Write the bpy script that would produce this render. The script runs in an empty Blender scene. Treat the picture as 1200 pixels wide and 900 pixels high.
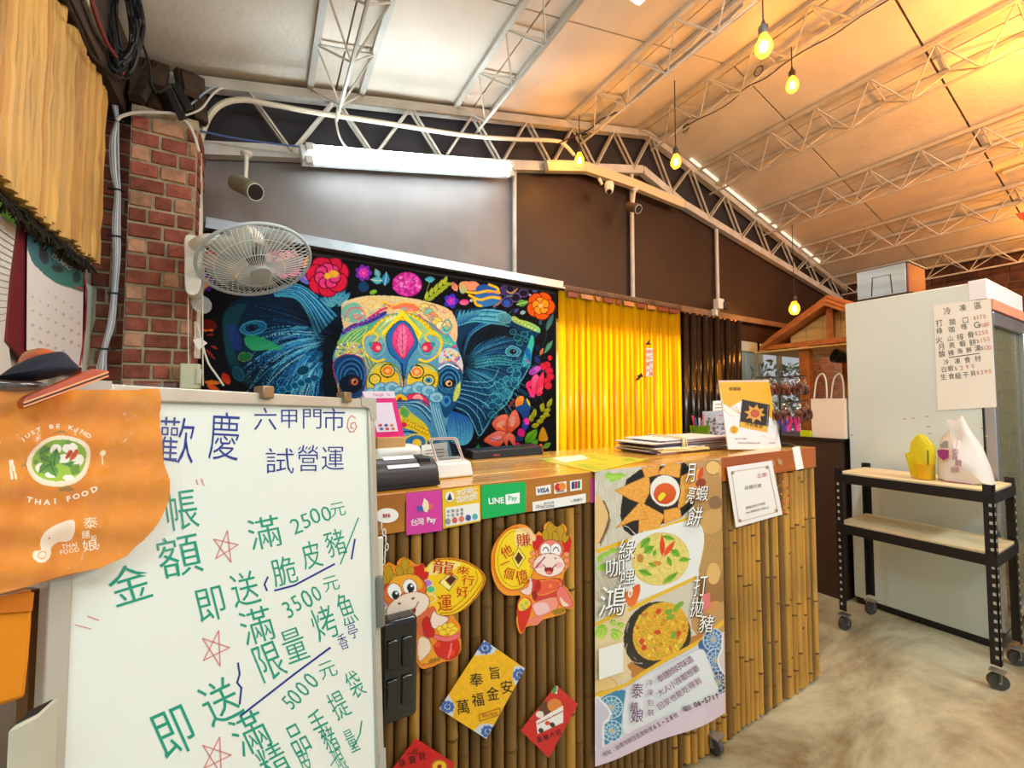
import bpy, math, random
import numpy as np
from mathutils import Vector, Matrix
random.seed(7)
SC = bpy.context.scene
COL = SC.collection
PI = math.pi

# ------------------------------------------------------------------ camera, world, big lights, exposure
F = 496.0                                   # focal length in pixels of the 1200 x 900 frame
YAW, PITCH = math.radians(30.5), math.radians(2.42)
CAM = np.array([0, 0, 1.3])
_h = np.array([math.sin(YAW), math.cos(YAW), 0]); RT = np.array([math.cos(YAW), -math.sin(YAW), 0]); ZZ = np.array([0, 0, 1.0])
FW = _h * math.cos(PITCH) + ZZ * math.sin(PITCH)
UP = -_h * math.sin(PITCH) + ZZ * math.cos(PITCH)
cam_data = bpy.data.cameras.new('camera')
cam_data.sensor_width = 36.0; cam_data.lens = 36.0 * F / 1200.0
cam_data.clip_start = 0.02; cam_data.clip_end = 100
cam = bpy.data.objects.new('camera', cam_data); COL.objects.link(cam)
cam.matrix_world = Matrix(((RT[0], UP[0], -FW[0], CAM[0]), (RT[1], UP[1], -FW[1], CAM[1]), (RT[2], UP[2], -FW[2], CAM[2]), (0, 0, 0, 1)))
SC.camera = cam
SC.view_settings.view_transform = 'Standard'
SC.view_settings.look = 'None'
SC.view_settings.exposure = 0.0
SC.view_settings.gamma = 1.0
SC.view_settings.use_curve_mapping = False
SC.cycles.max_bounces = 6
SC.cycles.transparent_max_bounces = 12
SC.cycles.caustics_reflective = False; SC.cycles.caustics_refractive = False
SC.cycles.sample_clamp_indirect = 4.0

w = bpy.data.worlds.new('sky'); SC.world = w; w.use_nodes = True
w.node_tree.nodes['Background'].inputs[0].default_value = (0.86, 0.95, 1.0, 1)
w.node_tree.nodes['Background'].inputs[1].default_value = 0.55

def area(name, loc, aim, size, size_y, watts, col):
    l = bpy.data.lights.new(name, 'AREA'); l.shape = 'RECTANGLE'; l.size = size; l.size_y = size_y
    l.energy = watts; l.color = col
    o = bpy.data.objects.new(name, l); COL.objects.link(o); o.location = loc
    o.rotation_euler = (Vector(aim) - Vector(loc)).to_track_quat('-Z', 'Y').to_euler()
    return o
area('tube_and_fill_light', (1.25, 0.55, 2.93), (1.25, 0.56, 0), 1.2, 0.15, 26, (0.86, 0.97, 1.0))
area('tube_and_fill_light', (-0.1, -1.1, 2.55), (0.2, 0.3, 0.6), 1.2, 0.3, 24, (0.84, 0.98, 1.0))  # fill light added behind the camera, out of view
area('tube_and_fill_light', (3.2, -1.6, 2.9), (3.2, 0.2, 0.4), 1.2, 0.3, 74, (0.84, 0.99, 1.0))  # second added fill out of view, tinted cool against the warm bulbs
area('back_room_light', (2.4, 3.6, 2.3), (2.4, 2.9, 0.9), 1.6, 0.8, 130, (1.0, 0.96, 0.78))

# ------------------------------------------------------------------ geometry of the view: pixel <-> plane
def ray(x, y): return FW + RT * (x - 600) / F + UP * (450 - y) / F
def proj(P):
    d = np.asarray(P, float) - CAM; z = d @ FW
    return np.stack([600 + F * (d @ RT) / z, 450 - F * (d @ UP) / z], -1)
def PL(ax, v, s=-1):                        # axis plane; s = side that faces the room
    i = 'xyz'.index(ax); n = np.zeros(3); n[i] = s; p = np.zeros(3); p[i] = v
    return (p, n)
def on(x, y, pl, off=0.0):
    r = ray(x, y); p, n = pl
    return CAM + r * (((p + n * off) - CAM) @ n) / (r @ n)

# ------------------------------------------------------------------ materials
def lin(c):
    c = np.asarray(c, float) / 255.0
    return np.where(c <= 0.04045, c / 12.92, ((c + 0.055) / 1.055) ** 2.4)
_M = {}
def mat(name, rgb=(200, 200, 200), rough=0.6, metal=0.0, noise=0.0, ns=8.0, stretch=(1, 1, 1), bump=0.0, bs=None,
        spec=0.5, coat=0.0, emit=None, es=0.0, alpha=1.0, trans=0.0, rnd=0.0, c2=None, translucent=0.0, attr=None):
    if name in _M: return _M[name]
    m = bpy.data.materials.new(name); m.use_nodes = True; nt = m.node_tree; N = nt.nodes; L = nt.links
    b = N['Principled BSDF']
    b.inputs['Roughness'].default_value = rough; b.inputs['Metallic'].default_value = metal
    b.inputs['Specular IOR Level'].default_value = spec; b.inputs['Coat Weight'].default_value = coat
    b.inputs['Coat Roughness'].default_value = 0.12
    b.inputs['Alpha'].default_value = alpha; b.inputs['Transmission Weight'].default_value = trans
    col = tuple(lin(rgb)) + (1,); b.inputs['Base Color'].default_value = col
    out = None
    if attr:
        a = N.new('ShaderNodeVertexColor'); a.layer_name = attr; out = a.outputs[0]
    tc = N.new('ShaderNodeTexCoord'); mp = N.new('ShaderNodeMapping'); mp.inputs['Scale'].default_value = stretch
    L.new(tc.outputs['Object'], mp.inputs[0])
    if noise > 0 or c2 is not None:
        nz = N.new('ShaderNodeTexNoise'); nz.inputs['Scale'].default_value = ns; nz.inputs['Detail'].default_value = 6
        L.new(mp.outputs[0], nz.inputs['Vector'])
        mx = N.new('ShaderNodeMix'); mx.data_type = 'RGBA'
        rp = N.new('ShaderNodeMapRange'); rp.inputs['From Min'].default_value = 0.32; rp.inputs['From Max'].default_value = 0.68
        L.new(nz.outputs['Fac'], rp.inputs['Value']); L.new(rp.outputs[0], mx.inputs['Factor'])
        a_ = tuple(np.clip(lin(rgb) * (1 - noise), 0, 1)) + (1,) if c2 is None else col
        b_ = tuple(np.clip(lin(rgb) * (1 + noise * 0.6), 0, 1)) + (1,) if c2 is None else tuple(lin(c2)) + (1,)
        mx.inputs['A'].default_value = a_; mx.inputs['B'].default_value = b_
        out = mx.outputs['Result']
    if rnd > 0:
        oi = N.new('ShaderNodeObjectInfo'); hs = N.new('ShaderNodeHueSaturation'); mr = N.new('ShaderNodeMapRange')
        mr.inputs['To Min'].default_value = 1 - rnd; mr.inputs['To Max'].default_value = 1 + rnd
        L.new(oi.outputs['Random'], mr.inputs['Value']); L.new(mr.outputs[0], hs.inputs['Value'])
        if out is not None: L.new(out, hs.inputs['Color'])
        else: hs.inputs['Color'].default_value = col
        out = hs.outputs[0]
    if out is not None: L.new(out, b.inputs['Base Color'])
    if bump > 0:
        bn = N.new('ShaderNodeTexNoise'); bn.inputs['Scale'].default_value = bs or ns * 3; bn.inputs['Detail'].default_value = 5
        L.new(mp.outputs[0], bn.inputs['Vector'])
        bp = N.new('ShaderNodeBump'); bp.inputs['Strength'].default_value = bump; bp.inputs['Distance'].default_value = 0.01
        L.new(bn.outputs['Fac'], bp.inputs['Height']); L.new(bp.outputs[0], b.inputs['Normal'])
    if emit is not None:
        b.inputs['Emission Color'].default_value = tuple(lin(emit)) + (1,); b.inputs['Emission Strength'].default_value = es
    if translucent > 0:
        tr = N.new('ShaderNodeBsdfTranslucent'); ms = N.new('ShaderNodeMixShader'); ms.inputs[0].default_value = translucent
        if out is not None: L.new(out, tr.inputs[0])
        else: tr.inputs[0].default_value = col
        L.new(b.outputs[0], ms.inputs[1]); L.new(tr.outputs[0], ms.inputs[2]); L.new(ms.outputs[0], N['Material Output'].inputs[0])
    _M[name] = m
    return m

# ------------------------------------------------------------------ objects
def wloc(o):
    v = Vector((0, 0, 0))
    while o is not None: v = v + o.location; o = o.parent
    return v
def props(o, label=None, cat=None, group=None, kind=None):
    if label: o['label'] = label
    if cat: o['category'] = cat
    if group: o['group'] = group
    if kind: o['kind'] = kind
    return o
def thing(name, label, cat, loc=(0, 0, 0), group=None):
    o = bpy.data.objects.new(name, None); COL.objects.link(o); o.location = [float(v) for v in loc]; o.empty_display_size = 0.05
    return props(o, label, cat, group)
def frame_of(d, up=(0, 0, 1)):
    d = np.asarray(d, float); d = d / np.linalg.norm(d); up = np.asarray(up, float)
    if abs(d @ up) > 0.98: up = np.array([1.0, 0, 0]) if abs(d[0]) < 0.9 else np.array([0, 1.0, 0])
    a = np.cross(up, d); a /= np.linalg.norm(a); return a, np.cross(d, a), d

class MB:
    def __init__(s): s.v = []; s.f = []; s.mi = []; s.cur = 0; s.mats = []
    def add(s, vs, fs):
        n = len(s.v); s.v += [tuple(float(c) for c in p) for p in vs]; s.f += [tuple(i + n for i in f) for f in fs]; s.mi += [s.cur] * len(fs); return s
    def box(s, lo, hi):
        x0, y0, z0 = lo; x1, y1, z1 = hi
        return s.add([(x0,y0,z0),(x1,y0,z0),(x1,y1,z0),(x0,y1,z0),(x0,y0,z1),(x1,y0,z1),(x1,y1,z1),(x0,y1,z1)],
                     [(0,3,2,1),(4,5,6,7),(0,1,5,4),(1,2,6,5),(2,3,7,6),(3,0,4,7)])
    def hexa(s, P):                          # 8 points, bottom loop then top loop
        return s.add(P, [(0,3,2,1),(4,5,6,7),(0,1,5,4),(1,2,6,5),(2,3,7,6),(3,0,4,7)])
    def obox(s, c, ax, ay, az):              # oriented box: centre and three half vectors
        c, ax, ay, az = [np.asarray(q, float) for q in (c, ax, ay, az)]
        return s.hexa([c-ax-ay-az, c+ax-ay-az, c+ax+ay-az, c-ax+ay-az, c-ax-ay+az, c+ax-ay+az, c+ax+ay+az, c-ax+ay+az])
    def bar(s, p, q, wd, ht, up=(0, 0, 1)):
        p = np.asarray(p, float); q = np.asarray(q, float); a, b, d = frame_of(q - p, up)
        return s.obox((p + q) / 2, a * wd / 2, b * ht / 2, (q - p) / 2)
    def quad(s, *P): return s.add(P, [tuple(range(len(P)))])
    def slab(s, P, n, t):                    # polygon P extruded along -n by t
        P = [np.asarray(p, float) for p in P]; n = np.asarray(n, float); k = len(P)
        return s.add(P + [p - n * t for p in P], [tuple(range(k)), tuple(range(2*k-1, k-1, -1))] + [(i, i+k, (i+1) % k + k, (i+1) % k) for i in range(k)])
    def tube(s, pts, r, n=8, cap=True, closed=False):
        pts = [np.asarray(p, float) for p in pts]; m = len(pts); vs = []; a = None
        rs = r if hasattr(r, '__len__') else [r] * m
        for i, p in enumerate(pts):
            d = (pts[(i+1) % m] - pts[i-1]) if closed else (pts[min(i+1, m-1)] - pts[max(i-1, 0)])
            d = d / (np.linalg.norm(d) + 1e-12)
            if a is None: a, b, _ = frame_of(d)
            else:
                a = a - d * (a @ d); a /= (np.linalg.norm(a) + 1e-12); b = np.cross(d, a)
            for k in range(n):
                t = 2 * PI * k / n; vs.append(p + (a * math.cos(t) + b * math.sin(t)) * rs[i])
        fs = []
        for i in range(m if closed else m - 1):
            j = (i + 1) % m
            for k in range(n): fs.append((i*n+k, i*n+(k+1) % n, j*n+(k+1) % n, j*n+k))
        if cap and not closed: fs += [tuple(range(n-1, -1, -1)), tuple(range((m-1)*n, m*n))]
        return s.add(vs, fs)
    def lathe(s, c, prof, n=20, axis=(0, 0, 1)):   # profile of (radius, height) round an axis
        a, b, d = frame_of(axis); c = np.asarray(c, float); vs = []; m = len(prof)
        for r, h in prof:
            for k in range(n):
                t = 2 * PI * k / n; vs.append(c + d * h + (a * math.cos(t) + b * math.sin(t)) * max(r, 1e-5))
        fs = [(i*n+k, i*n+(k+1) % n, (i+1)*n+(k+1) % n, (i+1)*n+k) for i in range(m-1) for k in range(n)]
        fs += [tuple(range(n-1, -1, -1)), tuple(range((m-1)*n, m*n))]
        return s.add(vs, fs)
    def blob(s, c, ax, n=10, m=6, jit=0.0):
        c = np.asarray(c, float); vs = []
        for i in range(m + 1):
            th = PI * i / m
            for k in range(n):
                t = 2 * PI * k / n; j = 1 + random.uniform(-jit, jit)
                vs.append(c + np.array([ax[0]*math.sin(th)*math.cos(t), ax[1]*math.sin(th)*math.sin(t), ax[2]*math.cos(th)]) * j)
        return s.add(vs, [(i*n+k, (i+1)*n+k, (i+1)*n+(k+1) % n, i*n+(k+1) % n) for i in range(m) for k in range(n)])
    def mesh(s, name, m, org=(0, 0, 0), smooth=True):
        me = bpy.data.meshes.new(name); o = Vector(org)
        me.from_pydata([Vector(v) - o for v in s.v], [], s.f); me.update()
        for q in (m if isinstance(m, (list, tuple)) else [m]): me.materials.append(q)
        if any(s.mi): me.polygons.foreach_set('material_index', s.mi)
        if smooth: me.shade_smooth(); me.set_sharp_from_angle(angle=math.radians(38))
        return me
    def build(s, name, m, parent=None, bevel=0.0, smooth=True, seg=2, **kw):
        if parent is not None: org = wloc(parent)
        else:
            A = np.array(s.v); org = Vector(((A[:, 0].min()+A[:, 0].max())/2, (A[:, 1].min()+A[:, 1].max())/2, A[:, 2].min()))
        o = bpy.data.objects.new(name, s.mesh(name, m, org, smooth)); COL.objects.link(o)
        if parent is not None: o.parent = parent
        else: o.location = org
        if bevel > 0:
            b = o.modifiers.new('bevel', 'BEVEL'); b.width = bevel; b.segments = seg; b.limit_method = 'ANGLE'; b.angle_limit = math.radians(40)
        return props(o, **kw)
def share(name, me, parent, loc, scale=None, rot=None, **kw):  # another object on shared mesh data, world location
    o = bpy.data.objects.new(name, me); COL.objects.link(o); o.location = Vector([float(v) for v in loc])
    if parent is not None: o.parent = parent; o.location = o.location - wloc(parent)
    if scale: o.scale = scale
    if rot: o.rotation_euler = rot
    return props(o, **kw)
def catmull(P, n=6, closed=False):
    P = [np.asarray(p, float) for p in P]; m = len(P); out = []
    for i in range(m if closed else m - 1):
        g = (lambda k: P[k % m]) if closed else (lambda k: P[min(max(k, 0), m-1)])
        a, b, c, d = g(i-1), g(i), g(i+1), g(i+2)
        for k in range(n):
            t = k / n; out.append(0.5*((2*b) + (c-a)*t + (2*a-5*b+4*c-d)*t*t + (3*b-a-3*c+d)*t**3))
    if not closed: out.append(P[-1])
    return out

# ------------------------------------------------------------------ lettering: glyph outlines laid on a plane
# an item is (text, x, y, h, angle, widening, slant): centred at photo pixel x, y and h pixels high
_G = {}
def glyph(ch, off=0.0):
    if (ch, off) in _G: return _G[(ch, off)]
    c = bpy.data.curves.new('t', 'FONT'); c.body = ch; c.size = 1.0; c.resolution_u = 2; c.offset = off; c.fill_mode = 'FRONT'
    o = bpy.data.objects.new('t', c); me = bpy.data.meshes.new_from_object(o)
    V = np.array([v.co[:2] for v in me.vertices]).reshape(-1, 2); Fc = [tuple(p.vertices) for p in me.polygons]
    bpy.data.meshes.remove(me); bpy.data.objects.remove(o); bpy.data.curves.remove(c)
    _G[(ch, off)] = (V, Fc); return _G[(ch, off)]
def letters(items, pl, off, m, parent, name='lettering', bold=0.0, **kw):
    big = [it for it in items if it[3] >= 12]
    if len(big) > 1 or (big and len(items) > 1):     # large characters are parts of their own
        for it in big: letters([it], pl, off, m, parent, name, bold, **kw)
        items = [it for it in items if it[3] < 12]
        if not items: return None
    if len(items) > 1: kw['kind'] = 'stuff'
    mb = MB()
    for it in items:
        tx, x, y, h = it[:4]; ang = math.radians(it[4] if len(it) > 4 else 0); sx = it[5] if len(it) > 5 else 1; sl = it[6] if len(it) > 6 else 0
        bd = min(bold, 0.0) if ord(tx[0]) > 0x2E80 else bold
        V, Fc = glyph(tx, bd)
        if not len(V): continue
        mn, mx = V.min(0), V.max(0); c = (mn + mx) / 2
        hh = (mx[1] - mn[1]) if len(tx) > 1 else max(mx[1] - mn[1], 0.55)
        if ord(tx[0]) > 0x2E80: hh = 0.88
        q = (V - c) / hh * h; q[:, 0] = q[:, 0] * sx + q[:, 1] * sl
        X = x + q[:, 0] * math.cos(ang) - q[:, 1] * math.sin(ang); Y = y - (q[:, 0] * math.sin(ang) + q[:, 1] * math.cos(ang))
        mb.add([on(a, b, pl, off) for a, b in zip(X, Y)], Fc)
    return mb.build(name, m, parent, smooth=False, **kw)
def run(s, x0, y0, x1, y1, h, sx=1, slant=0, jit=0.0):   # characters spaced evenly from one pixel to the other
    n = len(s); r = []
    ang = 0 if abs(x1 - x0) < abs(y1 - y0) * 0.7 else math.degrees(math.atan2(-(y1 - y0), x1 - x0))
    for i, ch in enumerate(s):
        t = i / max(n - 1, 1); r.append((ch, x0+(x1-x0)*t+random.uniform(-jit, jit)*h*.08, y0+(y1-y0)*t+random.uniform(-jit, jit)*h*.08, h*(1+random.uniform(-jit, jit)*.1), ang, sx, slant))
    return r
def strokes(lines, pl, off, m, parent, name='pen_stroke', **kw):   # lines: (points in photo pixels, width in pixels)
    if len(lines) > 1 and parent.get('category') == 'whiteboard':
        for l_ in lines: strokes([l_], pl, off, m, parent, name, **kw)
        return None
    mb = MB()
    for pts, wd in lines:
        P = np.array(pts, float)
        for i in range(len(P) - 1):
            d = P[i+1] - P[i]; L = np.hypot(*d) + 1e-9; n = np.array([-d[1], d[0]]) / L * wd / 2; e = d / L * wd * 0.25
            mb.quad(*[on(q[0], q[1], pl, off) for q in (P[i]-n-e, P[i+1]-n+e, P[i+1]+n+e, P[i]+n-e)])
    return mb.build(name, m, parent, smooth=False, **kw)
def patch(pts, pl, off, m, parent, name, t=0.0, **kw):             # flat polygon given in photo pixels, on the plane
    P = [on(x, y, pl, off) for x, y in pts]; mb = MB()
    if t: mb.slab(P, pl[1], t)
    else: mb.quad(*P)
    return mb.build(name, m, parent, smooth=False, **kw)
def ellpts(cx, cy, rx, ry, a=0, n=24):
    a = math.radians(a)
    return [(cx + rx*math.cos(t)*math.cos(a) + ry*math.sin(t)*math.sin(a), cy - rx*math.cos(t)*math.sin(a) + ry*math.sin(t)*math.cos(a)) for t in [2*PI*k/n for k in range(n)]]

# ------------------------------------------------------------------ prints: colour painted on a fine grid that lies on the real surface
class Print:
    def __init__(s, corners, pl, nx, ny, bulge=None, off=0.0):
        c = [on(x, y, pl, off) for x, y in corners] if len(corners[0]) == 2 else [np.asarray(q, float) for q in corners]
        u, v = np.meshgrid(np.linspace(0, 1, nx), np.linspace(0, 1, ny)); u = u.ravel()[:, None]; v = v.ravel()[:, None]
        s.W = (c[0]*(1-u)+c[1]*u)*(1-v) + (c[3]*(1-u)+c[2]*u)*v; s.u = u[:, 0]; s.v = v[:, 0]
        q = proj(s.W); s.x = q[:, 0]; s.y = q[:, 1]; s.nx, s.ny = nx, ny
        if bulge is not None: s.W = s.W + pl[1] * bulge(s.u, s.v)[:, None]
        s.C = np.ones((nx*ny, 3)); s.x0 = s.y0 = 0.0; s.k = 1.0; s.clip = None
    def at(s, x0=0, y0=0, k=1.0): s.x0, s.y0, s.k = x0, y0, k; return s
    def T(s, pts): return np.array([(s.x0 + p[0]/s.k, s.y0 + p[1]/s.k) for p in pts], float)
    def fill(s, c): s.C[:] = lin(c)
    def inside(s, P, idx):
        x, y = s.x[idx], s.y[idx]; r = np.zeros(len(idx), bool); n = len(P)
        for i in range(n):
            (xa, ya), (xb, yb) = P[i], P[(i+1) % n]
            if ya == yb: continue
            r ^= ((ya > y) != (yb > y)) & (x < (xb-xa)*(y-ya)/(yb-ya)+xa)
        return r
    def bb(s, P, m=0): return np.nonzero((s.x >= P[:, 0].min()-m) & (s.x <= P[:, 0].max()+m) & (s.y >= P[:, 1].min()-m) & (s.y <= P[:, 1].max()+m))[0]
    def mix(s, idx, c, a=1.0):
        if c is None: return
        s.C[idx] = s.C[idx]*(1-a) + lin(c)*a
    def poly(s, pts, c, smooth=False, a=1.0, c2=None, edge=None, ew=1.0):
        P = s.T(pts)
        if smooth: P = np.array(catmull(P, 6, True))
        idx = s.bb(P); idx = idx[s.inside(P, idx)]
        if c2 is not None and len(idx):       # colour runs from c (top) to c2 (bottom)
            t = ((s.y[idx]-P[:, 1].min())/(np.ptp(P[:, 1])+1e-6))[:, None]; s.C[idx] = s.C[idx]*(1-a) + (lin(c)*(1-t)+lin(c2)*t)*a
        else: s.mix(idx, c, a)
        if edge is not None: s._line(np.vstack([P, P[:1]]), edge, ew/s.k)
        return idx
    def ell(s, cx, cy, rx, ry, c, ang=0, edge=None, ew=1.0, a=1.0, c2=None):
        return s.poly(ellpts(cx, cy, rx, ry, ang, 28), c, edge=edge, ew=ew, a=a, c2=c2)
    def _line(s, P, c, wd, a=1.0, taper=False):
        n = len(P)-1
        for i in range(n):
            w_ = wd*(1-0.8*i/n) if taper else wd
            Q = P[i:i+2]; idx = s.bb(Q, w_/2)
            if not len(idx): continue
            d = Q[1]-Q[0]; L = d@d+1e-9; t = np.clip(((s.x[idx]-Q[0, 0])*d[0]+(s.y[idx]-Q[0, 1])*d[1])/L, 0, 1)
            D = np.hypot(s.x[idx]-Q[0, 0]-t*d[0], s.y[idx]-Q[0, 1]-t*d[1]); s.mix(idx[D <= w_/2], c, a)
    def line(s, pts, c, wd, smooth=True, a=1.0, taper=False):
        P = s.T(pts)
        if smooth and len(P) > 2: P = np.array(catmull(P, 5))
        s._line(P, c, wd/s.k, a, taper)
    def speck(s, idx, c, amt, rng, n=None):   # scattered spots of another colour inside idx
        if len(idx) == 0: return
        k = rng.random(len(idx)) < amt; s.mix(idx[k], c, 0.7)
    def noise(s, idx, amt, fx=0.5, fy=0.5, seed=0):
        g = np.random.default_rng(seed); nx_, ny_ = 64, 64; R = g.random((nx_, ny_))
        X = (s.x[idx]*fx) % nx_; Y = (s.y[idx]*fy) % ny_; i = X.astype(int); j = Y.astype(int); a = X-i; b = Y-j
        v = (R[i % nx_, j % ny_]*(1-a)*(1-b)+R[(i+1) % nx_, j % ny_]*a*(1-b)+R[i % nx_, (j+1) % ny_]*(1-a)*b+R[(i+1) % nx_, (j+1) % ny_]*a*b)
        s.C[idx] = np.clip(s.C[idx]*(1+(v[:, None]-0.5)*2*amt), 0, 1)
    def deepen(s, cx, cy, rx, ry, amt, ang=0):    # ink gets denser towards a centre
        X, Y = s.T([(cx, cy)])[0]; rx /= s.k; ry /= s.k; a = math.radians(ang); dx = s.x - X; dy = s.y - Y
        q = ((dx*math.cos(a) - dy*math.sin(a))/rx)**2 + ((dx*math.sin(a) + dy*math.cos(a))/ry)**2
        s.C *= (1 - amt*np.exp(-q*1.4))[:, None]
    def leaf(s, x0, y0, x1, y1, wd, c, c2=None, vein=None, edge=None):
        p = np.array([x0, y0], float); q = np.array([x1, y1], float); d = q-p; n = np.array([-d[1], d[0]])/(np.hypot(*d)+1e-9)*wd/2
        P = [p, p+d*.25+n*.8, p+d*.5+n, p+d*.8+n*.55, q, p+d*.8-n*.55, p+d*.5-n, p+d*.25-n*.8]
        s.poly(P, c, c2=c2, edge=edge, ew=max(wd*.06, 1))
        if vein: s.line([p, q], vein, max(wd*.08, 1), False)
    def flower(s, cx, cy, r, n, c, c2, cc, edge=None, rot=0.0, k=0.42):
        for ring, (rr, cl) in enumerate(((1.0, c), (0.62, c2))):
            for i in range(n):
                t = rot+2*PI*(i+0.5*ring)/n
                s.ell(cx+math.cos(t)*r*rr*.6, cy-math.sin(t)*r*rr*.6, r*rr*.46, r*rr*k, cl, math.degrees(t), edge=edge, ew=r*.06)
        s.ell(cx, cy, r*.16, r*.16, cc)
    def build(s, name, m, parent, **kw):
        nx, ny = s.nx, s.ny; i, j = np.meshgrid(np.arange(nx-1), np.arange(ny-1)); a = (j*nx+i).ravel()
        Fq = np.stack([a, a+nx, a+nx+1, a+1], 1)
        if s.clip is not None:
            P = s.T(s.clip) if s.clip is not None else None
            P = np.array(catmull(P, 6, True)) if kw.pop('smooth_clip', True) else P
            ins = s.inside(P, np.arange(nx*ny)); Fq = Fq[ins[Fq].sum(1) >= 2]
            us = np.unique(Fq); mp = np.full(nx*ny, -1); mp[us] = np.arange(len(us)); Fq = mp[Fq]; W = s.W[us]; C = s.C[us]
        else: W, C = s.W, s.C; kw.pop('smooth_clip', None)
        org = np.array(wloc(parent)) if parent is not None else (W.min(0)+W.max(0))/2
        me = bpy.data.meshes.new(name); me.vertices.add(len(W)); me.vertices.foreach_set('co', (W-org).ravel())
        me.loops.add(Fq.size); me.loops.foreach_set('vertex_index', Fq.ravel().astype(np.int32))
        me.polygons.add(len(Fq)); me.polygons.foreach_set('loop_start', np.arange(0, Fq.size, 4, dtype=np.int32))
        me.polygons.foreach_set('loop_total', np.full(len(Fq), 4, dtype=np.int32)); me.update(calc_edges=True); me.validate()
        ca = me.color_attributes.new('print', 'FLOAT_COLOR', 'POINT'); ca.data.foreach_set('color', np.hstack([C, np.ones((len(C), 1))]).ravel())
        me.materials.append(m); me.shade_smooth()
        o = bpy.data.objects.new(name, me); COL.objects.link(o)
        if parent is not None: o.parent = parent
        else: o.location = org
        return props(o, **kw)
# ------------------------------------------------------------------ structure
YF = 1.0164                                # front of the counter
YB = 2.40                                  # back wall
def zc(x): return 3.53 - (0.246 * (2.66 - x) if x < 2.66 else 0.235 * (x - 2.66))
M_conc = mat('concrete', (206, 203, 172), 0.5, ns=1.1, c2=(98, 78, 38), stretch=(1.0, 2.2, 1), bump=0.25, bs=14)
nt = M_conc.node_tree; nzz = [n for n in nt.nodes if n.type == 'TEX_NOISE'][0]; nzz.inputs['Detail'].default_value = 9; nzz.inputs['Roughness'].default_value = 0.68; nzz.inputs['Distortion'].default_value = 0.45
M_tarp = mat('tarp', (50, 34, 26), 0.5, noise=0.3, ns=1.5, bump=0.9, bs=1.6, spec=0.35)
M_ceil = mat('foam_board', (216, 206, 190), 0.85, noise=0.10, ns=3, bump=0.25, bs=40)
M_white = mat('white_paint', (214, 212, 206), 0.45, noise=0.12, ns=6)
M_steel = mat('painted_steel', (196, 194, 188), 0.45, noise=0.18, ns=9)
M_plas = mat('plaster', (190, 184, 170), 0.8, noise=0.12, ns=4)
M_dark = mat('dark_gap', (26, 20, 17), 0.8)
M_black = mat('black_plastic', (22, 22, 24), 0.35)
M_dwood = mat('dark_timber', (62, 46, 34), 0.8, noise=0.4, ns=6, stretch=(1, 1, 6))
M_mortar = mat('mortar', (172, 156, 128), 0.95, noise=0.35, ns=22, bump=0.5, bs=60)
M_brick = mat('brick_red', (146, 80, 62), 0.9, noise=0.35, ns=25, bump=0.5, bs=70, rnd=0.35)
M_brick2 = mat('brick_pale', (196, 146, 114), 0.9, noise=0.3, ns=25, bump=0.4, bs=70, rnd=0.2)
M_wpl = mat('white_plastic', (224, 222, 214), 0.35)

MB().box((-2.5, -3.2, -0.1), (7.5, 4.6, 0)).build('floor', M_conc, kind='structure')
# ceiling boards
ceil = thing('ceiling', None, None, (2.66, 0, 3.53)); ceil['kind'] = 'structure'
XS = [-0.75, 0.30, 1.10, 1.93, 2.66, 3.42, 4.27, 5.10, 5.90, 6.5]
YS = [2.44, 1.60, 0.843, 0.08, -0.68, -1.44, -2.2, -3.0]
for i in range(len(XS) - 1):
    for j in range(len(YS) - 1):
        g = 0.004 if j != 1 and j != 2 else 0.006; x0, x1, y0, y1 = XS[i] + g, XS[i+1] - g, YS[j+1] + g, YS[j] - g
        dz = random.uniform(0, 0.003)
        MB().hexa([(x0, y0, zc(x0)+dz), (x1, y0, zc(x1)+dz), (x1, y1, zc(x1)+dz), (x0, y1, zc(x0)+dz), (x0, y0, zc(x0)+.03), (x1, y0, zc(x1)+.03), (x1, y1, zc(x1)+.03), (x0, y1, zc(x0)+.03)]).build('ceiling_panel', M_ceil, ceil, smooth=False)
mb = MB()
for xa, xb in ((-0.9, 2.66), (2.66, 6.7)):
    mb.hexa([(xa, -3, zc(xa)+.031), (xb, -3, zc(xb)+.031), (xb, 2.6, zc(xb)+.031), (xa, 2.6, zc(xa)+.031), (xa, -3, zc(xa)+.09), (xb, -3, zc(xb)+.09), (xb, 2.6, zc(xb)+.09), (xa, 2.6, zc(xa)+.09)])
mb.build('ceiling_backing', mat('sheet_metal', (110, 80, 60), 0.6), ceil, smooth=False)

# left wall with plaster
wl = MB().box((-0.72, -2.6, 0), (-0.6, 2.45, 2.85)).build('wall_left', M_plas, kind='structure')
# back wall: tarp above, solid behind the tapestry
mb = MB()
xs = [-0.6, 2.66, 6.3]
top = [(x, YB, zc(x) + 0.03) for x in xs]
mb.slab([(-0.6, YB, 0), (1.77, YB, 0), (1.77, YB, 1.89), (3.04, YB, 1.89), (3.04, YB, 0), (3.93, YB, 0), (3.93, YB, 1.90), (6.3, YB, 1.90)] + top[::-1], (0, -1, 0), 0.10)
wb = mb.build('wall_back', M_tarp, kind='structure', smooth=False)
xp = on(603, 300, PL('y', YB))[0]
MB().slab([(-.26, YB - .003, 2.1), (xp, YB - .003, 2.1), (xp, YB - .003, zc(xp) - .2), (-.26, YB - .003, zc(-.26) - .2)], (0, -1, 0), .002).build('wall_back', mat('tarp_lamp_lit', (128, 120, 116), .58, noise=.35, ns=1.6, bump=1.0, bs=1.7, spec=.6), kind='structure', smooth=False)  # paler copy of the tarp, with the lamp's glow put into its colour
MB().box((3.93, YB, 0), (6.3, YB + .1, 0.92)).build('wall_back', M_plas, kind='structure')
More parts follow.
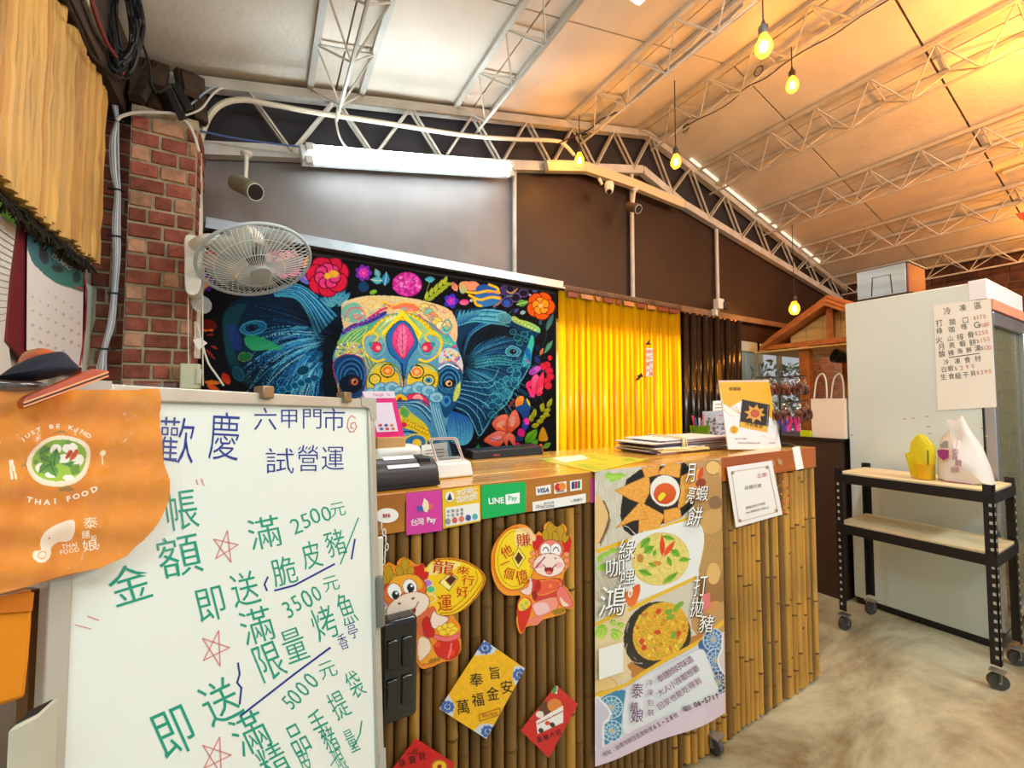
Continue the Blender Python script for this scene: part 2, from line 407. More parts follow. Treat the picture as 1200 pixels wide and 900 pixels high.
for px0, px1 in ((226, 752), (752, 985)):
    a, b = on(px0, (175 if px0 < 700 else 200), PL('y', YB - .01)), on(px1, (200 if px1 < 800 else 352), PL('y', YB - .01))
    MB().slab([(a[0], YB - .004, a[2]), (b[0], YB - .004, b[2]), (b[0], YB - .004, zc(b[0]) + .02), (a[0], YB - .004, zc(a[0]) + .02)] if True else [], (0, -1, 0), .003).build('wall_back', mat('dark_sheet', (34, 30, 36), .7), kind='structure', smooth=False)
# right wall of dark brick, and the strip of pale brick beside the window
def bricks(root, u0, u1, z0, z1, place, ms, h=0.053, gap=0.010, pick=None):
    z = z0; row = 0
    while z < z1:
        u = u0 - (0.0 if row % 2 else random.uniform(0, 0.05)); k = row
        while u < u1 - 0.012:
            L = random.choice(pick or [0.052, 0.082, 0.105]) ; a, b = max(u, u0), min(u + L, u1)
            if b - a > 0.02:
                d = random.uniform(0.004, 0.009); ins = 0.003
                P = place(a, z, 0), place(b, z, 0), place(b, z + h, 0), place(a, z + h, 0), place(a+ins, z+ins, d), place(b-ins, z+ins, d), place(b-ins, z+h-ins, d), place(a+ins, z+h-ins, d)
                MB().hexa(P).build('brick', ms[k % len(ms)] if len(ms) > 1 else ms[0], root, smooth=False)
            u = b + gap; k += 1 if random.random() < 0.8 else 2
        z += h + gap; row += 1
wr = MB().box((6.12, -1.2, 0), (6.3, YB, 2.95)).build('wall_right', mat('old_brick_mortar', (78, 60, 48), 0.95, noise=0.5, ns=5, bump=0.6, bs=20), kind='structure')
M_ob = mat('old_brick', (84, 54, 42), 0.95, noise=0.4, ns=12, bump=0.4, rnd=0.4)
bricks(wr, 0.6, 2.35, 2.2, 2.72, lambda u, z, d: (6.119 - d, u, z), [M_ob], h=0.07, gap=0.014, pick=[0.18, 0.2, 0.1])
wb2 = MB().box((5.28, YB - 0.02, 0.9), (6.2, YB + .08, 1.9)).build('wall_back', mat('pale_brick_mortar', (186, 160, 138), 0.95, noise=0.2, ns=8), kind='structure')
M_pb = mat('pale_brick', (190, 140, 112), 0.95, noise=0.25, ns=12, rnd=0.15)
bricks(wb2, 5.3, 6.1, 1.3, 1.88, lambda u, z, d: (u, YB - 0.021 - d, z), [M_pb], h=0.06, gap=0.014, pick=[0.18, 0.2, 0.1])
# recess of brick left of the pillar
rc = MB().box((-0.6, 2.30, 0), (-0.44, 2.40, 2.8)).build('wall_left', M_mortar, kind='structure')
bricks(rc, -0.6, -0.47, 1.2, 2.66, lambda u, z, d: (u, 2.299 - d, z), [M_brick])
# brick pillar
pil = thing('brick_pillar', 'square pillar of red and salmon bricks in rough mortar beside the wall fan', 'pillar', (-0.37, 2.3, 0))
MB().box((-0.478, 2.2, 0), (-0.262, 2.398, 2.50)).build('mortar_core', M_mortar, pil)
bricks(pil, -0.474, -0.266, 0.70, 2.46, lambda u, z, d: (u, 2.199 - d, z), [M_brick, M_brick2, M_brick])
bricks(pil, 2.205, 2.39, 0.95, 2.46, lambda u, z, d: (-0.261 + d, u, z), [M_brick])
mb = MB()
for k in range(9):
    x = -0.5 + random.uniform(0, .26); mb.bar((x, 2.16 + random.uniform(0, .1), 2.50 + random.uniform(0, .1)), (x + random.uniform(-.1, .12), 2.28, 2.74), .05, .03)
mb.build('broken_timber_head', mat('charred_timber', (70, 52, 36), .9, noise=.6, ns=14), pil)

# back wall rail, poles
mb = MB().box((-0.24, YB - .055, 2.095), (1.80, YB - .003, 2.145)).box((-0.24, YB - .075, 2.088), (1.80, YB - .055, 2.10))
mb.build('trim_1', mat('aluminium', (176, 184, 192), 0.35, metal=0.6, noise=.15, ns=8), kind='structure')
mb = MB().box((1.80, YB - .06, 2.07), (5.6, YB - .002, 2.12))
for k in range(62): mb.box((1.82 + k * .02, YB - .066, 2.09), (1.83 + k * .02, YB - .058, 2.115))
mb.build('trim_2', mat('brown_rail', (120, 92, 70), 0.5, noise=.3), kind='structure')
for k, (px, r) in enumerate(((603, .014), (741, .017), (840, .017))):
    p = on(px, 300, PL('y', YB - .03)); zt = zc(p[0]) - .34
    MB().tube([(p[0], YB - .03, 2.11), (p[0], YB - .03, zt)], r, 10).build('trim_%d' % (3 + k), M_steel, kind='structure')

# ------------------------------------------------------------------ roof joists
M_web = mat('joist_steel', (190, 184, 172), 0.45, noise=0.15, ns=12)
JL = ['leftmost white open-web roof joist, above the switch box end of the fluorescent lamp',
      'second white open-web roof joist from the left, over the middle of the fluorescent lamp',
      'white open-web roof joist carrying wires, just left of the roof ridge',
      'open-web roof joist along the roof ridge with a bulb cable tied to it',
      'orange lit open-web roof joist, first one right of the ridge',
      'orange lit open-web roof joist, second one right of the ridge',
      'orange lit open-web roof joist, third one right of the ridge',
      'lowest open-web roof joist along the right eave above the fridge']
for ji, xb in enumerate([0.30, 1.10, 1.945, 2.67, 3.42, 4.27, 5.10, 5.92]):
    t = thing('roof_joist', JL[ji], 'roof joist', (xb, 2.36, zc(xb) - .18), 'open-web joists under the ceiling')
    zb = zc(xb) - .19; y0, y1 = 2.33, -2.6; hw = .125
    for s in (-1, 1):
        x = xb + s * hw; mb = MB()
        mb.box((x - .014, y1, zc(x) - .030), (x + .014, y0 + .05, zc(x) - .004)); mb.build('top_chord', M_web, t)
    MB().tube([(xb, y0 - .02, zb), (xb, y1, zb)], .0085, 6).build('bottom_chord', M_web, t)
    mb = MB(); n = 16; st = (y0 - y1) / n
    for k in range(n):
        ya = y0 - k * st; yb = ya - st / 2; yc = ya - st
        for s in (-1, 1):
            x = xb + s * hw; zt = zc(x) - .02
            mb.tube([(x, ya, zt), (xb, yb, zb)], .005, 5); mb.tube([(xb, yb, zb), (x, yc, zt)], .005, 5)
        mb.tube([(xb - hw, ya, zc(xb - hw) - .02), (xb + hw, ya, zc(xb + hw) - .02)], .006, 5)
    mb.build('web', M_web, t)
# gable truss against the back wall
tr = thing('gable_truss', 'pale steel gable truss with zigzag web along the top of the back wall', 'roof truss', (2.66, 2.36, 3.1))
up = [(-0.5, zc(-.5) - .05), (2.66, zc(2.66) - .045), (6.15, zc(6.15) - .05)]
mb = MB()
for a, b in zip(up[:-1], up[1:]):
    mb.bar((a[0], 2.35, a[1]), (b[0], 2.35, b[1]), .05, .05)
mb.build('upper_chord', M_web, tr)
P = PL('y', 2.36)
lowpx = [(226, 175), (360, 181), (600, 195), (752, 200), (800, 240), (985, 352)]
lo = [on(x, y, P) for x, y in lowpx]
mb = MB()
for a, b in zip(lo[:-1], lo[1:]): mb.bar(a, b + (b - a) * .0, .05, .062)
mb.build('lower_chord', M_steel, tr)
br = [on(x, y, PL('y', 2.30)) for x, y in ((640, 195), (684, 196), (742, 216), (800, 240))]
mb = MB()
for a, b in zip(br[:-1], br[1:]): mb.bar(a, b, .04, .07)
mb.build('brace_beam', mat('cream_beam', (214, 196, 160), .5), tr)
mb = MB()
def interp(Ls, x):
    for a, b in zip(Ls[:-1], Ls[1:]):
        if a[0] <= x <= b[0]: return a[1] + (b[1]-a[1])*(x-a[0])/(b[0]-a[0])
    return Ls[0][1] if x < Ls[0][0] else Ls[-1][1]
lo2 = [(p[0], p[2]) for p in lo]
x = -0.1; k = 0
while x < 5.9:
    xn = x + .40 / 2 * (1 + .25 * (x > 2.5))
    za, zb_ = (interp(up, x), interp(lo2, xn)) if k % 2 == 0 else (interp(lo2, x), interp(up, xn))
    for dy in (-.018, .018): mb.tube([(x, 2.35 + dy, za), (xn, 2.35 + dy, zb_)], .008, 5)
    x = xn; k += 1
mb.build('web', M_web, tr)
# daylight slot where boards meet the gable on the right
mb = MB()
for a, b in ((3.15, 3.55), (3.62, 4.5), (4.6, 5.4)):
    mb.bar((a, 2.30, zc(a) - .012), (b, 2.30, zc(b) - .012), .02, .012)
mb.build('trim_6', mat('daylight_slot', (255, 250, 235), .5, emit=(255, 250, 235), es=.7), kind='structure')

# ------------------------------------------------------------------ room behind the strip curtain, outside behind the window
M_br = mat('back_room_wall', (236, 220, 150), .8, noise=.1, ns=2)
MB().box((0.9, 4.3, 0), (4.0, 4.4, 2.6)).build('wall_far', M_br, kind='structure')
MB().box((0.9, 2.52, 2.45), (4.0, 4.4, 2.55)).build('ceiling', M_br, kind='structure')
MB().box((0.85, 2.5, 0), (0.95, 4.4, 2.55)).build('wall_far', M_br, kind='structure')
MB().box((3.9, 2.5, 0), (4.0, 4.4, 2.55)).build('wall_far', M_br, kind='structure')
# window
w1 = thing('window_1', None, None, (4.6, YB, .92)); w1['kind'] = 'structure'
M_al = mat('window_frame', (190, 200, 190), .4, noise=.1)
mb = MB()
for x in (3.93, 4.30, 4.72, 5.24): mb.box((x, YB + .01, .92), (x + .035, YB + .05, 1.9))
mb.box((3.93, YB + .01, .92), (5.28, YB + .05, .96)); mb.box((3.93, YB + .01, 1.80), (5.28, YB + .06, 1.9))
mb.build('window_frame', M_al, w1)
M_gl = mat('glass', (235, 245, 240), .05, alpha=.12, spec=.5)
for x0, x1 in ((3.965, 4.30), (4.335, 4.72), (4.755, 5.24)): MB().box((x0, YB + .027, .96), (x1, YB + .031, 1.80)).build('pane', M_gl, w1)
fn = thing('translucent_fence', 'pale green translucent sheet wall outside the window', 'screen', (4.8, 3.3, 0))
for k in range(9):
    MB().box((4.15 + k * .21, 3.3, 0), (4.15 + k * .21 + .19, 3.32, 2.6)).build('panel', mat('pale_sheet', (205, 232, 222), .5, emit=(205, 232, 222), es=.0), fn)
MB().box((4.1, 3.27, 1.55), (6.1, 3.3, 1.59)).box((4.1, 3.27, .95), (6.1, 3.3, .99)).build('rail', M_al, fn)
# shrub outside
rr = random.Random(3); mb = MB()
for k in range(700):
    c = np.array([5.75 + rr.uniform(-.45, .75), 2.95 + rr.uniform(-.2, .2), 1.2 + rr.uniform(-.6, .62)]); d = np.array([rr.uniform(-1, 1), rr.uniform(-1, 1), rr.uniform(-1, 1)]) * .05; e = np.array([rr.uniform(-1, 1), rr.uniform(-1, 1), rr.uniform(-1, 1)]) * .02
    mb.quad(c - d, c + e, c + d, c - e)
sh = thing('shrub', 'green shrub outside, seen through the right pane of the window', 'plant', (5.8, 2.95, 0))
mb.build('foliage', mat('leaf_green', (96, 140, 62), .6, noise=.4, ns=9), sh, kind='stuff'); MB().tube([(5.8, 2.95, 0), (5.85, 2.96, .9)], .02, 6).build('stem', M_dwood, sh)

# ------------------------------------------------------------------ strip curtains
M_strip = mat('amber_pvc', (255, 204, 20), .22, noise=.26, ns=3, stretch=(8, 1, .4), translucent=.62, alpha=.80, spec=.6)
M_clamp = mat('clamp_steel', (150, 120, 100), .35, metal=.8, noise=.3)
sc_ = thing('strip_curtain', 'amber yellow translucent plastic strip curtain in the doorway behind the counter', 'strip curtain', (2.4, 2.36, 0))
rr = random.Random(5)
n = 23
for k in range(n):
    x = 1.762 + k * (1.26 / n); wd = .085; mb = MB(); V = []; seg = 5; y = 2.355 - .010 * (k % 2) + rr.uniform(-.002, .002)
    for zz in (0.03, 1.0, 2.075):
        for q in range(seg + 1):
            u = q / seg; V.append((x + wd * u + (rr.uniform(-.004, .004) if zz < 1.5 else 0), y - .012 * math.sin(PI * u), zz))
    mb.add(V, [(r*(seg+1)+q, r*(seg+1)+q+1, (r+1)*(seg+1)+q+1, (r+1)*(seg+1)+q) for r in range(2) for q in range(seg)])
    o = mb.build('strip', M_strip, sc_); s_ = o.modifiers.new('thick', 'SOLIDIFY'); s_.thickness = .002
x = 1.82
while x < 3.0:
    wd = rr.choice([.05, .09, .11]); MB().box((x, 2.322, 2.035), (min(x + wd, 3.02), 2.330, 2.072)).build('clamp_plate', M_clamp if rr.random() < .6 else mat('clamp_red', (120, 40, 30), .4), sc_, bevel=.002); x += wd + .03
MB().tube([(1.80, 2.335, 2.082), (3.04, 2.335, 2.082)], .006, 6).build('hanging_rod', M_clamp, sc_)
nP = PL('y', 2.318)
note = thing('notice_slip', 'small red lettered paper slip stuck on the amber strip curtain', 'notice', on(761, 420, nP))
patch([(757, 408), (765, 408), (765, 441), (757, 441)], nP, 0, mat('paper', (240, 236, 226), .7), note, 'paper', t=.001)
M_red = mat('red_ink', (196, 36, 30), .6)
letters(run('非工作人員', 763, 412, 763, 438, 4.6) + run('請勿進入', 759, 412, 759, 434, 4.6), nP, .0015, M_red, note)
M_ink = mat('black_ink', (22, 20, 24), .6)
for pts in ([(757, 403), (762, 397), (761, 402), (764, 404), (759, 404), (758, 405)], [(746, 441), (752, 437), (754, 442), (751, 442), (748, 446), (745, 445), (748, 442)]):
    patch(pts, nP, 0, M_ink, sc_, 'sticker')
dk = thing('dark_strip_curtain', 'nearly black plastic strip curtain right of the amber one', 'strip curtain', (3.4, 2.36, 0))
M_dk = mat('dark_strip', (34, 22, 14), .18, spec=.6)
for k in range(10):
    x = 3.09 + k * .083; mb = MB(); V = []
    for zz in (0.02, 2.07):
        for q in range(6): u = q / 5; V.append((x + .088 * u, 2.36 - .018 * math.sin(PI * u) - .01 * (k % 2), zz))
    mb.add(V, [(q, q+1, q+7, q+6) for q in range(5)]); o = mb.build('strip', M_dk, dk); s_ = o.modifiers.new('thick', 'SOLIDIFY'); s_.thickness = .002
MB().box((3.09, 2.345, 2.06), (3.93, 2.36, 2.085)).build('hanging_rod', M_clamp, dk)
sw = on(842, 436, PL('y', 2.335))
t = thing('wall_plate', 'small brass coloured plate seen between the dark strips', 'plate', sw)
MB().box(sw - [.03, .008, .08], sw + [.03, .0, .08]).build('plate', mat('brass', (180, 140, 60), .4, metal=.5), t, bevel=.004)

# ------------------------------------------------------------------ bamboo blind, green film, left wall
bl = thing('bamboo_blind', 'hanging blind of pale split bamboo canes on the upper left wall', 'blind', (-.53, 1.7, 1.8))
M_blind = [mat('blind_cane', (214, 170, 88), .55, noise=.22, ns=10, stretch=(1, 1, .3), rnd=.14), mat('blind_cane2', (190, 142, 66), .55, noise=.25, ns=10, stretch=(1, 1, .3), rnd=.14)]
y = 1.15; rr = random.Random(9)
while y < 2.045:
    r = rr.uniform(.010, .016); zb = 1.80 + rr.uniform(-.012, .012); zt = 2.46 + rr.uniform(-.03, .03) - (y - 1.46) * .03
    prof = []; z = zb; pts = [];rs = []
    ph = rr.uniform(.1, .3)
    while z < zt: pts.append((-.53 + rr.uniform(-.003, .003), y + r, z)); rs.append(r * (1.12 if abs((z - zb - ph) % .3) < .05 else 1)); z += .06
    pts.append((-.53, y + r, zt)); rs.append(r)
    MB().tube(pts, rs, 7).build('cane', rr.choice(M_blind), bl); y += 2 * r + .001
MB().box((-.545, 1.15, 1.99), (-.538, 2.07, 2.0)).box((-.545, 1.15, 2.3), (-.538, 2.07, 2.31)).build('binding_cord', M_dwood, bl)
rr = random.Random(4); mb = MB()
for k in range(420):
    y = rr.uniform(1.1, 2.07); mb.bar((-.55, y, 1.80), (-.55 + rr.uniform(-.02, .03), y + rr.uniform(-.015, .015), 1.77 + rr.uniform(-.02, .01)), .003, .003)
mb.build('dark_fringe', mat('fringe', (38, 34, 22), .9), bl, kind='stuff')
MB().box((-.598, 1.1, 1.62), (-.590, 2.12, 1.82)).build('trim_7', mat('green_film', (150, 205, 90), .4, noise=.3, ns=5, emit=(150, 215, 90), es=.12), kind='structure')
MB().box((-.60, 1.0, 2.46), (-.50, 2.3, 2.82)).build('trim_8', M_dwood, kind='structure')
# ------------------------------------------------------------------ counter
PF = PL('y', YF); PBm = PL('y', YF + .004)
XR = 2.28
ct = thing('bar_counter', 'long bar counter clad in vertical bamboo poles with a varnished wooden top', 'counter', (1.1, 1.25, 0))
M_top = mat('varnished_top', (236, 178, 66), .20, ns=3, c2=(206, 138, 40), stretch=(.6, 7, 1), coat=.6, bump=.05, bs=8)
M_apr = mat('varnished_apron', (188, 120, 32), .35, ns=3, c2=(158, 92, 20), stretch=(.7, 5, 5), coat=.3)
M_apr2 = mat('varnished_apron_end', (184, 94, 20), .35, ns=3, c2=(156, 70, 12), stretch=(.7, 5, 5), coat=.3)
for k in range(4):
    MB().box((-.12, YF + .0 + k * .125, 1.058), (XR, YF + .124 + k * .125, 1.084 + (k % 2) * .0006)).build('plank', M_top, ct, bevel=.002)
def xof(px, py=600): return on(px, py, PF)[0]
xa = [-.12, xof(475), xof(845), XR]
for k in range(3): MB().box((xa[k] + .001, YF - .002, .990), (xa[k+1] - .001, YF + .03, 1.0835)).build('apron_board', (M_apr, M_apr, M_apr2)[k], ct, bevel=.0015)
MB().box((XR - .03, YF + .032, .99), (XR, YF + .5, 1.057)).build('apron_board', M_apr2, ct)
MB().box((-.1, YF + .055, .06), (XR - .04, YF + .47, 1.05)).build('inner_panel', mat('dark_core', (44, 26, 12), .9), ct)
# bamboo poles on shared meshes
M_bam = mat('bamboo_pole', (190, 138, 56), .42, noise=.30, ns=6, stretch=(3, 3, .5), rnd=.22, coat=.15)
M_bamd = mat('bamboo_pole_brown', (122, 86, 38), .42, noise=.30, ns=6, stretch=(3, 3, .5), rnd=.2, coat=.15)
M_node = mat('bamboo_node', (104, 68, 26), .6, noise=.3, ns=20)
rr = random.Random(2); var = []
for v in range(16):
    pts = []; rs = []; z = 0.0; nodes = [rr.uniform(.03, .34)]
    while nodes[-1] < 1.0: nodes.append(nodes[-1] + rr.uniform(.20, .42))
    zs = sorted(set([0, 1.0] + [n_ + d for n_ in nodes for d in (-.012, -.004, .004, .012) if 0 < n_ + d < 1]))
    for z in zs:
        near = min(abs(z - n_) for n_ in nodes); pts.append((rr.uniform(-.0006, .0006), 0, z)); rs.append(1.05 if near < .006 else .985)
    pair = []
    for m_ in (M_bam, M_bamd):
        tb = MB().tube(pts, [q * .016 for q in rs], 10)
        for q in range(len(pts) - 1):
            if abs((zs[q] + zs[q+1])/2 - min(nodes, key=lambda n_: abs(n_ - zs[q]))) < .003 and zs[q+1] - zs[q] < .0085:
                for i in range(10): tb.mi[q*10 + i] = 1
        pair.append(tb.mesh('bamboo_pole', [m_, M_node]))
    var.append(pair)
x = -.10; k = 0
while x < XR - .02:
    s = rr.uniform(.80, 1.12); r = .016 * s; gap = rr.uniform(.0005, .005) if x < 1.45 else rr.uniform(0, .001)
    dark = rr.random() < (.72 if x < 1.3 else .14)
    share('bamboo_pole', rr.choice(var)[1 if dark else 0], ct, (x + r, YF + .021 + rr.uniform(0, .004), rr.uniform(.0, .02)), (s, s, .978), rot=(0, 0, rr.uniform(-1.2, 1.2)))
    x += 2 * r + gap
for y in np.arange(YF + .06, YF + .49, .031): share('bamboo_pole', rr.choice(var)[0], ct, (XR - .028, y, .01), (.95, .95, .975))
def caster(root, c, r, ax, n='caster'):
    c = np.asarray(c, float); ax = np.asarray(ax, float)
    w_ = MB().lathe(c - ax * .012, [(r * .4, 0), (r, .002), (r, .022), (r * .4, .024)], 18, ax).build(n, mat('caster_rubber', (70, 68, 66), .6), root)
    mb = MB()
    a, b, d = frame_of(ax)
    for s in (-1, 1): mb.bar(c + ax * .016 * s, c + ax * .016 * s + np.array([0, 0, r * 1.25]) , .003, .022, up=ax)
    mb.box(c + [-.025, -.025, r * 1.2], c + [.025, .025, r * 1.2 + .005]).tube([c - ax * .02, c + ax * .02], .006, 8)
    mb.build('fork', mat('zinc', (170, 170, 165), .35, metal=.8), w_)
cc = on(857, 880, PL('z', .035, 1)); caster(ct, (1.47, YF + .0, .032), .031, (1, 0, 0))

# ------------------------------------------------------------------ upright freezer
fx = 3.345; y0, y1, zt = .655, 1.29, 1.955
fr = thing('upright_freezer', 'tall white upright freezer with a steel framed glass door behind the shelf trolley', 'freezer', (3.7, .97, 0))
M_fr = mat('freezer_white', (214, 230, 228), .38, noise=.04, ns=2)
M_ss = mat('stainless', (186, 192, 200), .28, metal=.75, noise=.1, ns=5, stretch=(1, 1, .2))
MB().box((fx, y0 + .02, .04), (fx + .75, y1, zt)).build('cabinet', M_fr, fr, bevel=.006)
MB().box((fx + .01, y0 + .03, 0), (fx + .74, y1 - .01, .04)).build('plinth', M_black, fr)
mb = MB().box((fx - .004, y0 - .012, zt - .10), (fx + .76, y0 + .06, zt + .01)); mb.build('top_cap', mat('cap_white', (236, 240, 250), .3), fr, bevel=.004)
MB().box((fx, y0 - .03, zt - .16), (fx + .74, y0 + .02, zt - .105)).build('header_panel', mat('header_peach', (226, 150, 120), .5, noise=.2), fr)
mb = MB(); mb.box((fx, y0 - .02, .1), (fx + .05, y0 + .02, zt - .17)).box((fx + .70, y0 - .02, .1), (fx + .75, y0 + .02, zt - .17)).box((fx + .05, y0 - .02, .1), (fx + .70, y0 + .02, .16)).box((fx + .05, y0 - .02, 1.72), (fx + .70, y0 + .02, 1.79)).build('door_frame', M_ss, fr, bevel=.003)
MB().box((fx + .05, y0 + .0, .16), (fx + .70, y0 + .006, 1.72)).build('door_glass', mat('door_glass', (150, 150, 120), .08, alpha=.35), fr)
MB().box((fx + .06, y0 + .012, .16), (fx + .69, y0 + .018, 1.72)).build('interior', mat('freezer_inner', (150, 140, 100), .6, noise=.4, ns=30), fr)
mb = MB()
for k in range(12): mb.box((fx + .05, y0 + .007, .28 + k * .12), (fx + .70, y0 + .011, .286 + k * .12))
for k in range(14): mb.box((fx + .07 + k * .045, y0 + .008, .18), (fx + .073 + k * .045, y0 + .0105, 1.7))
mb.build('wire_shelf', M_ss, fr)
MB().box((fx - .002, y0 + .021, .06), (fx + .001, y0 + .028, zt - .10)).build('door_gasket', M_dark, fr)
PFR = PL('x', fx)
nt_ = thing('price_sheet', 'white sheet with a handwritten price list stuck to the freezer side', 'paper', on(1130, 415, PFR))
patch([(1094, 358), (1161, 350), (1168, 477), (1099, 481)], PFR, .004, mat('note_paper', (240, 240, 232), .7), nt_, 'paper', t=.001)
M_pen = mat('pen_black', (66, 62, 56), .7); M_penr = mat('pen_red', (200, 110, 96), .7)
it = run('冷凍區', 1110, 364, 1146, 358, 8, jit=1) + run('打拋口', 1101, 379, 1131, 375, 7, jit=1) + run('綠咖哩G', 1101, 388, 1144, 381, 7, jit=1) + run('火山排骨', 1101, 398, 1138, 393, 7, jit=1) + run('月亮蝦餅', 1103, 406, 1140, 401, 7, jit=1) + run('酸辣海鮮湯', 1104, 415, 1146, 408, 6.5, jit=1) + run('冷凍食材', 1109, 424, 1146, 420, 6.5, jit=1) + run('白蝦', 1106, 433, 1114, 432, 6.5, jit=1) + run('生食級干貝', 1106, 442, 1140, 438, 6.5, jit=1)
letters(it, PFR, .0055, M_pen, nt_)
letters(run('$170', 1142, 373, 1154, 371, 5, jit=1) + run('$180', 1149, 381, 1158, 380, 5, jit=1) + run('$250', 1144, 391, 1156, 389, 5) + run('$150', 1146, 400, 1158, 397, 5) + run('$120', 1151, 408, 1160, 407, 5) + run('$290', 1120, 432, 1140, 429, 5) + run('$390', 1146, 437, 1160, 435, 5), PFR, .0055, M_penr, nt_)
strokes([([(1112, 419), (1148, 414)], .8)], PFR, .0055, M_pen, nt_)
mb = MB()
for px, py in ((1088, 500), (1090, 508), (1152, 502), (1157, 511), (1086, 488), (1070, 490), (998, 510), (1060, 491)):
    p = on(px, py, PFR, .001); mb.box(p - [.0005, .008, .004], p + [.0005, .008, .004])
mb.build('tape_residue', mat('residue', (190, 184, 160), .8), fr)
# box on the freezer: silver tin front and brown wooden case
bx = thing('storage_box', 'brown wooden box with a brushed metal front on top of the freezer', 'box', (3.5, 1.2, 1.955))
P1 = PL('x', 3.375)
A, B_, C_, D_ = on(1004, 321, P1), on(1063, 305, P1), on(1066, 340, P1), on(1006, 351, P1)
ya, yb, za, zb = (A[1] + D_[1]) / 2, (B_[1] + C_[1]) / 2, 1.957, (A[2] + B_[2]) / 2
MB().box((3.375, yb, za + .01), (3.66, ya, zb)).build('case', mat('mahogany', (110, 48, 34), .5, noise=.3, stretch=(1, 5, 1)), bx, bevel=.004)
MB().box((3.366, yb + .01, za + .012), (3.374, ya - .0, zb - .004)).build('front_plate', mat('brushed_tin', (168, 182, 186), .35, metal=.35, noise=.2, ns=9, stretch=(1, .3, 3)), bx, bevel=.002)
MB().box((3.364, yb - .02, za), (3.68, ya + .01, za + .009)).build('base_board', M_dwood, bx)
MB().box((3.362, yb - .008, zb - .001), (3.67, ya + .004, zb + .004)).build('lid', mat('lid_edge', (150, 150, 140), .4), bx)
ym = (ya + yb) / 2
MB().tube([(3.3655, ym + .052, za + .02), (3.3655, ym + .045, zb - .06), (3.3655, ym - .045, zb - .06), (3.3655, ym - .052, za + .02)], .003, 6).build('handle_slot', M_dark, bx)

# ------------------------------------------------------------------ shelf trolley
tr_ = thing('shelf_trolley', 'black slotted angle shelf trolley with plywood shelves on casters', 'trolley', (3.05, .87, 0))
M_ang = mat('black_angle', (24, 24, 26), .4); M_ply = mat('plywood', (216, 200, 158), .5, noise=.12, ns=4, stretch=(3, .6, 1))
X0, X1, Y0, Y1 = 2.88, 3.26, .565, 1.185; zs_top = .885
M_hole = mat('slot_hole', (186, 184, 174), .6)
for (x, sx) in ((X0, 1), (X1, -1)):
    for (y, sy) in ((Y0, 1), (Y1, -1)):
        mb = MB(); mb.box((min(x, x + .035*sx), min(y, y + .003*sy), .11), (max(x, x+.035*sx), max(y, y+.003*sy), zs_top + .035)); mb.box((min(x, x + .003*sx), min(y, y + .035*sy), .11), (max(x, x+.003*sx), max(y, y+.035*sy), zs_top + .035))
        p_ = mb.build('upright', M_ang, tr_)
        mb = MB()
        for k in range(19):
            z = .14 + k * .04
            mb.box((min(x, x-.0008*sx) , y + .012*sy - .005, z), (max(x, x-.0008*sx), y + .012*sy + .005, z + .014))
            mb.box((x + .012*sx - .005, min(y, y-.0008*sy), z), (x + .012*sx + .005, max(y, y-.0008*sy), z + .014))
        mb.build('slot', M_hole, p_, kind='stuff')
        caster(tr_, (x + .017*sx, y + .017*sy, .037), .036, (.8, .6, 0) if sy > 0 else (.3, .95, 0))
for z in (zs_top, .60, .14):
    mb = MB().box((X0 - .002, Y0, z - .05), (X0 + .004, Y1, z)).box((X1 - .004, Y0, z - .05), (X1 + .002, Y1, z)).box((X0, Y0 - .002, z - .05), (X1, Y0 + .004, z)).box((X0, Y1 - .004, z - .05), (X1, Y1 + .002, z))
    if z > .2:
        mb.build('shelf_rail', M_ang, tr_); MB().box((X0 + .006, Y0 + .006, z - .008), (X1 - .006, Y1 - .006, z + .008)).build('shelf_board', M_ply, tr_)
# black box hung on the side of the trolley at the right edge
t = thing('black_fan_heater', 'black box shaped appliance standing right of the trolley at the picture edge', 'appliance', (3.50, .50, 0))
MB().box((3.34, .36, .30), (3.60, .50, .62)).build('housing', M_black, t, bevel=.008)
MB().box((3.36, .355, .34), (3.58, .36, .58)).build('grille', mat('dark_grille', (40, 40, 40), .5), t)
MB().box((3.36, .38, .05), (3.40, .48, .30)).box((3.54, .38, .05), (3.58, .48, .30)).box((3.34, .36, .0), (3.60, .50, .05)).build('stand', M_black, t)

# ------------------------------------------------------------------ whiteboard on its lean
K = .93 / .80
def sc3(p): return CAM + (np.array(p) - CAM) * K
TLb, TRb, BRb, BLb = sc3((-.16205343, .54108005, 1.31884564)), sc3((.17978295, .82320763, 1.30396743)), sc3((.19388015, .77199855, .65680913)), sc3((-.14795622, .48987097, .67168734))
ub = (TRb - TLb) / np.linalg.norm(TRb - TLb); vb = (BRb - TRb) / np.linalg.norm(BRb - TRb); nb = np.cross(ub, vb); nb = nb / np.linalg.norm(nb)
if nb @ (CAM - TRb) < 0: nb = -nb
PW = (TRb, nb); WB = np.linalg.norm(TRb - TLb); HB = np.linalg.norm(BRb - TRb)
def wb_(u, v, d=0): return TLb + ub * u + vb * v + nb * d
wbt = thing('whiteboard', 'standing whiteboard with green and blue handwriting in an aluminium frame', 'whiteboard', (TRb + BLb) / 2 * np.array([1, 1, 0]))
M_alf = mat('board_frame', (192, 188, 176), .38, metal=.3, noise=.08)
M_wbd = mat('whiteboard_enamel', (222, 231, 225), .22, spec=.5)
fw = .019
MB().obox(wb_(WB/2, HB/2, -.006), ub * (WB/2 - .01), vb * (HB/2 - .01), nb * .004).build('writing_surface', M_wbd, wbt)
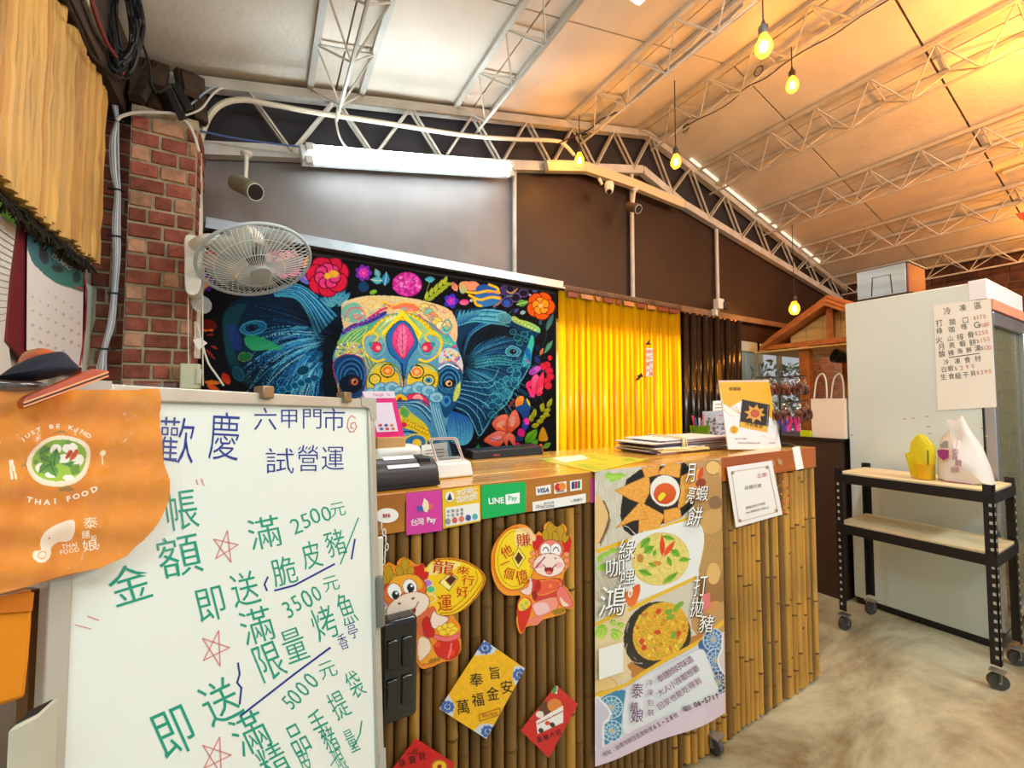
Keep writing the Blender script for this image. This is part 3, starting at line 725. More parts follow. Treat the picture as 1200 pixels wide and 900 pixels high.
for a_, b_ in (((0, 0), (WB, 0)), ((0, HB), (WB, HB)), ((0, 0), (0, HB)), ((WB, 0), (WB, HB))):
    u0, v0 = a_; u1, v1 = b_; hz = v0 == v1
    cu = (u0+u1)/2 + (0 if hz else (fw/2 if u0 == 0 else -fw/2)); cv = (v0+v1)/2 + ((fw/2 if v0 == 0 else -fw/2) if hz else 0)
    MB().obox(wb_(cu, cv, -.004), ub * (WB/2 if hz else fw/2), vb * (fw/2 if hz else HB/2), nb * .009).build('frame_rail', M_alf, wbt, bevel=.002)
for (u, v) in ((WB, 0), (WB, HB), (0, HB), (0, 0)):
    su = -1 if u else 1; sv = 1 if v == 0 else -1; L = .045
    Pc = [wb_(u - su*.003, v - sv*.003, .0065), wb_(u + su*L, v - sv*.003, .0065), wb_(u + su*L, v + sv*.014, .0065), wb_(u + su*.02, v + sv*.02, .0065), wb_(u + su*.014, v + sv*L, .0065), wb_(u - su*.003, v + sv*L, .0065)]
    MB().slab(Pc, nb, .014).build('corner_cap', mat('corner_grey', (170, 168, 158), .45), wbt, smooth=False)
for u in (.245, .425):
    MB().obox(wb_(u, -.001, .002), ub * .010, vb * .010, nb * .011).build('clip', mat('clip_metal', (150, 130, 100), .35, metal=.6, noise=.3), wbt, bevel=.002)
# stand legs behind the board
mb = MB()
for u in (.02, WB - .02): mb.bar(wb_(u, HB, -.02), wb_(u, HB, -.02) * [1, 1, 0], .02, .02); mb.bar(wb_(u, .1, -.02), wb_(u, HB, -.02), .02, .02)
mb.build('stand_leg', M_alf, wbt)
mb = MB().obox(wb_(.508, .42, .01), ub * .006, vb * .05, nb * .008); mb.build('side_latch', mat('latch', (130, 130, 125), .4, metal=.4), wbt, bevel=.002)
o2 = -.0015
M_blue = mat('marker_blue', (22, 50, 140), .6); M_grn = mat('marker_green', (10, 148, 120), .6); M_redm = mat('marker_red', (214, 130, 130), .6)
b = [('歡', 207, 516, 52, -3, .75), ('慶', 263, 511, 54, -3, .62)] + run('六甲門市', 311, 492, 391, 492, 24, jit=1) + [('試', 328, 540, 29, 0, 1.1), ('營', 361, 537, 30, 0, .8), ('運', 390, 537, 28, 0, .9)]
b += [('香', 402, 752, 18, 20, .6), ('亭', 413, 738, 20, 20, .6)]
letters(b, PW, o2, M_blue, wbt, 'blue_writing', bold=-.006)
strokes([([(314, 676), (310, 685), (313, 692)], 2), ([(322, 692), (345, 686), (392, 661)], 2.2), ([(279, 777), (281, 790), (278, 800), (283, 806), (281, 825)], 2.2), ([(282, 839), (345, 790), (387, 759)], 2.4), ([(416, 632), (412, 655)], 2)], PW, o2, M_blue, wbt, 'blue_stroke')
g = [('帳', 213, 597, 46, 8, .8), ('金', 152, 684, 44, 17, 1.05), ('額', 210, 651, 46, 12, 1.05), ('滿', 310, 624, 36, 12, 1.0)] + run('2500', 346, 615, 383, 601, 17, jit=1) + [('元', 396, 597, 17, 12)]
g += [('即', 247, 708, 40, 14, .85), ('送', 287, 690, 38, 14, .8), ('脆', 333, 669, 32, 14, .85), ('皮', 365, 650, 31, 14, .7), ('豬', 393, 636, 30, 16, .75)]
g += [('滿', 301, 733, 40, 16, .9)] + run('3500', 338, 714, 370, 697, 20, sx=.8, jit=1) + [('元', 388, 684, 18, 16)]
g += [('限', 316, 775, 44, 22, .72), ('量', 345, 756, 40, 20, .65), ('烤', 380, 730, 38, 22, .7), ('魚', 406, 713, 36, 20, .5)]
g += [('即', 204, 858, 56, 24, .8), ('送', 258, 822, 48, 26, .85)]
g += [('滿', 293, 859, 46, 26, .85)] + run('5000', 338, 825, 364, 796, 20, sx=.75, jit=1) + [('元', 384, 785, 20, 22)]
g += [('精', 321, 893, 42, 28, .75), ('品', 349, 866, 36, 28, .6), ('手', 374, 848, 32, 28, .6), ('提', 397, 826, 32, 28, .6), ('袋', 416, 802, 32, 28, .5), ('皮', 358, 893, 28, 26, .5), ('豬', 386, 866, 30, 26, .55), ('限', 399, 891, 28, 26, .4), ('量', 412, 868, 28, 26, .4)]
letters(g, PW, o2, M_grn, wbt, 'green_writing', bold=-.004)
strokes([([(420, 607), (399, 661)], 1.5), ([(424, 845), (422, 860), (414, 876)], 1.6), ([(395, 886), (388, 897)], 1.4)], PW, o2, M_grn, wbt, 'green_stroke')
def star(cx, cy, r, a):
    P = [(cx + r*math.cos(math.radians(a + k*144))*.9, cy - r*math.sin(math.radians(a + k*144))*1.15) for k in range(6)]; return (P, 1.4)
strokes([star(264, 641, 17, 80), star(252, 760, 19, 75), star(253, 886, 20, 75),
         ([(417, 490), (412, 487), (408, 492), (407, 500), (410, 506), (415, 506), (418, 500), (416, 495), (412, 496), (411, 501), (414, 502)], 1.3), ([(230, 562), (232, 568)], 1.2), ([(236, 561), (239, 569)], 1.2), ([(103, 722), (116, 727)], 1.2), ([(88, 732), (107, 737)], 1.0)], PW, o2, M_redm, wbt, 'red_stroke')

# panel behind the board with a chain
t = thing('white_post', 'off-white upright post standing right behind the whiteboard edge', 'post', on(440, 880, PL('y', .995)) * np.array([1, 1, 0]))
xw = on(434, 700, PL('y', .99))[0]; xe = on(447, 700, PL('y', .99))[0]
MB().box((xw - .02, .978, 0), (xe, .99, on(440, 629, PL('y', .99))[2])).build('post', mat('off_white', (222, 216, 196), .5), t, bevel=.002)
ch = thing('plastic_chain', 'short white plastic chain hanging beside the white post', 'chain', on(450, 640, PL('y', 1.0)))
for k, (px, py) in enumerate(((447, 617), (450, 624), (452, 632), (453, 641), (451, 650), (449, 658))):
    c = on(px, py, PL('y', 1.0)); a = (np.array([1, 0, 0]) if k % 2 else np.array([0, 1, 0])) * .0035
    MB().tube([c + a * math.cos(t_) + ZZ * .008 * math.sin(t_) for t_ in np.linspace(0, 2*PI, 12)[:-1]], .0016, 5, closed=True).build('link', M_wpl, ch)
# low dark cabinet right of the counter
cb = thing('low_cabinet', 'dark brown low cabinet between the bar counter and the freezer', 'cabinet', (3.6, 1.9, 0))
M_cb = mat('dark_brown_board', (58, 38, 28), .6, noise=.15)
MB().box((3.30, 1.32, .0), (3.9, 2.25, 1.04)).build('body', M_cb, cb)
MB().box((3.285, 1.31, 1.04), (3.92, 2.26, 1.055)).build('worktop', mat('dark_top', (40, 30, 26), .4), cb)
# ------------------------------------------------------------------ elephant tapestry
M_cloth = mat('printed_cloth', rough=.8, attr='print', spec=.15); M_gloss = mat('printed_gloss', rough=.3, attr='print', coat=.2); M_pap = mat('printed_paper', rough=.6, attr='print')
PT = PL('y', 2.365)
x0, x1, zt_, zb_ = -.30, on(651.5, 400, PT)[0], 2.055, .86
tap = thing('wall_tapestry', 'wide black tapestry printed with a decorated blue elephant head and bright flowers', 'tapestry', (.7, 2.365, zb_))
p = Print([(x0, 2.365, zt_), (x1, 2.365, zt_), (x1, 2.365, zb_), (x0, 2.365, zb_)], PT, 600, 345, bulge=lambda u, v: .006*np.sin(u*19+v*3) + .004*np.sin(u*43))
rg = np.random.default_rng(11)
p.fill((9, 12, 20)); ALL = np.arange(len(p.x))
NAVY = (8, 24, 44)
# left ear
p.at(235, 280, 5)
ear = [(130, 480), (180, 380), (300, 320), (420, 290), (520, 255), (640, 280), (740, 330), (800, 400), (860, 480), (880, 620), (830, 760), (760, 900), (640, 1010), (420, 980), (300, 880), (200, 820), (150, 700)]
p.poly(ear, (8, 40, 66), True)
def strands(cx, cy, a0, a1, n, r0, r1, cols, wd=(2, 5), bend=.25, jit=.1):
    for k in range(n):
        a = a0 + (a1-a0)*(k+rg.uniform(-.5, .5))/n; a2 = a + bend*rg.uniform(.6, 1.4); R0 = r0*rg.uniform(.8, 1.3); R1 = r1*rg.uniform(.55, 1.0)
        pts = [(cx+math.cos(a+(a2-a)*t)*(R0+(R1-R0)*t), cy-math.sin(a+(a2-a)*t)*(R0+(R1-R0)*t)) for t in (0, .3, .65, 1)]
        p.line(pts, cols[rg.integers(len(cols))], rg.uniform(*wd), True, a=.85, taper=True)
BL = [(14, 60, 110), (24, 96, 160), (46, 132, 184), (10, 44, 84), (90, 178, 210), (8, 30, 60), (30, 110, 150)]
DK = [(8, 22, 40), (10, 36, 62), (14, 52, 88)]
strands(880, 600, 2.5, 4.1, 120, 60, 700, DK + BL[:2], (3, 8), .2)
strands(860, 620, 2.75, 3.95, 110, 150, 680, BL, (2, 5), .35)
strands(860, 620, 2.7, 4.0, 70, 200, 700, [(70, 170, 214), (110, 204, 232), (40, 130, 200), (150, 220, 236)], (3, 7), .4)
p.poly([(130, 480), (180, 400), (270, 380), (230, 470), (190, 600), (230, 740), (320, 850), (230, 820), (160, 700)], (14, 74, 84), True, a=.8)
p.poly([(150, 520), (200, 500), (230, 560), (240, 640), (190, 640)], (34, 58, 130), True, a=.7)
p.poly([(265, 570), (340, 570), (480, 640), (380, 650), (300, 650), (260, 610)], (30, 150, 90), True, a=.8, c2=(60, 180, 120))
p.ell(310, 520, 78, 40, (22, 96, 140), 10, edge=(80, 170, 200), ew=4); p.ell(300, 520, 45, 26, (10, 50, 86), 10, edge=(60, 150, 180), ew=3); p.ell(300, 522, 18, 14, (8, 26, 44))
p.ell(520, 625, 20, 10, None, 0, edge=(60, 150, 180), ew=3); p.ell(480, 840, 34, 26, None, 10, edge=(50, 150, 190), ew=4); p.ell(600, 770, 40, 28, (10, 70, 100), 20, edge=(90, 190, 210), ew=3)
p.ell(260, 690, 40, 26, (26, 110, 70), 10, edge=(120, 150, 60), ew=3); p.ell(220, 790, 30, 44, (16, 90, 120), 30, edge=(50, 140, 160), ew=3)
for k in range(7): p.ell(440+k*38, 900-k*14, 24, 20, (18, 84, 130), edge=(70, 170, 200), ew=3)
for k in range(13):                                    # top folds of the ear
    t = k/12; c = [(70, 168, 200), (20, 78, 150), (110, 200, 220), (28, 100, 176)][k % 4]
    p.line([(430+10*t, 300+30*t), (560, 268+75*t), (670-40*t, 330+100*t), (790-110*t, 450+110*t)], c, 16)
for k in range(7):
    a = 2.6 - k*.28; p.leaf(800, 400, 800+math.cos(a)*130, 400-math.sin(a)*110, 44, (58, 150, 190), c2=(120, 205, 220), vein=(14, 70, 120), edge=(10, 50, 90))
# border flowers, upper left
p.leaf(660, 262, 560, 190, 60, (150, 90, 200), c2=(90, 130, 220), vein=(230, 160, 230))
p.leaf(630, 95, 600, 180, 26, (230, 170, 40), c2=(200, 120, 20))
p.flower(500, 130, 100, 7, (230, 130, 160), (240, 170, 180), (240, 200, 90), edge=(120, 40, 80))
p.flower(330, 110, 90, 6, (235, 200, 190), (240, 150, 130), (200, 60, 50), edge=(120, 60, 70))
p.flower(745, 215, 118, 7, (226, 34, 76), (240, 70, 140), (248, 200, 60), edge=(120, 8, 50), rot=.3, k=.5)
p.ell(780, 205, 30, 22, (250, 190, 60)); 
for (a_, b_, c_) in ((60, 120, (180, 60, 60)), (150, 60, (60, 120, 190)), (200, 190, (190, 120, 60)), (20, 260, (90, 50, 150))): p.flower(a_, b_, 55, 6, c_, (230, 180, 120), (250, 220, 90), rot=.2)
# left edge orange leaves
p.at(180, 380, 9)
p.poly([(490, -40), (640, -30), (650, 60), (500, 60)], (110, 30, 20), True); p.line([(500, 70), (620, 66)], (220, 120, 40), 20)
for a_, b_, c_, d_, e_ in ((540, 250, 660, 380, 30), (600, 230, 680, 260, 26), (560, 120, 640, 110, 24)): p.leaf(a_, b_, c_, d_, e_, (150, 50, 40))
p.leaf(730, 510, 800, 640, 90, (206, 44, 30), c2=(240, 90, 30)); p.leaf(530, 610, 720, 620, 50, (226, 130, 40)); p.leaf(560, 640, 700, 700, 60, (220, 100, 30))
# centre of the border, top
p.at(380, 300, 3.6)
p.flower(35, 85, 4, 5, (240, 190, 60), (240, 190, 60), (200, 90, 40))
def pompon(cx, cy, r, c, c2, n=26):
    p.ell(cx, cy, r, r*.8, c)
    for k in range(n*2):
        a = rg.uniform(0, 2*PI); q = math.sqrt(rg.random())*r*.9; p.ell(cx+math.cos(a)*q, cy+math.sin(a)*q*.75, r*.13, r*.11, c2 if k % 3 else (250, 150, 220), edge=c, ew=1.5)
p.flower(165, 72, 34, 7, (120, 50, 180), (220, 60, 180), (250, 120, 200), k=.34); p.ell(165, 130, 22, 22, (22, 70, 110)); p.ell(207, 152, 16, 9, (130, 190, 50), 20)
p.leaf(248, 105, 195, 100, 34, (90, 190, 200), vein=(240, 240, 200), edge=(20, 90, 120)); p.leaf(255, 125, 262, 70, 34, (60, 150, 200), vein=(200, 240, 240)); p.leaf(232, 90, 215, 55, 26, (80, 180, 190), vein=(240, 170, 90))
pompon(350, 120, 64, (190, 40, 150), (226, 80, 190))
p.line([(420, 195), (440, 130), (450, 100)], (120, 150, 50), 3)
for k in range(5):
    p.leaf(430+k*18, 185-k*16, 440+k*20, 145-k*16, 16, (190, 200, 60), vein=(90, 120, 30)); p.leaf(432+k*18, 185-k*16, 470+k*18, 172-k*14, 16, (170, 190, 50), vein=(90, 120, 30))
p.leaf(470, 97, 425, 97, 26, (60, 150, 190), c2=(110, 200, 210)); p.flower(535, 190, 30, 5, (60, 60, 200), (180, 60, 200), (240, 100, 200)); p.leaf(560, 150, 540, 108, 26, (220, 110, 100), c2=(240, 160, 130))
p.ell(590, 195, 20, 12, (230, 50, 130), 5, c2=(250, 130, 170)); p.ell(620, 188, 6, 7, (180, 200, 210))
# big yellow blue petals
p.at(530, 310, 7.5)
p.poly([(60, 180), (90, 150), (150, 160), (120, 240), (75, 250)], (240, 170, 110), True, c2=(160, 200, 150)); p.poly([(120, 160), (200, 150), (250, 200), (180, 230), (130, 220)], (238, 160, 120), True)
p.poly([(220, 190), (330, 180), (400, 210), (410, 280), (400, 340), (330, 365), (240, 370), (200, 300)], (40, 90, 170), True, c2=(60, 130, 190))
for a_ in ([(130, 240), (220, 250), (300, 235), (410, 250)], [(150, 270), (240, 310), (330, 290), (420, 300)], [(190, 300), (210, 350), (250, 365)], [(320, 180), (390, 210), (400, 250)]): p.line(a_, (246, 196, 40), 22)
p.line([(300, 245), (400, 250)], (230, 130, 90), 12); p.line([(360, 370), (410, 340), (420, 280)], (210, 120, 110), 10)
for cx, cy, r in ((470, 230, 55), (530, 210, 55), (600, 210, 55), (630, 250, 40), (480, 330, 52), (560, 290, 45)): p.ell(cx, cy, r, r*.8, (30, 28, 52), edge=(120, 90, 150), ew=6)
p.ell(480, 340, 34, 34, (50, 90, 190)); p.line([(470, 230), (520, 250), (575, 210), (570, 180)], (206, 160, 80), 12); p.line([(470, 280), (530, 275)], (100, 170, 150), 8); p.ell(455, 240, 24, 50, (70, 60, 120), 20)
p.leaf(570, 350, 675, 325, 60, (120, 180, 80), c2=(80, 150, 80), vein=(200, 230, 140)); p.leaf(545, 420, 590, 385, 30, (70, 80, 150)); p.leaf(600, 430, 650, 410, 34, (150, 190, 210), vein=(200, 60, 90))
p.flower(728, 215, 30, 6, (80, 90, 160), (110, 120, 190), (220, 220, 240)); p.ell(685, 265, 8, 9, (200, 200, 220)); p.ell(795, 215, 9, 9, (130, 90, 70)); p.leaf(830, 220, 890, 205, 30, (24, 30, 60))
p.flower(780, 362, 118, 5, (226, 96, 14), (252, 160, 40), (250, 200, 110), edge=(110, 30, 6), rot=1.1, k=.56)
p.leaf(890, 430, 825, 590, 46, (40, 90, 100), vein=(150, 90, 180), c2=(60, 140, 120)); p.line([(810, 520), (830, 620), (790, 720)], (30, 60, 70), 8)
p.leaf(880, 670, 810, 780, 44, (70, 140, 110), vein=(140, 200, 160)); p.leaf(770, 800, 800, 730, 30, (190, 120, 90)); p.leaf(760, 880, 730, 800, 50, (34, 60, 120)); p.ell(775, 510, 14, 22, (40, 90, 120)); p.ell(750, 730, 20, 26, (24, 40, 70))
p.ell(858, 820, 19, 22, (214, 40, 60))
# right ear
R_EAR = [(20, 420), (60, 395), (130, 400), (170, 385), (260, 382), (380, 395), (450, 430), (530, 460), (600, 480), (700, 520), (765, 555), (765, 600), (720, 660), (705, 760), (690, 840), (650, 950), (600, 1060), (530, 1130), (490, 1210), (400, 1290), (350, 1370), (310, 1440), (250, 1505), (200, 1460), (120, 1330), (20, 1270), (-60, 1240), (-60, 900), (90, 840), (40, 700), (10, 560)]
p.poly(R_EAR, (12, 62, 98), True)
strands(70, 900, 1.35, -.95, 150, 60, 760, BL + [(60, 170, 180)], (3, 7), -.30)
p.poly([(80, 700), (160, 590), (330, 510), (470, 520), (560, 560), (620, 620), (640, 700), (520, 640), (380, 640), (230, 700), (120, 800)], (8, 22, 36), True, a=.9)
for k in range(16):
    t = k/15; p.line([(90+60*t, 790-30*t), (150+60*t, 600+80*t), (330, 480+150*t), (520-60*t, 500+160*t)], BL[k % len(BL)] if k < 6 else (14, 50, 76), 9 if k < 6 else 3)
for k in range(9): p.line([(100-k*5, 470+k*8), (180, 420+k*10), (300, 400+k*14), (470, 420+k*14)], [(110, 190, 210), (40, 120, 170), (90, 180, 190)][k % 3], 12)
for k in range(6): p.leaf(40+k*26, 560-k*18, 70+k*38, 395, 36, (96, 180, 206), c2=(20, 90, 150), edge=(14, 60, 110))
p.ell(455, 470, 72, 44, (90, 160, 176), -10, edge=(150, 210, 210), ew=4)
for k in range(9): p.line([(420+k*10, 440), (400+k*14, 470), (430+k*10, 500)], (40, 110, 140), 3)
p.poly([(530, 460), (560, 455), (600, 480), (680, 505), (765, 555), (765, 600), (690, 570), (600, 530), (540, 500)], (190, 206, 90), True, c2=(110, 200, 150))
for k in range(7): p.ell(560+k*28, 478+k*16, 13, 13, (210, 226, 110), edge=(60, 140, 100), ew=3)
p.poly([(700, 620), (720, 680), (700, 770), (690, 850), (640, 900), (620, 860), (640, 780), (670, 700)], (60, 200, 170), True, c2=(60, 170, 190)); p.ell(670, 790, 22, 60, (30, 110, 190), 10); p.ell(660, 850, 10, 16, (190, 80, 160))
p.poly([(470, 760), (520, 715), (580, 730), (610, 765), (580, 800), (500, 800)], (60, 140, 170), True, edge=(140, 210, 220), ew=4); p.ell(540, 765, 36, 26, (10, 40, 66), edge=(120, 200, 210), ew=3); p.ell(540, 765, 12, 12, (20, 20, 30)); p.ell(548, 758, 4, 4, (230, 240, 240))
for cx, cy, r in ((580, 640, 34), (640, 610, 28), (540, 590, 30), (600, 690, 26), (650, 660, 22)): p.ell(cx, cy, r, r*.8, (14, 70, 96), edge=(60, 160, 180), ew=4)
for k in range(10): p.line([(200, 830+k*9), (400, 800+k*9), (560, 830+k*7), (680, 790+k*12)], [(60, 160, 190), (24, 100, 140), (90, 200, 180)][k % 3], 5, taper=True)
p.at(530, 420, 7.5)
for k in range(60):      # scalloped curls low on the ear
    t = rg.random(); cx = 300+260*t+rg.uniform(-40, 60); cy = 470-360*t+rg.uniform(-60, 80); r = rg.uniform(18, 42)
    if p is not None: p.ell(cx, cy, r, r*.7, [(20, 96, 130), (34, 126, 160), (16, 80, 120)][k % 3], rg.uniform(0, 180), edge=(90, 190, 210), ew=3.5, a=.8)
for k in range(16): p.line([(40+k*4, 380-k*12), (140+k*6, 420-k*14), (230+k*8, 520-k*22), (270+k*9, 640-k*36)], [(110, 190, 215), (24, 90, 150), (16, 60, 110)][k % 3], 6)
p.line([(30, 430), (130, 480), (200, 600), (240, 680), (300, 600), (360, 500), (480, 400), (540, 280), (620, 180), (690, 40)], (110, 196, 214), 6)
p.poly([(-40, 480), (60, 480), (150, 530), (190, 640), (150, 740), (60, 765), (-40, 700)], (22, 84, 170), True, c2=(90, 180, 210), edge=(10, 40, 90), ew=5)
for k in range(5): p.line([(20+k*26, 520), (40+k*28, 620), (50+k*16, 740)], (20, 60, 150), 6, taper=True)
for k in range(9): p.leaf(150+k*16, 880, 180+k*14, 740+abs(k-4)*20, 16, (20, 110, 80), c2=(70, 200, 120))
# right hand flowers
for k, (cx, cy) in enumerate(((830, 60), (850, 110), (800, 70), (860, 160), (830, 200), (840, 240))): p.ell(cx, cy, 34, 32, (206, 40, 70), edge=(130, 10, 50), ew=4)
p.ell(720, 110, 50, 30, (170, 70, 180), 30); p.ell(745, 90, 30, 24, (200, 100, 200))
p.poly([(690, 250), (700, 170), (740, 140), (765, 180), (760, 260), (720, 320)], (250, 110, 160), True, c2=(226, 30, 100), edge=(120, 8, 50), ew=4)
p.leaf(740, 320, 800, 110, 60, (240, 80, 120), c2=(220, 30, 80), edge=(120, 8, 50)); p.leaf(650, 260, 700, 190, 44, (230, 60, 120)); p.leaf(720, 335, 660, 250, 40, (240, 60, 120)); p.leaf(740, 320, 800, 230, 40, (244, 90, 120), edge=(120, 8, 50)); p.leaf(735, 325, 795, 295, 30, (220, 50, 90)); p.leaf(680, 310, 720, 340, 34, (240, 60, 150))
p.line([(760, 310), (800, 400), (790, 470)], (40, 70, 40), 6)
def lily(P_, c, c2): 
    for a_ in P_: p.poly(a_, c, True, c2=c2, edge=(110, 34, 14), ew=5)
lily([[(490, 655), (400, 640), (350, 575), (400, 510), (490, 495), (500, 580)], [(490, 640), (490, 540), (560, 450), (600, 560), (560, 620), (510, 660)], [(480, 655), (390, 640), (280, 715), (340, 760), (400, 780), (450, 740)], [(490, 655), (450, 700), (485, 785), (500, 720), (550, 775), (556, 690), (510, 650)]], (226, 130, 110), (206, 76, 34))
p.ell(430, 575, 45, 24, (224, 160, 140), 30, a=.8); p.ell(535, 550, 26, 52, (220, 160, 145), -10, a=.8); p.ell(390, 705, 52, 22, (220, 150, 160), 10, a=.8); p.line([(330, 700), (400, 722), (440, 700)], (30, 60, 130), 7); p.line([(420, 600), (460, 625)], (250, 190, 80), 5)
p.poly([(560, 380), (580, 340), (625, 330), (630, 380), (600, 430), (565, 425)], (240, 170, 60), True, edge=(130, 70, 60), ew=4, c2=(220, 120, 80)); p.poly([(560, 430), (630, 400), (650, 350), (680, 420), (670, 500), (640, 540), (600, 480)], (20, 100, 150), True, c2=(30, 60, 150))
p.ell(650, 555, 26, 34, (240, 40, 150), 10, edge=(60, 30, 120), ew=4); p.ell(640, 590, 24, 44, (50, 70, 170), -10); p.ell(655, 560, 18, 24, (244, 60, 160)); p.ell(608, 655, 32, 42, (200, 30, 130), edge=(100, 10, 70), ew=5); p.ell(575, 760, 22, 22, (190, 30, 120)); p.ell(590, 705, 34, 26, (30, 50, 100)); p.leaf(500, 440, 560, 350, 22, (150, 40, 60)); p.leaf(680, 420, 655, 350, 20, (220, 200, 60))
for x_, y_, a_, b_ in ((690, 560, 690, 490), (700, 530, 730, 440), (770, 450, 800, 390), (800, 480, 865, 440), (790, 490, 860, 500), (760, 520, 820, 520), (730, 560, 800, 550), (690, 600, 760, 580), (830, 440, 875, 350), (780, 470, 800, 420)): p.leaf(x_, y_, a_, b_, 42, (190, 186, 30), c2=(130, 150, 30), vein=(80, 96, 20))
p.leaf(640, 750, 740, 620, 80, (120, 180, 30), c2=(60, 140, 30), vein=(40, 90, 20)); p.leaf(690, 785, 745, 710, 50, (90, 160, 40)); p.poly([(750, 710), (790, 600), (840, 700), (810, 730)], (200, 150, 30), True, edge=(90, 60, 10), ew=4); p.leaf(790, 790, 870, 740, 44, (110, 160, 50), vein=(40, 80, 20)); p.line([(620, 760), (660, 790), (690, 850)], (230, 170, 60), 9)
p.poly([(700, 860), (740, 790), (780, 750), (800, 850), (790, 880)], (232, 120, 20), True, c2=(240, 90, 10)); p.leaf(800, 870, 880, 810, 50, (24, 50, 70)); p.ell(610, 830, 60, 20, (200, 90, 40))
p.at(235, 280, 5); p.deepen(800, 610, 130, 190, .93, 0); p.deepen(640, 480, 190, 60, .7, -40); p.deepen(200, 800, 160, 120, .5)
p.at(530, 310, 7.5); p.deepen(110, 860, 120, 160, .9); p.deepen(330, 600, 240, 70, .6, 20); p.deepen(330, 1330, 200, 60, .3, 50)
p.x0 = 380; K_ = np.arange(len(p.x)); p.C[K_] = np.clip(p.C, 0, 1)**1.12
# head
p.at(380, 330, 4.5)
p.poly([(45, 400), (70, 330), (100, 230), (90, 130), (150, 92), (260, 74), (420, 82), (560, 108), (660, 150), (700, 230), (695, 320), (728, 430), (720, 540), (680, 660), (650, 720), (640, 800), (650, 900), (700, 1000), (320, 1000), (250, 760), (200, 640), (100, 610), (60, 520)], (86, 156, 190), True)
p.poly([(0, 300), (60, 330), (45, 400), (60, 500), (90, 600), (0, 600)], (7, 18, 30), True)
p.poly([(90, 130), (150, 92), (260, 74), (420, 82), (560, 108), (660, 150), (700, 230), (690, 320), (640, 260), (520, 190), (420, 165), (300, 180), (180, 230), (110, 260)], (226, 206, 150), True, c2=(232, 190, 140))
p.poly([(95, 140), (160, 110), (200, 140), (220, 200), (150, 215), (100, 200)], (120, 186, 170), True)
p.line([(110, 190), (130, 150), (180, 140), (210, 170), (180, 200), (150, 180)], (220, 110, 120), 9); p.line([(200, 120), (240, 90), (280, 100), (270, 130), (235, 125)], (240, 196, 90), 8)
p.poly([(300, 100), (360, 125), (420, 110), (480, 120), (510, 150), (440, 165), (400, 150), (350, 145)], (240, 120, 90), True, edge=(250, 200, 40), ew=7)
for k in range(6): p.ell(530+k*22, 135+k*24, 26, 22, [(250, 220, 130), (120, 200, 180), (240, 150, 130), (236, 210, 90), (250, 230, 170), (130, 200, 190)][k], edge=(200, 140, 60), ew=4)
p.line([(540, 150), (570, 120), (600, 150), (580, 180), (555, 165)], (200, 130, 80), 6); p.line([(620, 230), (650, 200), (670, 240), (640, 260), (625, 240)], (60, 150, 140), 7)
for k in range(34):
    t = rg.random(); cx = 110 + 560*t; cy = 108 + 60*abs(t-.45)**1.2*2.2 + rg.uniform(-14, 50); r = rg.uniform(7, 17); c = [(110, 190, 180), (240, 150, 120), (250, 214, 70), (226, 110, 130), (246, 226, 170), (80, 160, 150)][k % 6]
    a0 = rg.uniform(0, 6.28); p.line([(cx + math.cos(a0 + q*.9)*r*(1 - q*.13), cy + math.sin(a0 + q*.9)*r*(1 - q*.13)) for q in range(7)], c, 4.5)
# brow band left, purple and green
p.line([(100, 270), (150, 235), (230, 215), (320, 165)], (60, 40, 140), 20); p.line([(230, 195), (300, 150), (330, 140)], (220, 40, 110), 12)
for k in range(9): p.ell(110+k*22, 262-k*11, 10, 10, (110, 60, 160))
p.poly([(70, 330), (110, 280), (200, 235), (320, 200), (240, 260), (210, 300), (190, 330)], (70, 170, 140), True, c2=(130, 190, 90))
for k in range(8): p.line([(95+k*10, 320), (140+k*12, 270), (230, 240-k*2)], (30, 130, 120) if k % 2 else (190, 220, 120), 4)
# right: pink beads and green
for k in range(15): p.ell(500+k*13, 185+k*11, 12, 11, (236, 60, 130), edge=(160, 20, 90), ew=3)
p.poly([(440, 170), (500, 180), (600, 260), (690, 330), (640, 340), (590, 330), (540, 250), (470, 210)], (90, 176, 130), True, c2=(70, 190, 180))
for k in range(6): p.line([(480+k*14, 190+k*6), (560+k*10, 240+k*14), (640+k*6, 320+k*2)], (200, 220, 110) if k % 2 else (40, 140, 120), 4)
# scalloped yellow arc
for k in range(24):
    a = PI*(1.02 - 1.04*k/23); p.ell(410+math.cos(a)*170, 330-math.sin(a)*150, 15, 15, (244, 206, 20), edge=(170, 120, 10), ew=3)
p.poly([(250, 330), (270, 250), (330, 195), (400, 165), (480, 195), (545, 250), (570, 330)], (110, 190, 150), True, c2=(190, 210, 110))
for k in range(7): p.line([(290+k*5, 250-k*4), (330, 215-k*3), (380, 190-k*2)], (226, 236, 160), 3)
# gold chevron
p.poly([(300, 270), (410, 150), (520, 270), (500, 300), (410, 215), (330, 300)], (250, 214, 10))
p.poly([(300, 270), (410, 150), (520, 270), (508, 285), (410, 185), (315, 287)], (252, 226, 40))
for k in range(8): p.line([(318+k*12, 285-k*12), (326+k*12, 268-k*12)], (190, 140, 0), 3, False); p.line([(504-k*12, 285-k*12), (496-k*12, 268-k*12)], (190, 140, 0), 3, False)
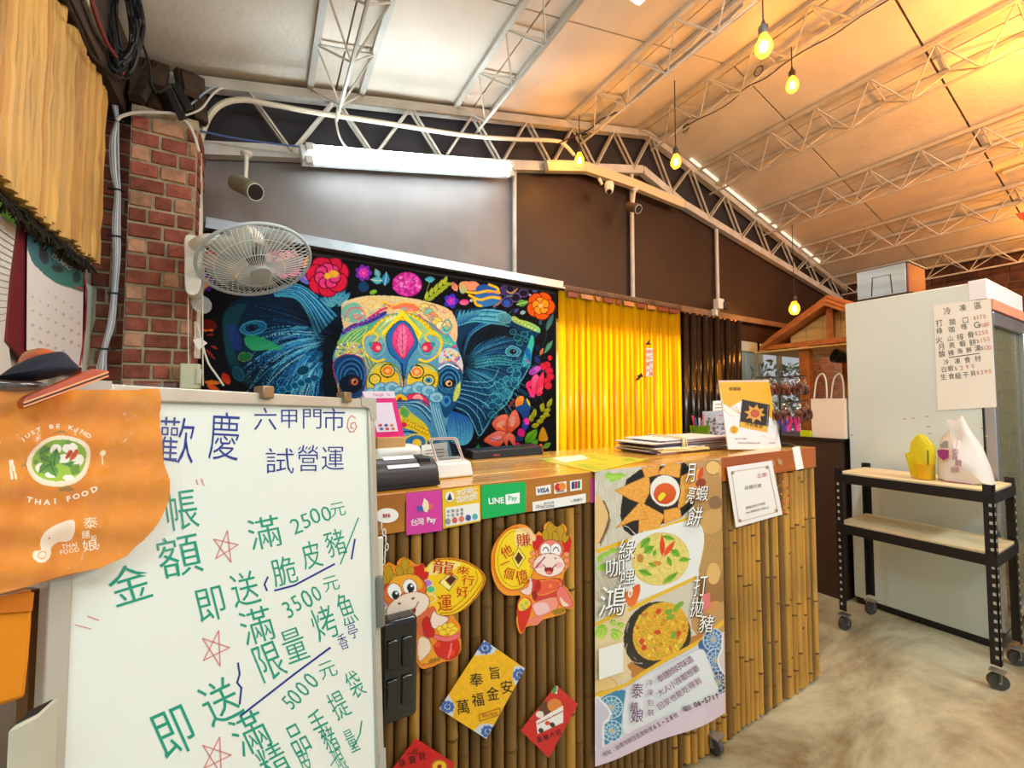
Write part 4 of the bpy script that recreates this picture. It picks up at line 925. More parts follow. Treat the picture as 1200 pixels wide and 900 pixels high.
# blue leaf with pink lotus
p.poly([(410, 205), (460, 240), (495, 320), (470, 370), (440, 420), (418, 520), (400, 430), (350, 380), (325, 300), (355, 240)], (34, 110, 180), True, edge=(14, 50, 110), ew=5)
p.poly([(410, 222), (450, 255), (475, 315), (450, 360), (418, 408), (380, 370), (357, 320), (370, 260)], (246, 90, 160), True, c2=(222, 30, 110), edge=(150, 10, 80), ew=3)
p.poly([(410, 230), (436, 300), (418, 400), (385, 330)], (252, 150, 190), True, a=.6); p.line([(410, 225), (414, 400)], (120, 10, 60), 3, False)
for k in range(4): p.line([(413, 380-k*30), (440+k*5, 340-k*30)], (150, 10, 70), 2, False); p.line([(413, 380-k*30), (385-k*4, 340-k*30)], (150, 10, 70), 2, False)
# gold scroll loops left and right of the lotus
for s, cx in ((-1, 265), (1, 555)):
    X = lambda d: cx + s*d
    p.ell(cx, 340, 60, 58, (120, 180, 190)); p.line([(X(20), 270), (X(55), 290), (X(62), 340), (X(40), 390), (X(-10), 420), (X(-50), 410)], (246, 206, 30), 12); p.line([(X(55), 290), (X(20), 262), (X(-20), 290), (X(0), 315)], (246, 206, 30), 10)
    p.ell(X(-10), 345, 30, 26, (224, 40, 90), 30*s, edge=(110, 10, 50), ew=3); p.ell(X(-20), 350, 12, 12, (250, 160, 160)); p.line([(X(-50), 330), (X(-30), 375), (X(0), 385), (X(10), 365)], (60, 150, 190), 9); p.ell(X(20), 330, 12, 12, (40, 140, 160))
for k in range(6): p.line([(205+k*8, 400), (215+k*10, 440), (225+k*12, 460)], [(100, 130, 30), (190, 200, 50)][k % 2], 5)
# spotted brows
p.poly([(60, 370), (80, 330), (150, 320), (200, 340), (215, 390), (180, 400), (110, 390), (60, 400)], (196, 206, 130), True)
p.poly([(610, 380), (650, 350), (700, 370), (728, 430), (720, 470), (680, 420), (610, 430)], (210, 216, 220), True)
for k in range(26):
    cx, cy = rg.uniform(70, 205), rg.uniform(330, 392); p.ell(cx, cy, 9, 8, [(230, 220, 60), (90, 150, 190), (240, 160, 120), (236, 236, 190)][k % 4], edge=(60, 120, 90), ew=2)
for k in range(22):
    cx, cy = rg.uniform(615, 712), rg.uniform(365, 425); p.ell(cx, cy, 7, 7, [(230, 190, 60), (70, 130, 180), (230, 110, 140)][k % 3])
# eye sockets
p.poly([(48, 430), (90, 390), (150, 385), (200, 410), (222, 480), (215, 560), (180, 620), (110, 610), (60, 520)], (20, 60, 110), True, edge=(180, 60, 110), ew=4)
for k in range(6): p.ell(140, 495+k*4, 74-k*9, 88-k*9, None, 0, edge=[(40, 110, 170), (10, 34, 70)][k % 2], ew=8)
p.ell(140, 540, 62, 50, (8, 22, 40)); p.ell(155, 526, 30, 26, (20, 40, 60)); p.ell(158, 528, 20, 19, (210, 110, 70), edge=(60, 20, 10), ew=4); p.ell(160, 528, 9, 10, (20, 14, 10)); p.ell(154, 521, 3, 3, (250, 250, 250))
p.poly([(600, 470), (640, 440), (690, 440), (725, 480), (718, 540), (700, 620), (640, 720), (610, 650), (595, 540)], (18, 74, 120), True)
for k in range(5): p.ell(655, 520+k*4, 56-k*8, 66-k*8, None, 0, edge=[(50, 130, 180), (10, 40, 80)][k % 2], ew=8)
p.ell(657, 538, 34, 24, (10, 24, 40), 10); p.ell(655, 537, 20, 18, (236, 190, 120), edge=(30, 20, 14), ew=5); p.ell(658, 538, 9, 10, (16, 12, 10)); p.ell(652, 531, 3, 3, (250, 250, 250))
p.ell(640, 630, 28, 32, (60, 140, 190), edge=(20, 70, 130), ew=6); p.ell(642, 628, 12, 15, (20, 70, 150)); p.poly([(690, 560), (715, 530), (712, 590), (690, 630), (676, 620)], (190, 210, 90), True); p.line([(70, 540), (80, 590), (120, 605)], (190, 170, 70), 5)
p.line([(600, 440), (650, 420), (700, 440), (728, 480)], (220, 60, 110), 4); p.line([(605, 460), (650, 436), (705, 460)], (230, 236, 240), 7)
# gold fans above the trunk
p.poly([(225, 560), (235, 480), (280, 430), (350, 430), (400, 480), (415, 560), (330, 545), (270, 570)], (240, 200, 40), True, edge=(90, 120, 30), ew=6)
p.poly([(420, 560), (440, 480), (500, 430), (560, 440), (600, 480), (590, 560), (520, 545), (470, 560)], (240, 200, 40), True, edge=(90, 120, 30), ew=6)
p.line([(235, 560), (245, 480), (300, 435), (370, 450)], (120, 200, 160), 8); p.line([(450, 470), (520, 438), (590, 470)], (120, 200, 190), 8)
for cx, cy, r, c in ((335, 470, 30, (236, 120, 50)), (268, 515, 24, (226, 206, 60)), (490, 475, 30, (240, 130, 80)), (552, 520, 24, (90, 170, 190))):
    p.ell(cx, cy, r+10, r+8, (30, 50, 40)); p.ell(cx, cy, r, r*.9, c, edge=(250, 220, 60), ew=6); p.ell(cx, cy, r*.45, r*.4, (250, 190, 110) if c[0] > 200 else (30, 70, 120))
p.line([(410, 430), (416, 500), (420, 580)], (20, 40, 80), 7); p.line([(360, 450), (395, 490), (405, 560)], (60, 140, 190), 8); p.line([(480, 440), (440, 490), (430, 560)], (60, 140, 190), 8)
# cloud scallops, white-blue
for cx, cy, r in ((250, 590, 36), (300, 565, 40), (355, 560, 38), (400, 580, 34), (450, 575, 38), (500, 560, 40), (550, 575, 38), (590, 610, 36)):
    p.ell(cx, cy, r, r*.8, (140, 200, 220), edge=(50, 120, 170), ew=5); p.ell(cx+4, cy+4, r*.6, r*.5, (96, 170, 204), edge=(180, 220, 232), ew=3)
p.poly([(250, 620), (340, 590), (480, 590), (560, 620), (590, 700), (600, 800), (640, 900), (640, 1000), (260, 1000)], (70, 140, 180), True)
p.poly([(360, 620), (400, 592), (440, 620), (420, 645), (380, 640)], (244, 190, 20), True); p.ell(400, 620, 12, 10, (160, 40, 20))
p.poly([(440, 600), (500, 590), (545, 620), (550, 660), (500, 650), (455, 640)], (230, 50, 100), True, edge=(120, 10, 50), ew=4); p.ell(495, 620, 24, 22, (246, 150, 150), edge=(250, 210, 190), ew=4)
for k in range(7): p.line([(300, 690-k*14), (400, 648-k*3), (500, 670-k*8), (560, 740-k*14)], [(16, 60, 110), (130, 196, 216), (40, 110, 160)][k % 3], 7)
p.poly([(380, 720), (415, 655), (470, 700), (540, 760), (560, 840), (480, 790), (420, 770)], (200, 200, 60), True, c2=(240, 200, 20)); 
for k in range(12): p.ell(390+k*14, 740+abs(k-3)*7, 12, 12, (244, 206, 40), edge=(150, 110, 10), ew=3)
p.ell(420, 755, 16, 14, (220, 40, 60)); p.poly([(400, 690), (415, 660), (450, 690), (430, 720)], (90, 170, 90), True)
for k in range(9): p.line([(380, 810+k*14), (440, 790+k*14), (520, 820+k*12), (580, 900+k*8)], [(14, 50, 96), (110, 180, 210), (234, 200, 50)][k % 3], 8)
for k in range(8): p.line([(560+k*7, 640+k*6), (590+k*6, 760), (630+k*5, 900), (640+k*6, 1000)], [(150, 206, 224), (60, 130, 180)][k % 2], 6)
p.ell(480, 850, 60, 44, (40, 120, 170), 10, edge=(236, 206, 40), ew=8); p.ell(490, 850, 24, 20, (244, 206, 60))
p.noise(ALL, .16, .9, .9, 3)
p.build('printed_cloth', M_cloth, tap)
MB().box((x1 - .004, 2.368, zb_), (x1 + .004, 2.38, zt_)).box((x0, 2.368, zt_ - .004), (x1, 2.376, zt_ + .006)).build('hem', M_dark, tap)

# ------------------------------------------------------------------ menu poster on the counter front
PPo = PL('y', YF - .010)
po = thing('menu_poster', 'tall glossy menu poster of crackers, curry and minced meat on the bamboo counter', 'poster', on(775, 720, PPo))
p = Print([(697, 552), (845, 537), (851, 836), (696, 897)], PPo, 230, 400, bulge=lambda u, v: .008*np.sin(PI*u)*v + .006*np.sin(u*9+1)*v)
p.fill((210, 204, 186)); p.at(690, 540, 5); ALL = np.arange(len(p.x))
for k in range(40): p.line([(30+k*8, 60), (40+k*8+rg.uniform(-4, 4), 500)], (186, 178, 156), 2, False, a=.7)
# right side wood and sacking
p.poly([(560, 0), (800, -10), (800, 900), (620, 900), (640, 700), (660, 400), (560, 200)], (196, 150, 90), c2=(150, 104, 56)); p.poly([(660, 400), (780, 400), (780, 660), (640, 660)], (186, 146, 84), True)
for k in range(30): p.line([(640, 300+k*12), (780, 290+k*12)], (150, 110, 60), 2, False, a=.6)
p.poly([(650, 320), (700, 290), (770, 280), (770, 400), (680, 420)], (206, 160, 96), True); p.ell(728, 40, 45, 42, (232, 190, 110), edge=(150, 96, 40), ew=5); p.ell(790, 60, 30, 40, (222, 170, 90)); p.ell(740, 245, 40, 40, (120, 92, 70), a=.8)
# basil and log
for k in range(12): p.leaf(90+rg.uniform(0, 100), 100+rg.uniform(-25, 30), 110+rg.uniform(0, 120), 80+rg.uniform(-20, 50), 26, (130, 190, 50), c2=(180, 220, 90))
p.poly([(40, 220), (80, 230), (110, 300), (105, 380), (60, 480), (35, 520)], (230, 190, 130), True); p.line([(85, 235), (115, 310), (108, 380), (62, 480)], (110, 66, 30), 9); p.poly([(116, 330), (122, 380), (66, 500), (70, 470)], (90, 60, 40), True, a=.6)
# black plate and crackers
p.poly([(220, 110), (300, 50), (560, 10), (600, 50), (620, 250), (540, 330), (430, 370), (250, 440), (200, 400), (180, 310), (200, 190)], (16, 16, 18)); p.line([(205, 380), (230, 390), (270, 430)], (220, 220, 220), 4); p.line([(182, 310), (185, 270)], (220, 220, 220), 3)
CR = (232, 160, 60)
for P_ in ([(150, 175), (350, 85), (365, 170), (320, 255), (240, 225)], [(310, 40), (420, 20), (400, 85), (330, 100)], [(390, 80), (470, 10), (540, 20), (530, 100), (440, 80)], [(300, 240), (445, 320), (400, 410), (290, 420)], [(155, 395), (300, 240), (340, 340), (260, 350)], [(440, 290), (530, 270), (540, 330), (440, 370)], [(540, 90), (650, 40), (640, 200), (520, 285)]):
    i_ = p.poly(P_, CR, False, edge=(190, 110, 30), ew=3); p.noise(i_, .16, .8, .8, 5); p.speck(i_, (248, 200, 110), .12, rg)
p.ell(446, 178, 92, 96, (70, 40, 26), 10); p.ell(446, 176, 86, 92, (238, 236, 228), 10); p.ell(445, 192, 66, 62, (226, 100, 30), 20, c2=(206, 70, 16)); p.poly([(405, 215), (430, 185), (450, 200), (420, 235)], (240, 220, 40), True)
p.leaf(640, 120, 670, 30, 30, (216, 70, 30)); p.ell(655, 130, 32, 26, (150, 60, 30), 30); p.line([(600, 180), (650, 160), (690, 190)], (190, 60, 30), 5)
p.leaf(600, 150, 580, 230, 20, (230, 190, 120))
# yellow bands and white bowl
p.poly([(40, 520), (600, 320), (600, 345), (40, 545)], (236, 186, 30)); p.poly([(40, 545), (230, 480), (200, 560), (60, 900), (20, 900)], (206, 196, 176))
for k in range(18): p.line([(40+k*10, 560), (30+k*8, 860)], (180, 168, 146), 2, False, a=.7)
for P_ in ((50, 600, 80, 540), (80, 560, 120, 530), (40, 640, 110, 600), (60, 620, 100, 640), (110, 530, 170, 520)): p.leaf(*P_, 34, (120, 190, 40), c2=(170, 210, 80))
p.poly([(240, 460), (420, 395), (600, 345), (655, 380), (672, 470), (640, 620), (600, 690), (330, 800), (210, 830), (200, 700)], (232, 234, 232), True)
i_ = p.ell(415, 575, 168, 150, (226, 206, 110), 25, edge=(214, 190, 110), ew=6); p.noise(i_, .15, .6, .6, 8); p.speck(i_, (240, 232, 170), .08, rg)
for k in range(16): p.ell(rg.uniform(300, 520), rg.uniform(470, 680), rg.uniform(16, 34), rg.uniform(10, 20), (236, 214, 120), rg.uniform(0, 180), edge=(200, 170, 80), ew=2)
for P_ in ((300, 510, 360, 450, 50), (320, 540, 380, 500, 50), (290, 640, 370, 670, 40), (430, 720, 520, 650, 34), (480, 520, 530, 560, 46), (520, 580, 590, 575, 30), (350, 600, 400, 620, 30), (460, 560, 480, 620, 30), (430, 440, 500, 460, 30), (380, 560, 390, 520, 26)): p.leaf(*P_, (90, 160, 30), c2=(130, 190, 50), vein=(60, 110, 20))
p.leaf(430, 560, 428, 430, 32, (222, 60, 30)); p.leaf(435, 560, 505, 465, 32, (226, 74, 34)); p.ell(300, 570, 20, 26, (190, 130, 60)); p.ell(400, 600, 26, 14, (210, 140, 60))
p.poly([(220, 870), (250, 850), (620, 670), (620, 692), (340, 830), (200, 900), (180, 900)], (236, 186, 30))
p.poly([(205, 780), (240, 750), (290, 720), (300, 760), (270, 840), (230, 850)], (220, 80, 30), True, c2=(236, 120, 40)); p.ell(240, 770, 14, 30, (240, 240, 236), -10); p.ell(240, 775, 6, 14, (236, 130, 40))
# lower picture
p.at(690, 710, 4.735)
p.poly([(560, 0), (800, -30), (760, 150), (600, 170), (560, 120)], (196, 150, 96)); p.ell(690, -180, 40, 60, (226, 180, 110)); p.leaf(640, 40, 720, -30, 60, (206, 150, 80))
i_ = p.poly([(30, 90), (200, -10), (230, 60), (240, 300), (230, 380), (30, 480)], (228, 206, 160)); 
for k in range(14): p.line([(30+k*15, 100), (30+k*15, 460)], (208, 186, 140), 2, False, a=.6)
for P_ in ((90, 100, 60, 190), (110, 130, 190, 160), (100, 110, 30, 130), (150, 120, 190, 90), (120, 140, 160, 190), (60, 120, 40, 180), (110, 100, 150, 80)): p.leaf(*P_, 40, (120, 186, 30), c2=(190, 220, 80), vein=(220, 236, 150))
p.poly([(25, 95), (200, 10), (190, 35), (25, 115)], (236, 186, 30))
p.poly([(240, 300), (600, 150), (590, 200), (480, 260), (260, 390), (230, 360)], (190, 120, 50), True); p.ell(372, 165, 196, 180, (24, 22, 20), 55); p.ell(345, 200, 158, 100, None, 30, edge=(210, 210, 200), ew=3, a=.5); p.poly([(205, 130), (230, 100), (260, 280), (360, 316), (380, 325), (250, 290)], (200, 200, 196), True, a=.4)
p.ell(376, 155, 182, 166, (20, 18, 18), 55); i_ = p.ell(392, 140, 172, 142, (222, 166, 34), 55); p.noise(i_, .3, 1.2, 1.2, 9); p.speck(i_, (246, 214, 60), .2, rg); p.speck(i_, (190, 110, 30), .12, rg)
for k in range(70):
    a = rg.uniform(0, 2*PI); q = math.sqrt(rg.random()); cx = 392+math.cos(a)*q*140; cy = 140+math.sin(a)*q*150; p.ell(cx, cy, rg.uniform(6, 13), rg.uniform(5, 9), [(240, 196, 50), (206, 120, 40), (246, 220, 90), (170, 180, 40)][k % 4], rg.uniform(0, 180))
for cx, cy in ((290, 195), (380, 145), (490, 150), (385, 30), (305, 230)): p.ell(cx, cy, 18, 14, (214, 60, 30), rg.uniform(0, 90))
for cx, cy in ((440, 30), (480, 10), (465, 160), (500, -10), (450, 60)): p.ell(cx, cy, 24, 14, (120, 170, 40), rg.uniform(0, 90))
p.poly([(25, 485), (200, 420), (400, 300), (600, 180), (770, 60), (770, 90), (600, 205), (400, 325), (210, 440), (25, 515)], (236, 186, 30)); p.poly([(0, 0), (25, 0), (25, 600), (0, 600)], (228, 206, 160))
p.poly([(60, 400), (110, 390), (150, 440), (60, 470), (25, 480), (25, 410)], (236, 200, 130), True, edge=(200, 150, 80), ew=4)
# footer with blue tiles
p.poly([(20, 515), (210, 438), (590, 212), (760, 140), (800, 120), (800, 700), (20, 900)], (206, 214, 222))
def tile(cx, cy, r, c):
    p.ell(cx, cy, r, r, c)
    for k in range(12): p.line([(cx, cy), (cx+math.cos(k*PI/6)*r, cy+math.sin(k*PI/6)*r)], (206, 226, 236), 4, False)
    p.ell(cx, cy, r*.62, r*.62, None, edge=(206, 226, 236), ew=4); p.ell(cx, cy, r*.98, r*.98, None, edge=(206, 226, 236), ew=5); p.ell(cx, cy, r*.18, r*.18, (196, 180, 120))
p.poly([(60, 510), (190, 460), (190, 560), (150, 700), (70, 760), (110, 600)], (40, 130, 170), True); tile(118, 555, 62, (44, 134, 176)); tile(120, 685, 58, (44, 134, 176))
p.poly([(595, 210), (680, 160), (750, 170), (750, 240), (700, 300), (760, 380), (760, 480), (690, 490), (670, 380)], (34, 96, 160), True); tile(685, 185, 62, (40, 110, 176)); tile(700, 300, 66, (40, 110, 176)); tile(715, 420, 64, (26, 50, 110))
p.poly([(745, 170), (780, 160), (780, 380), (740, 360), (715, 300), (740, 240)], (214, 204, 216), True, edge=(236, 236, 240), ew=10)
p.poly([(30, 520), (70, 530), (110, 580), (100, 620), (75, 650), (70, 780), (30, 790)], (206, 200, 216), True, edge=(236, 236, 240), ew=10)
p.poly([(200, 470), (230, 430), (420, 330), (600, 235), (650, 290), (690, 400), (695, 490), (400, 620), (190, 700)], (226, 232, 238), True, edge=(196, 200, 204), ew=5)
p.poly([(20, 800), (200, 705), (400, 620), (600, 520), (800, 470), (800, 640), (500, 700), (20, 920)], (222, 204, 222))
p.build('printed_sheet', M_gloss, po)
M_wl = mat('white_lettering', (250, 250, 248), .5); M_pur = mat('purple_lettering', (124, 20, 110), .6); M_bk = mat('black_lettering', (24, 20, 24), .6)
T5 = lambda x, y: (690 + x/5, 540 + y/5)
def brush(items, n='brush_lettering'):
    letters([(a, b+.9, c+.9, d, e, f, g) for a, b, c, d, e, f, g in items], PPo, .0115, M_bk, po, n + '_shadow', bold=.035)
    letters(items, PPo, .0135, M_wl, po, n, bold=.012)
brush([('月', *T5(598, 70), 22, 0, .5, .1), ('亮', *T5(600, 200), 20, -8, .45, .1), ('蝦', *T5(665, 190), 17, 0, .75, .1), ('餅', *T5(622, 325), 22, 0, .7, .2),
       ('綠', *T5(225, 520), 24, 5, .75, .2), ('咖', *T5(155, 625), 20, 8, 1.1, .15), ('哩', *T5(228, 680), 18, 5, .85, .2), ('鴻', *T5(140, 820), 34, 5, .85, .2),
       ('打', *T5(655, 730), 24, 5, .6, .2), ('拋', *T5(635, 860), 22, 0, .65, .15), ('豬', 828, 731, 20, 0, .8, .15)])
T6 = lambda x, y: (690 + x/4.735, 710 + y/4.735)
def col_(s, a, b, h, sx=1): return run(s, *T6(*a), *T6(*b), h, sx=sx)
letters(col_('冷凍包裝', (338, 425), (345, 592), 7.2) + run('泰饍娘好味道', *T6(398, 402), *T6(560, 300), 8.3, sx=.95) + run('大人小孩都想要', *T6(400, 480), *T6(595, 352), 7.8, sx=.95) + run('回家也能吃得到', *T6(400, 555), *T6(605, 420), 7.8, sx=.95), PPo, .0135, M_pur, po, 'slogan', bold=.02)
letters([('泰', *T6(270, 470), 17, 0, .75, .1), ('饍', *T6(252, 560), 11, 0, .8, .1), ('娘', *T6(270, 610), 15, 5, .9, .2)], PPo, .0135, mat('grey_purple', (110, 60, 110), .6), po, 'signature')
letters([(c_, *T6(90+i*23, 822-i*12.6), 5.6, 28, .9) for i, c_ in enumerate('地址：台南市麻豆區南勢里65-28號')] + [(c_, *T6(535+i*19.5, 572-i*8), 6.4, 20, .9) for i, c_ in enumerate('電話：06-5711')], PPo, .0135, M_bk, po, 'address_line', bold=.012)
patch([(822, 697), (832, 694), (833, 712), (824, 715)], PPo, .012, mat('pink_seal', (226, 120, 120), .6), po, 'seal')
patch([T6(55, 240), T6(190, 200), T6(192, 365), T6(57, 412)], PPo, .012, mat('blank_white', (240, 240, 236), .6), po, 'white_square')

# ------------------------------------------------------------------ payment stickers on the apron
PA = PL('y', YF - .0035)
def label_plate(name, label, pts, m, t=.001, cat='sticker', pl=PA, off=0, **kw):
    c = on(sum(q[0] for q in pts)/len(pts), sum(q[1] for q in pts)/len(pts), pl); th = thing(name, label, cat, c, **kw)
    patch(pts, pl, off, m, th, 'backing', t=t); return th
T7 = lambda x, y: (420 + x/4.286, 450 + y/4.286)
s = label_plate('payment_sticker', 'white oval sticker with red BNi letters at the left end of the apron', ellpts(*T7(143, 661), 13.8, 8.6, 4), mat('sticker_white', (244, 240, 234), .4))
letters([('BNi', *T7(142, 661), 4.6, 4, .92)], PA, .0012, mat('bni_red', (170, 30, 40), .5), s, bold=.03)
s = label_plate('payment_sticker', 'square magenta sticker with white mobile pay lettering', [T7(240, 548), T7(418, 534), T7(422, 736), T7(242, 760)], mat('magenta', (214, 62, 160), .4))
patch([T7(x, y) for x, y in ((330, 572), (350, 590), (356, 620), (345, 645), (330, 640), (320, 610))], PA, .001, mat('cream', (240, 226, 190), .5), s, 'emblem'); patch([T7(x, y) for x, y in ((295, 610), (322, 615), (328, 640), (300, 640))], PA, .0012, mat('emb_blue', (60, 90, 170), .5), s, 'emblem'); patch([T7(x, y) for x, y in ((352, 600), (376, 605), (372, 628), (355, 630))], PA, .0012, mat('emb_red', (226, 110, 80), .5), s, 'emblem')
letters([('台', *T7(280, 694), 8, 5, 1), ('灣', *T7(312, 690), 8, 5, 1), ('Pay', *T7(367, 686), 8.5, 5, .85)], PA, .0012, M_wl, s, bold=.02)
s = label_plate('payment_sticker', 'yellow and white sticker about electronic invoices', [T7(422, 533), T7(610, 508), T7(614, 690), T7(426, 727)], mat('sticker_yellow', (240, 196, 30), .4))
patch([T7(436, 622), T7(606, 596), T7(610, 684), T7(438, 716)], PA, .001, mat('sticker_white', (244, 240, 234), .4), s, 'white_field'); patch(ellpts(*T7(459, 566), 5.4, 6, 0), PA, .001, mat('sticker_white', (244, 240, 234), .4), s, 'round_emblem'); patch([T7(x, y) for x, y in ((459, 545), (468, 570), (472, 582), (446, 584), (450, 570))], PA, .0016, mat('navy_ink', (40, 50, 80), .5), s, 'bell')
letters(run('本店開立', *T7(505, 545), *T7(582, 533), 7.2) + run('雲端發票', *T7(505, 580), *T7(582, 567), 7.2), PA, .0012, M_wl, s, bold=.02)
letters(run('拒開發票', *T7(452, 640), *T7(520, 632), 3.6) + run('中獎發票', *T7(452, 662), *T7(520, 652), 3.6), PA, .0018, mat('navy_ink', (40, 50, 80), .5), s)
for i, c in enumerate(((150, 150, 150), (214, 90, 90), (226, 120, 90), (60, 90, 160), (90, 180, 190))): patch(ellpts(*T7(450 + i*34, 690 - i*6), 3.2, 3.6), PA, .0018, mat('dot%d' % i, c, .5), s, 'dot')
x_, y_ = [], []
def rrect(q, r=.12, n=5):   # rounded quad from four pixel corners
    q = [np.array(a, float) for a in q]; out = []
    for i in range(4):
        c = q[i]; a = c + (q[i-1]-c)*r; b = c + (q[(i+1) % 4]-c)*r
        for k in range(n+1): t = k/n; out.append(tuple((1-t)**2*a + 2*t*(1-t)*c + t*t*b))
    return out
s = label_plate('payment_sticker', 'large green rounded sticker with white LINE Pay lettering', rrect([T7(618, 508), T7(842, 490), T7(842, 644), T7(620, 680)], .09), mat('line_green', (16, 178, 90), .35))
patch([T7(738, 556), T7(810, 545), T7(810, 598), T7(740, 606)], PA, .001, M_wl, s, 'white_field'); letters([('LINE', *T7(693, 586), 7.2, 4, .95)], PA, .0012, M_wl, s, bold=.03); letters([('Pay', *T7(776, 576), 8.2, 5, .85)], PA, .0018, mat('line_green', (16, 178, 90)), s, bold=.005)
s = label_plate('card_sticker', 'small white card logo sticker reading VISA', [T7(891, 518), T7(966, 505), T7(967, 549), T7(892, 561)], mat('sticker_white', (244, 240, 234)))
letters([('VISA', *T7(929, 534), 5.6, 5, .95, .25)], PA, .0012, mat('visa_navy', (24, 34, 110), .5), s, bold=.02)
s = label_plate('card_sticker', 'small white card logo sticker with red and orange discs', [T7(982, 500), T7(1044, 488), T7(1046, 542), T7(984, 553)], mat('sticker_white', (244, 240, 234)))
patch(ellpts(*T7(1004, 518), 4.2, 4.6), PA, .001, mat('mc_red', (206, 40, 40), .5), s, 'disc'); patch(ellpts(*T7(1024, 515), 4.2, 4.6), PA, .0014, mat('mc_orange', (240, 140, 40), .5), s, 'disc'); strokes([([T7(996, 542), T7(1034, 537)], .8)], PA, .0014, M_bk, s)
s = label_plate('card_sticker', 'small white card logo sticker with blue, red and green bars', [T7(1062, 487), T7(1122, 480), T7(1123, 530), T7(1064, 540)], mat('sticker_white', (244, 240, 234)))
for i, c in enumerate(((30, 50, 130), (190, 30, 50), (20, 120, 70))): patch([T7(1072+i*15, 492-i*2), T7(1084+i*15, 490-i*2), T7(1084+i*15, 526-i*2), T7(1072+i*15, 528-i*2)], PA, .001, mat('bar%d' % i, c, .5), s, 'bar')
s = label_plate('welcome_sticker', 'narrow white strip sticker reading Welcome under the card logos', [T7(874, 594), T7(1142, 550), T7(1143, 596), T7(876, 640)], mat('sticker_white', (244, 240, 234)))
letters([('Welcome', *T7(938, 613), 4.6, 5, .85, .3), ('歡迎光臨', *T7(958, 597), 2.6, 8, 1)], PA, .0012, mat('grey_ink', (110, 110, 110), .5), s); letters([('e 悠遊付', *T7(1097, 583), 3.4, 8, 1)], PA, .0012, M_bk, s)
s = label_plate('edge_sticker', 'small magenta sticker half hidden behind the menu poster', [T7(1168, 478), T7(1188, 474), T7(1192, 594), T7(1170, 598)], mat('magenta', (214, 62, 160)))

# ------------------------------------------------------------------ things pinned on the bamboo
PB = PL('y', YF - .004)
def paper_print(name, label, cat, corners, n, paint, pl=PB, clip=None, smooth=True, m=None, bulge=None):
    xs_ = [c[0] for c in corners]; ys_ = [c[1] for c in corners]
    th = thing(name, label, cat, on(sum(xs_)/4, sum(ys_)/4, pl)); q = Print(corners, pl, n[0], n[1], bulge=bulge); q.fill((240, 190, 40)); paint(q)
    q.x0, q.y0, q.k = q.cl0 if hasattr(q, 'cl0') else (0, 0, 1); q.clip = clip
    q.build('printed_card', m or M_gloss, th, **({'smooth_clip': smooth} if clip is not None else {})); return th
GOLD = (246, 200, 20); GO = (206, 110, 20); RED = (206, 30, 24)
def coin(q, cx, cy, rx, ry, a, hole, hc):
    q.ell(cx, cy, rx, ry, (240, 120, 20), a); q.ell(cx+3, cy, rx*.93, ry*.95, (250, 210, 20), a, edge=(150, 90, 10), ew=4); q.ell(cx+8, cy-2, rx*.80, ry*.86, (252, 216, 30), a, edge=(190, 120, 10), ew=4)
    q.poly(hole, (250, 236, 120), edge=(120, 60, 10), ew=4); hx = sum(h[0] for h in hole)/4; hy = sum(h[1] for h in hole)/4
    q.poly([(hx+(h[0]-hx)*.6, hy+(h[1]-hy)*.6) for h in hole], (90, 40, 16), edge=(60, 20, 5), ew=3)
def face(q, cx, cy, s, skin, open_eye, tilt=0):
    q.ell(cx, cy-46*s, 78*s, 66*s, skin, tilt, edge=(150, 40, 20), ew=5)
    for d in (-1, 1): q.ell(cx+d*38*s-4, cy-66*s-d*tilt*.9, 34*s, 42*s, (250, 248, 244), tilt, edge=(150, 50, 30), ew=4)
    q.ell(cx, cy+16*s, 104*s, 66*s, (246, 222, 206), tilt, edge=(150, 60, 40), ew=5)
    for d in (-1, 1):
        ex, ey = cx+d*34*s, cy-58*s-d*tilt*.9
        if open_eye: q.ell(ex, ey, 20*s, 26*s, (20, 16, 16)); q.ell(ex-6*s, ey-8*s, 7*s, 8*s, (255, 255, 255))
        else: q.line([(ex-20*s, ey+6*s), (ex, ey-14*s), (ex+20*s, ey+6*s)], (20, 16, 16), 6)
        q.ell(cx+d*34*s, cy-10*s-d*tilt*.9, 8*s, 5*s, (120, 60, 40)); q.ell(cx+d*76*s, cy+20*s-d*tilt, 20*s, 14*s, (246, 190, 180))
    q.line([(cx-46*s, cy+20*s), (cx, cy+50*s), (cx+56*s, cy+2*s-tilt)], (70, 20, 16), 6); q.poly([(cx-24*s, cy+38*s), (cx+34*s, cy+24*s-tilt*.5), (cx+22*s, cy+62*s), (cx-6*s, cy+66*s)], (150, 24, 24), True); q.ell(cx+8*s, cy+54*s, 18*s, 10*s, (240, 120, 100))
def antler(q, x, y, s):
    for a_, b_, c_, d_ in ((0, 0, 26, 52), (-30, 22, 20, 34), (30, 26, 20, 32)): q.ell(x+a_*s, y+b_*s, c_*s, d_*s, (190, 150, 20), -a_*.5, edge=(130, 80, 10), ew=4)
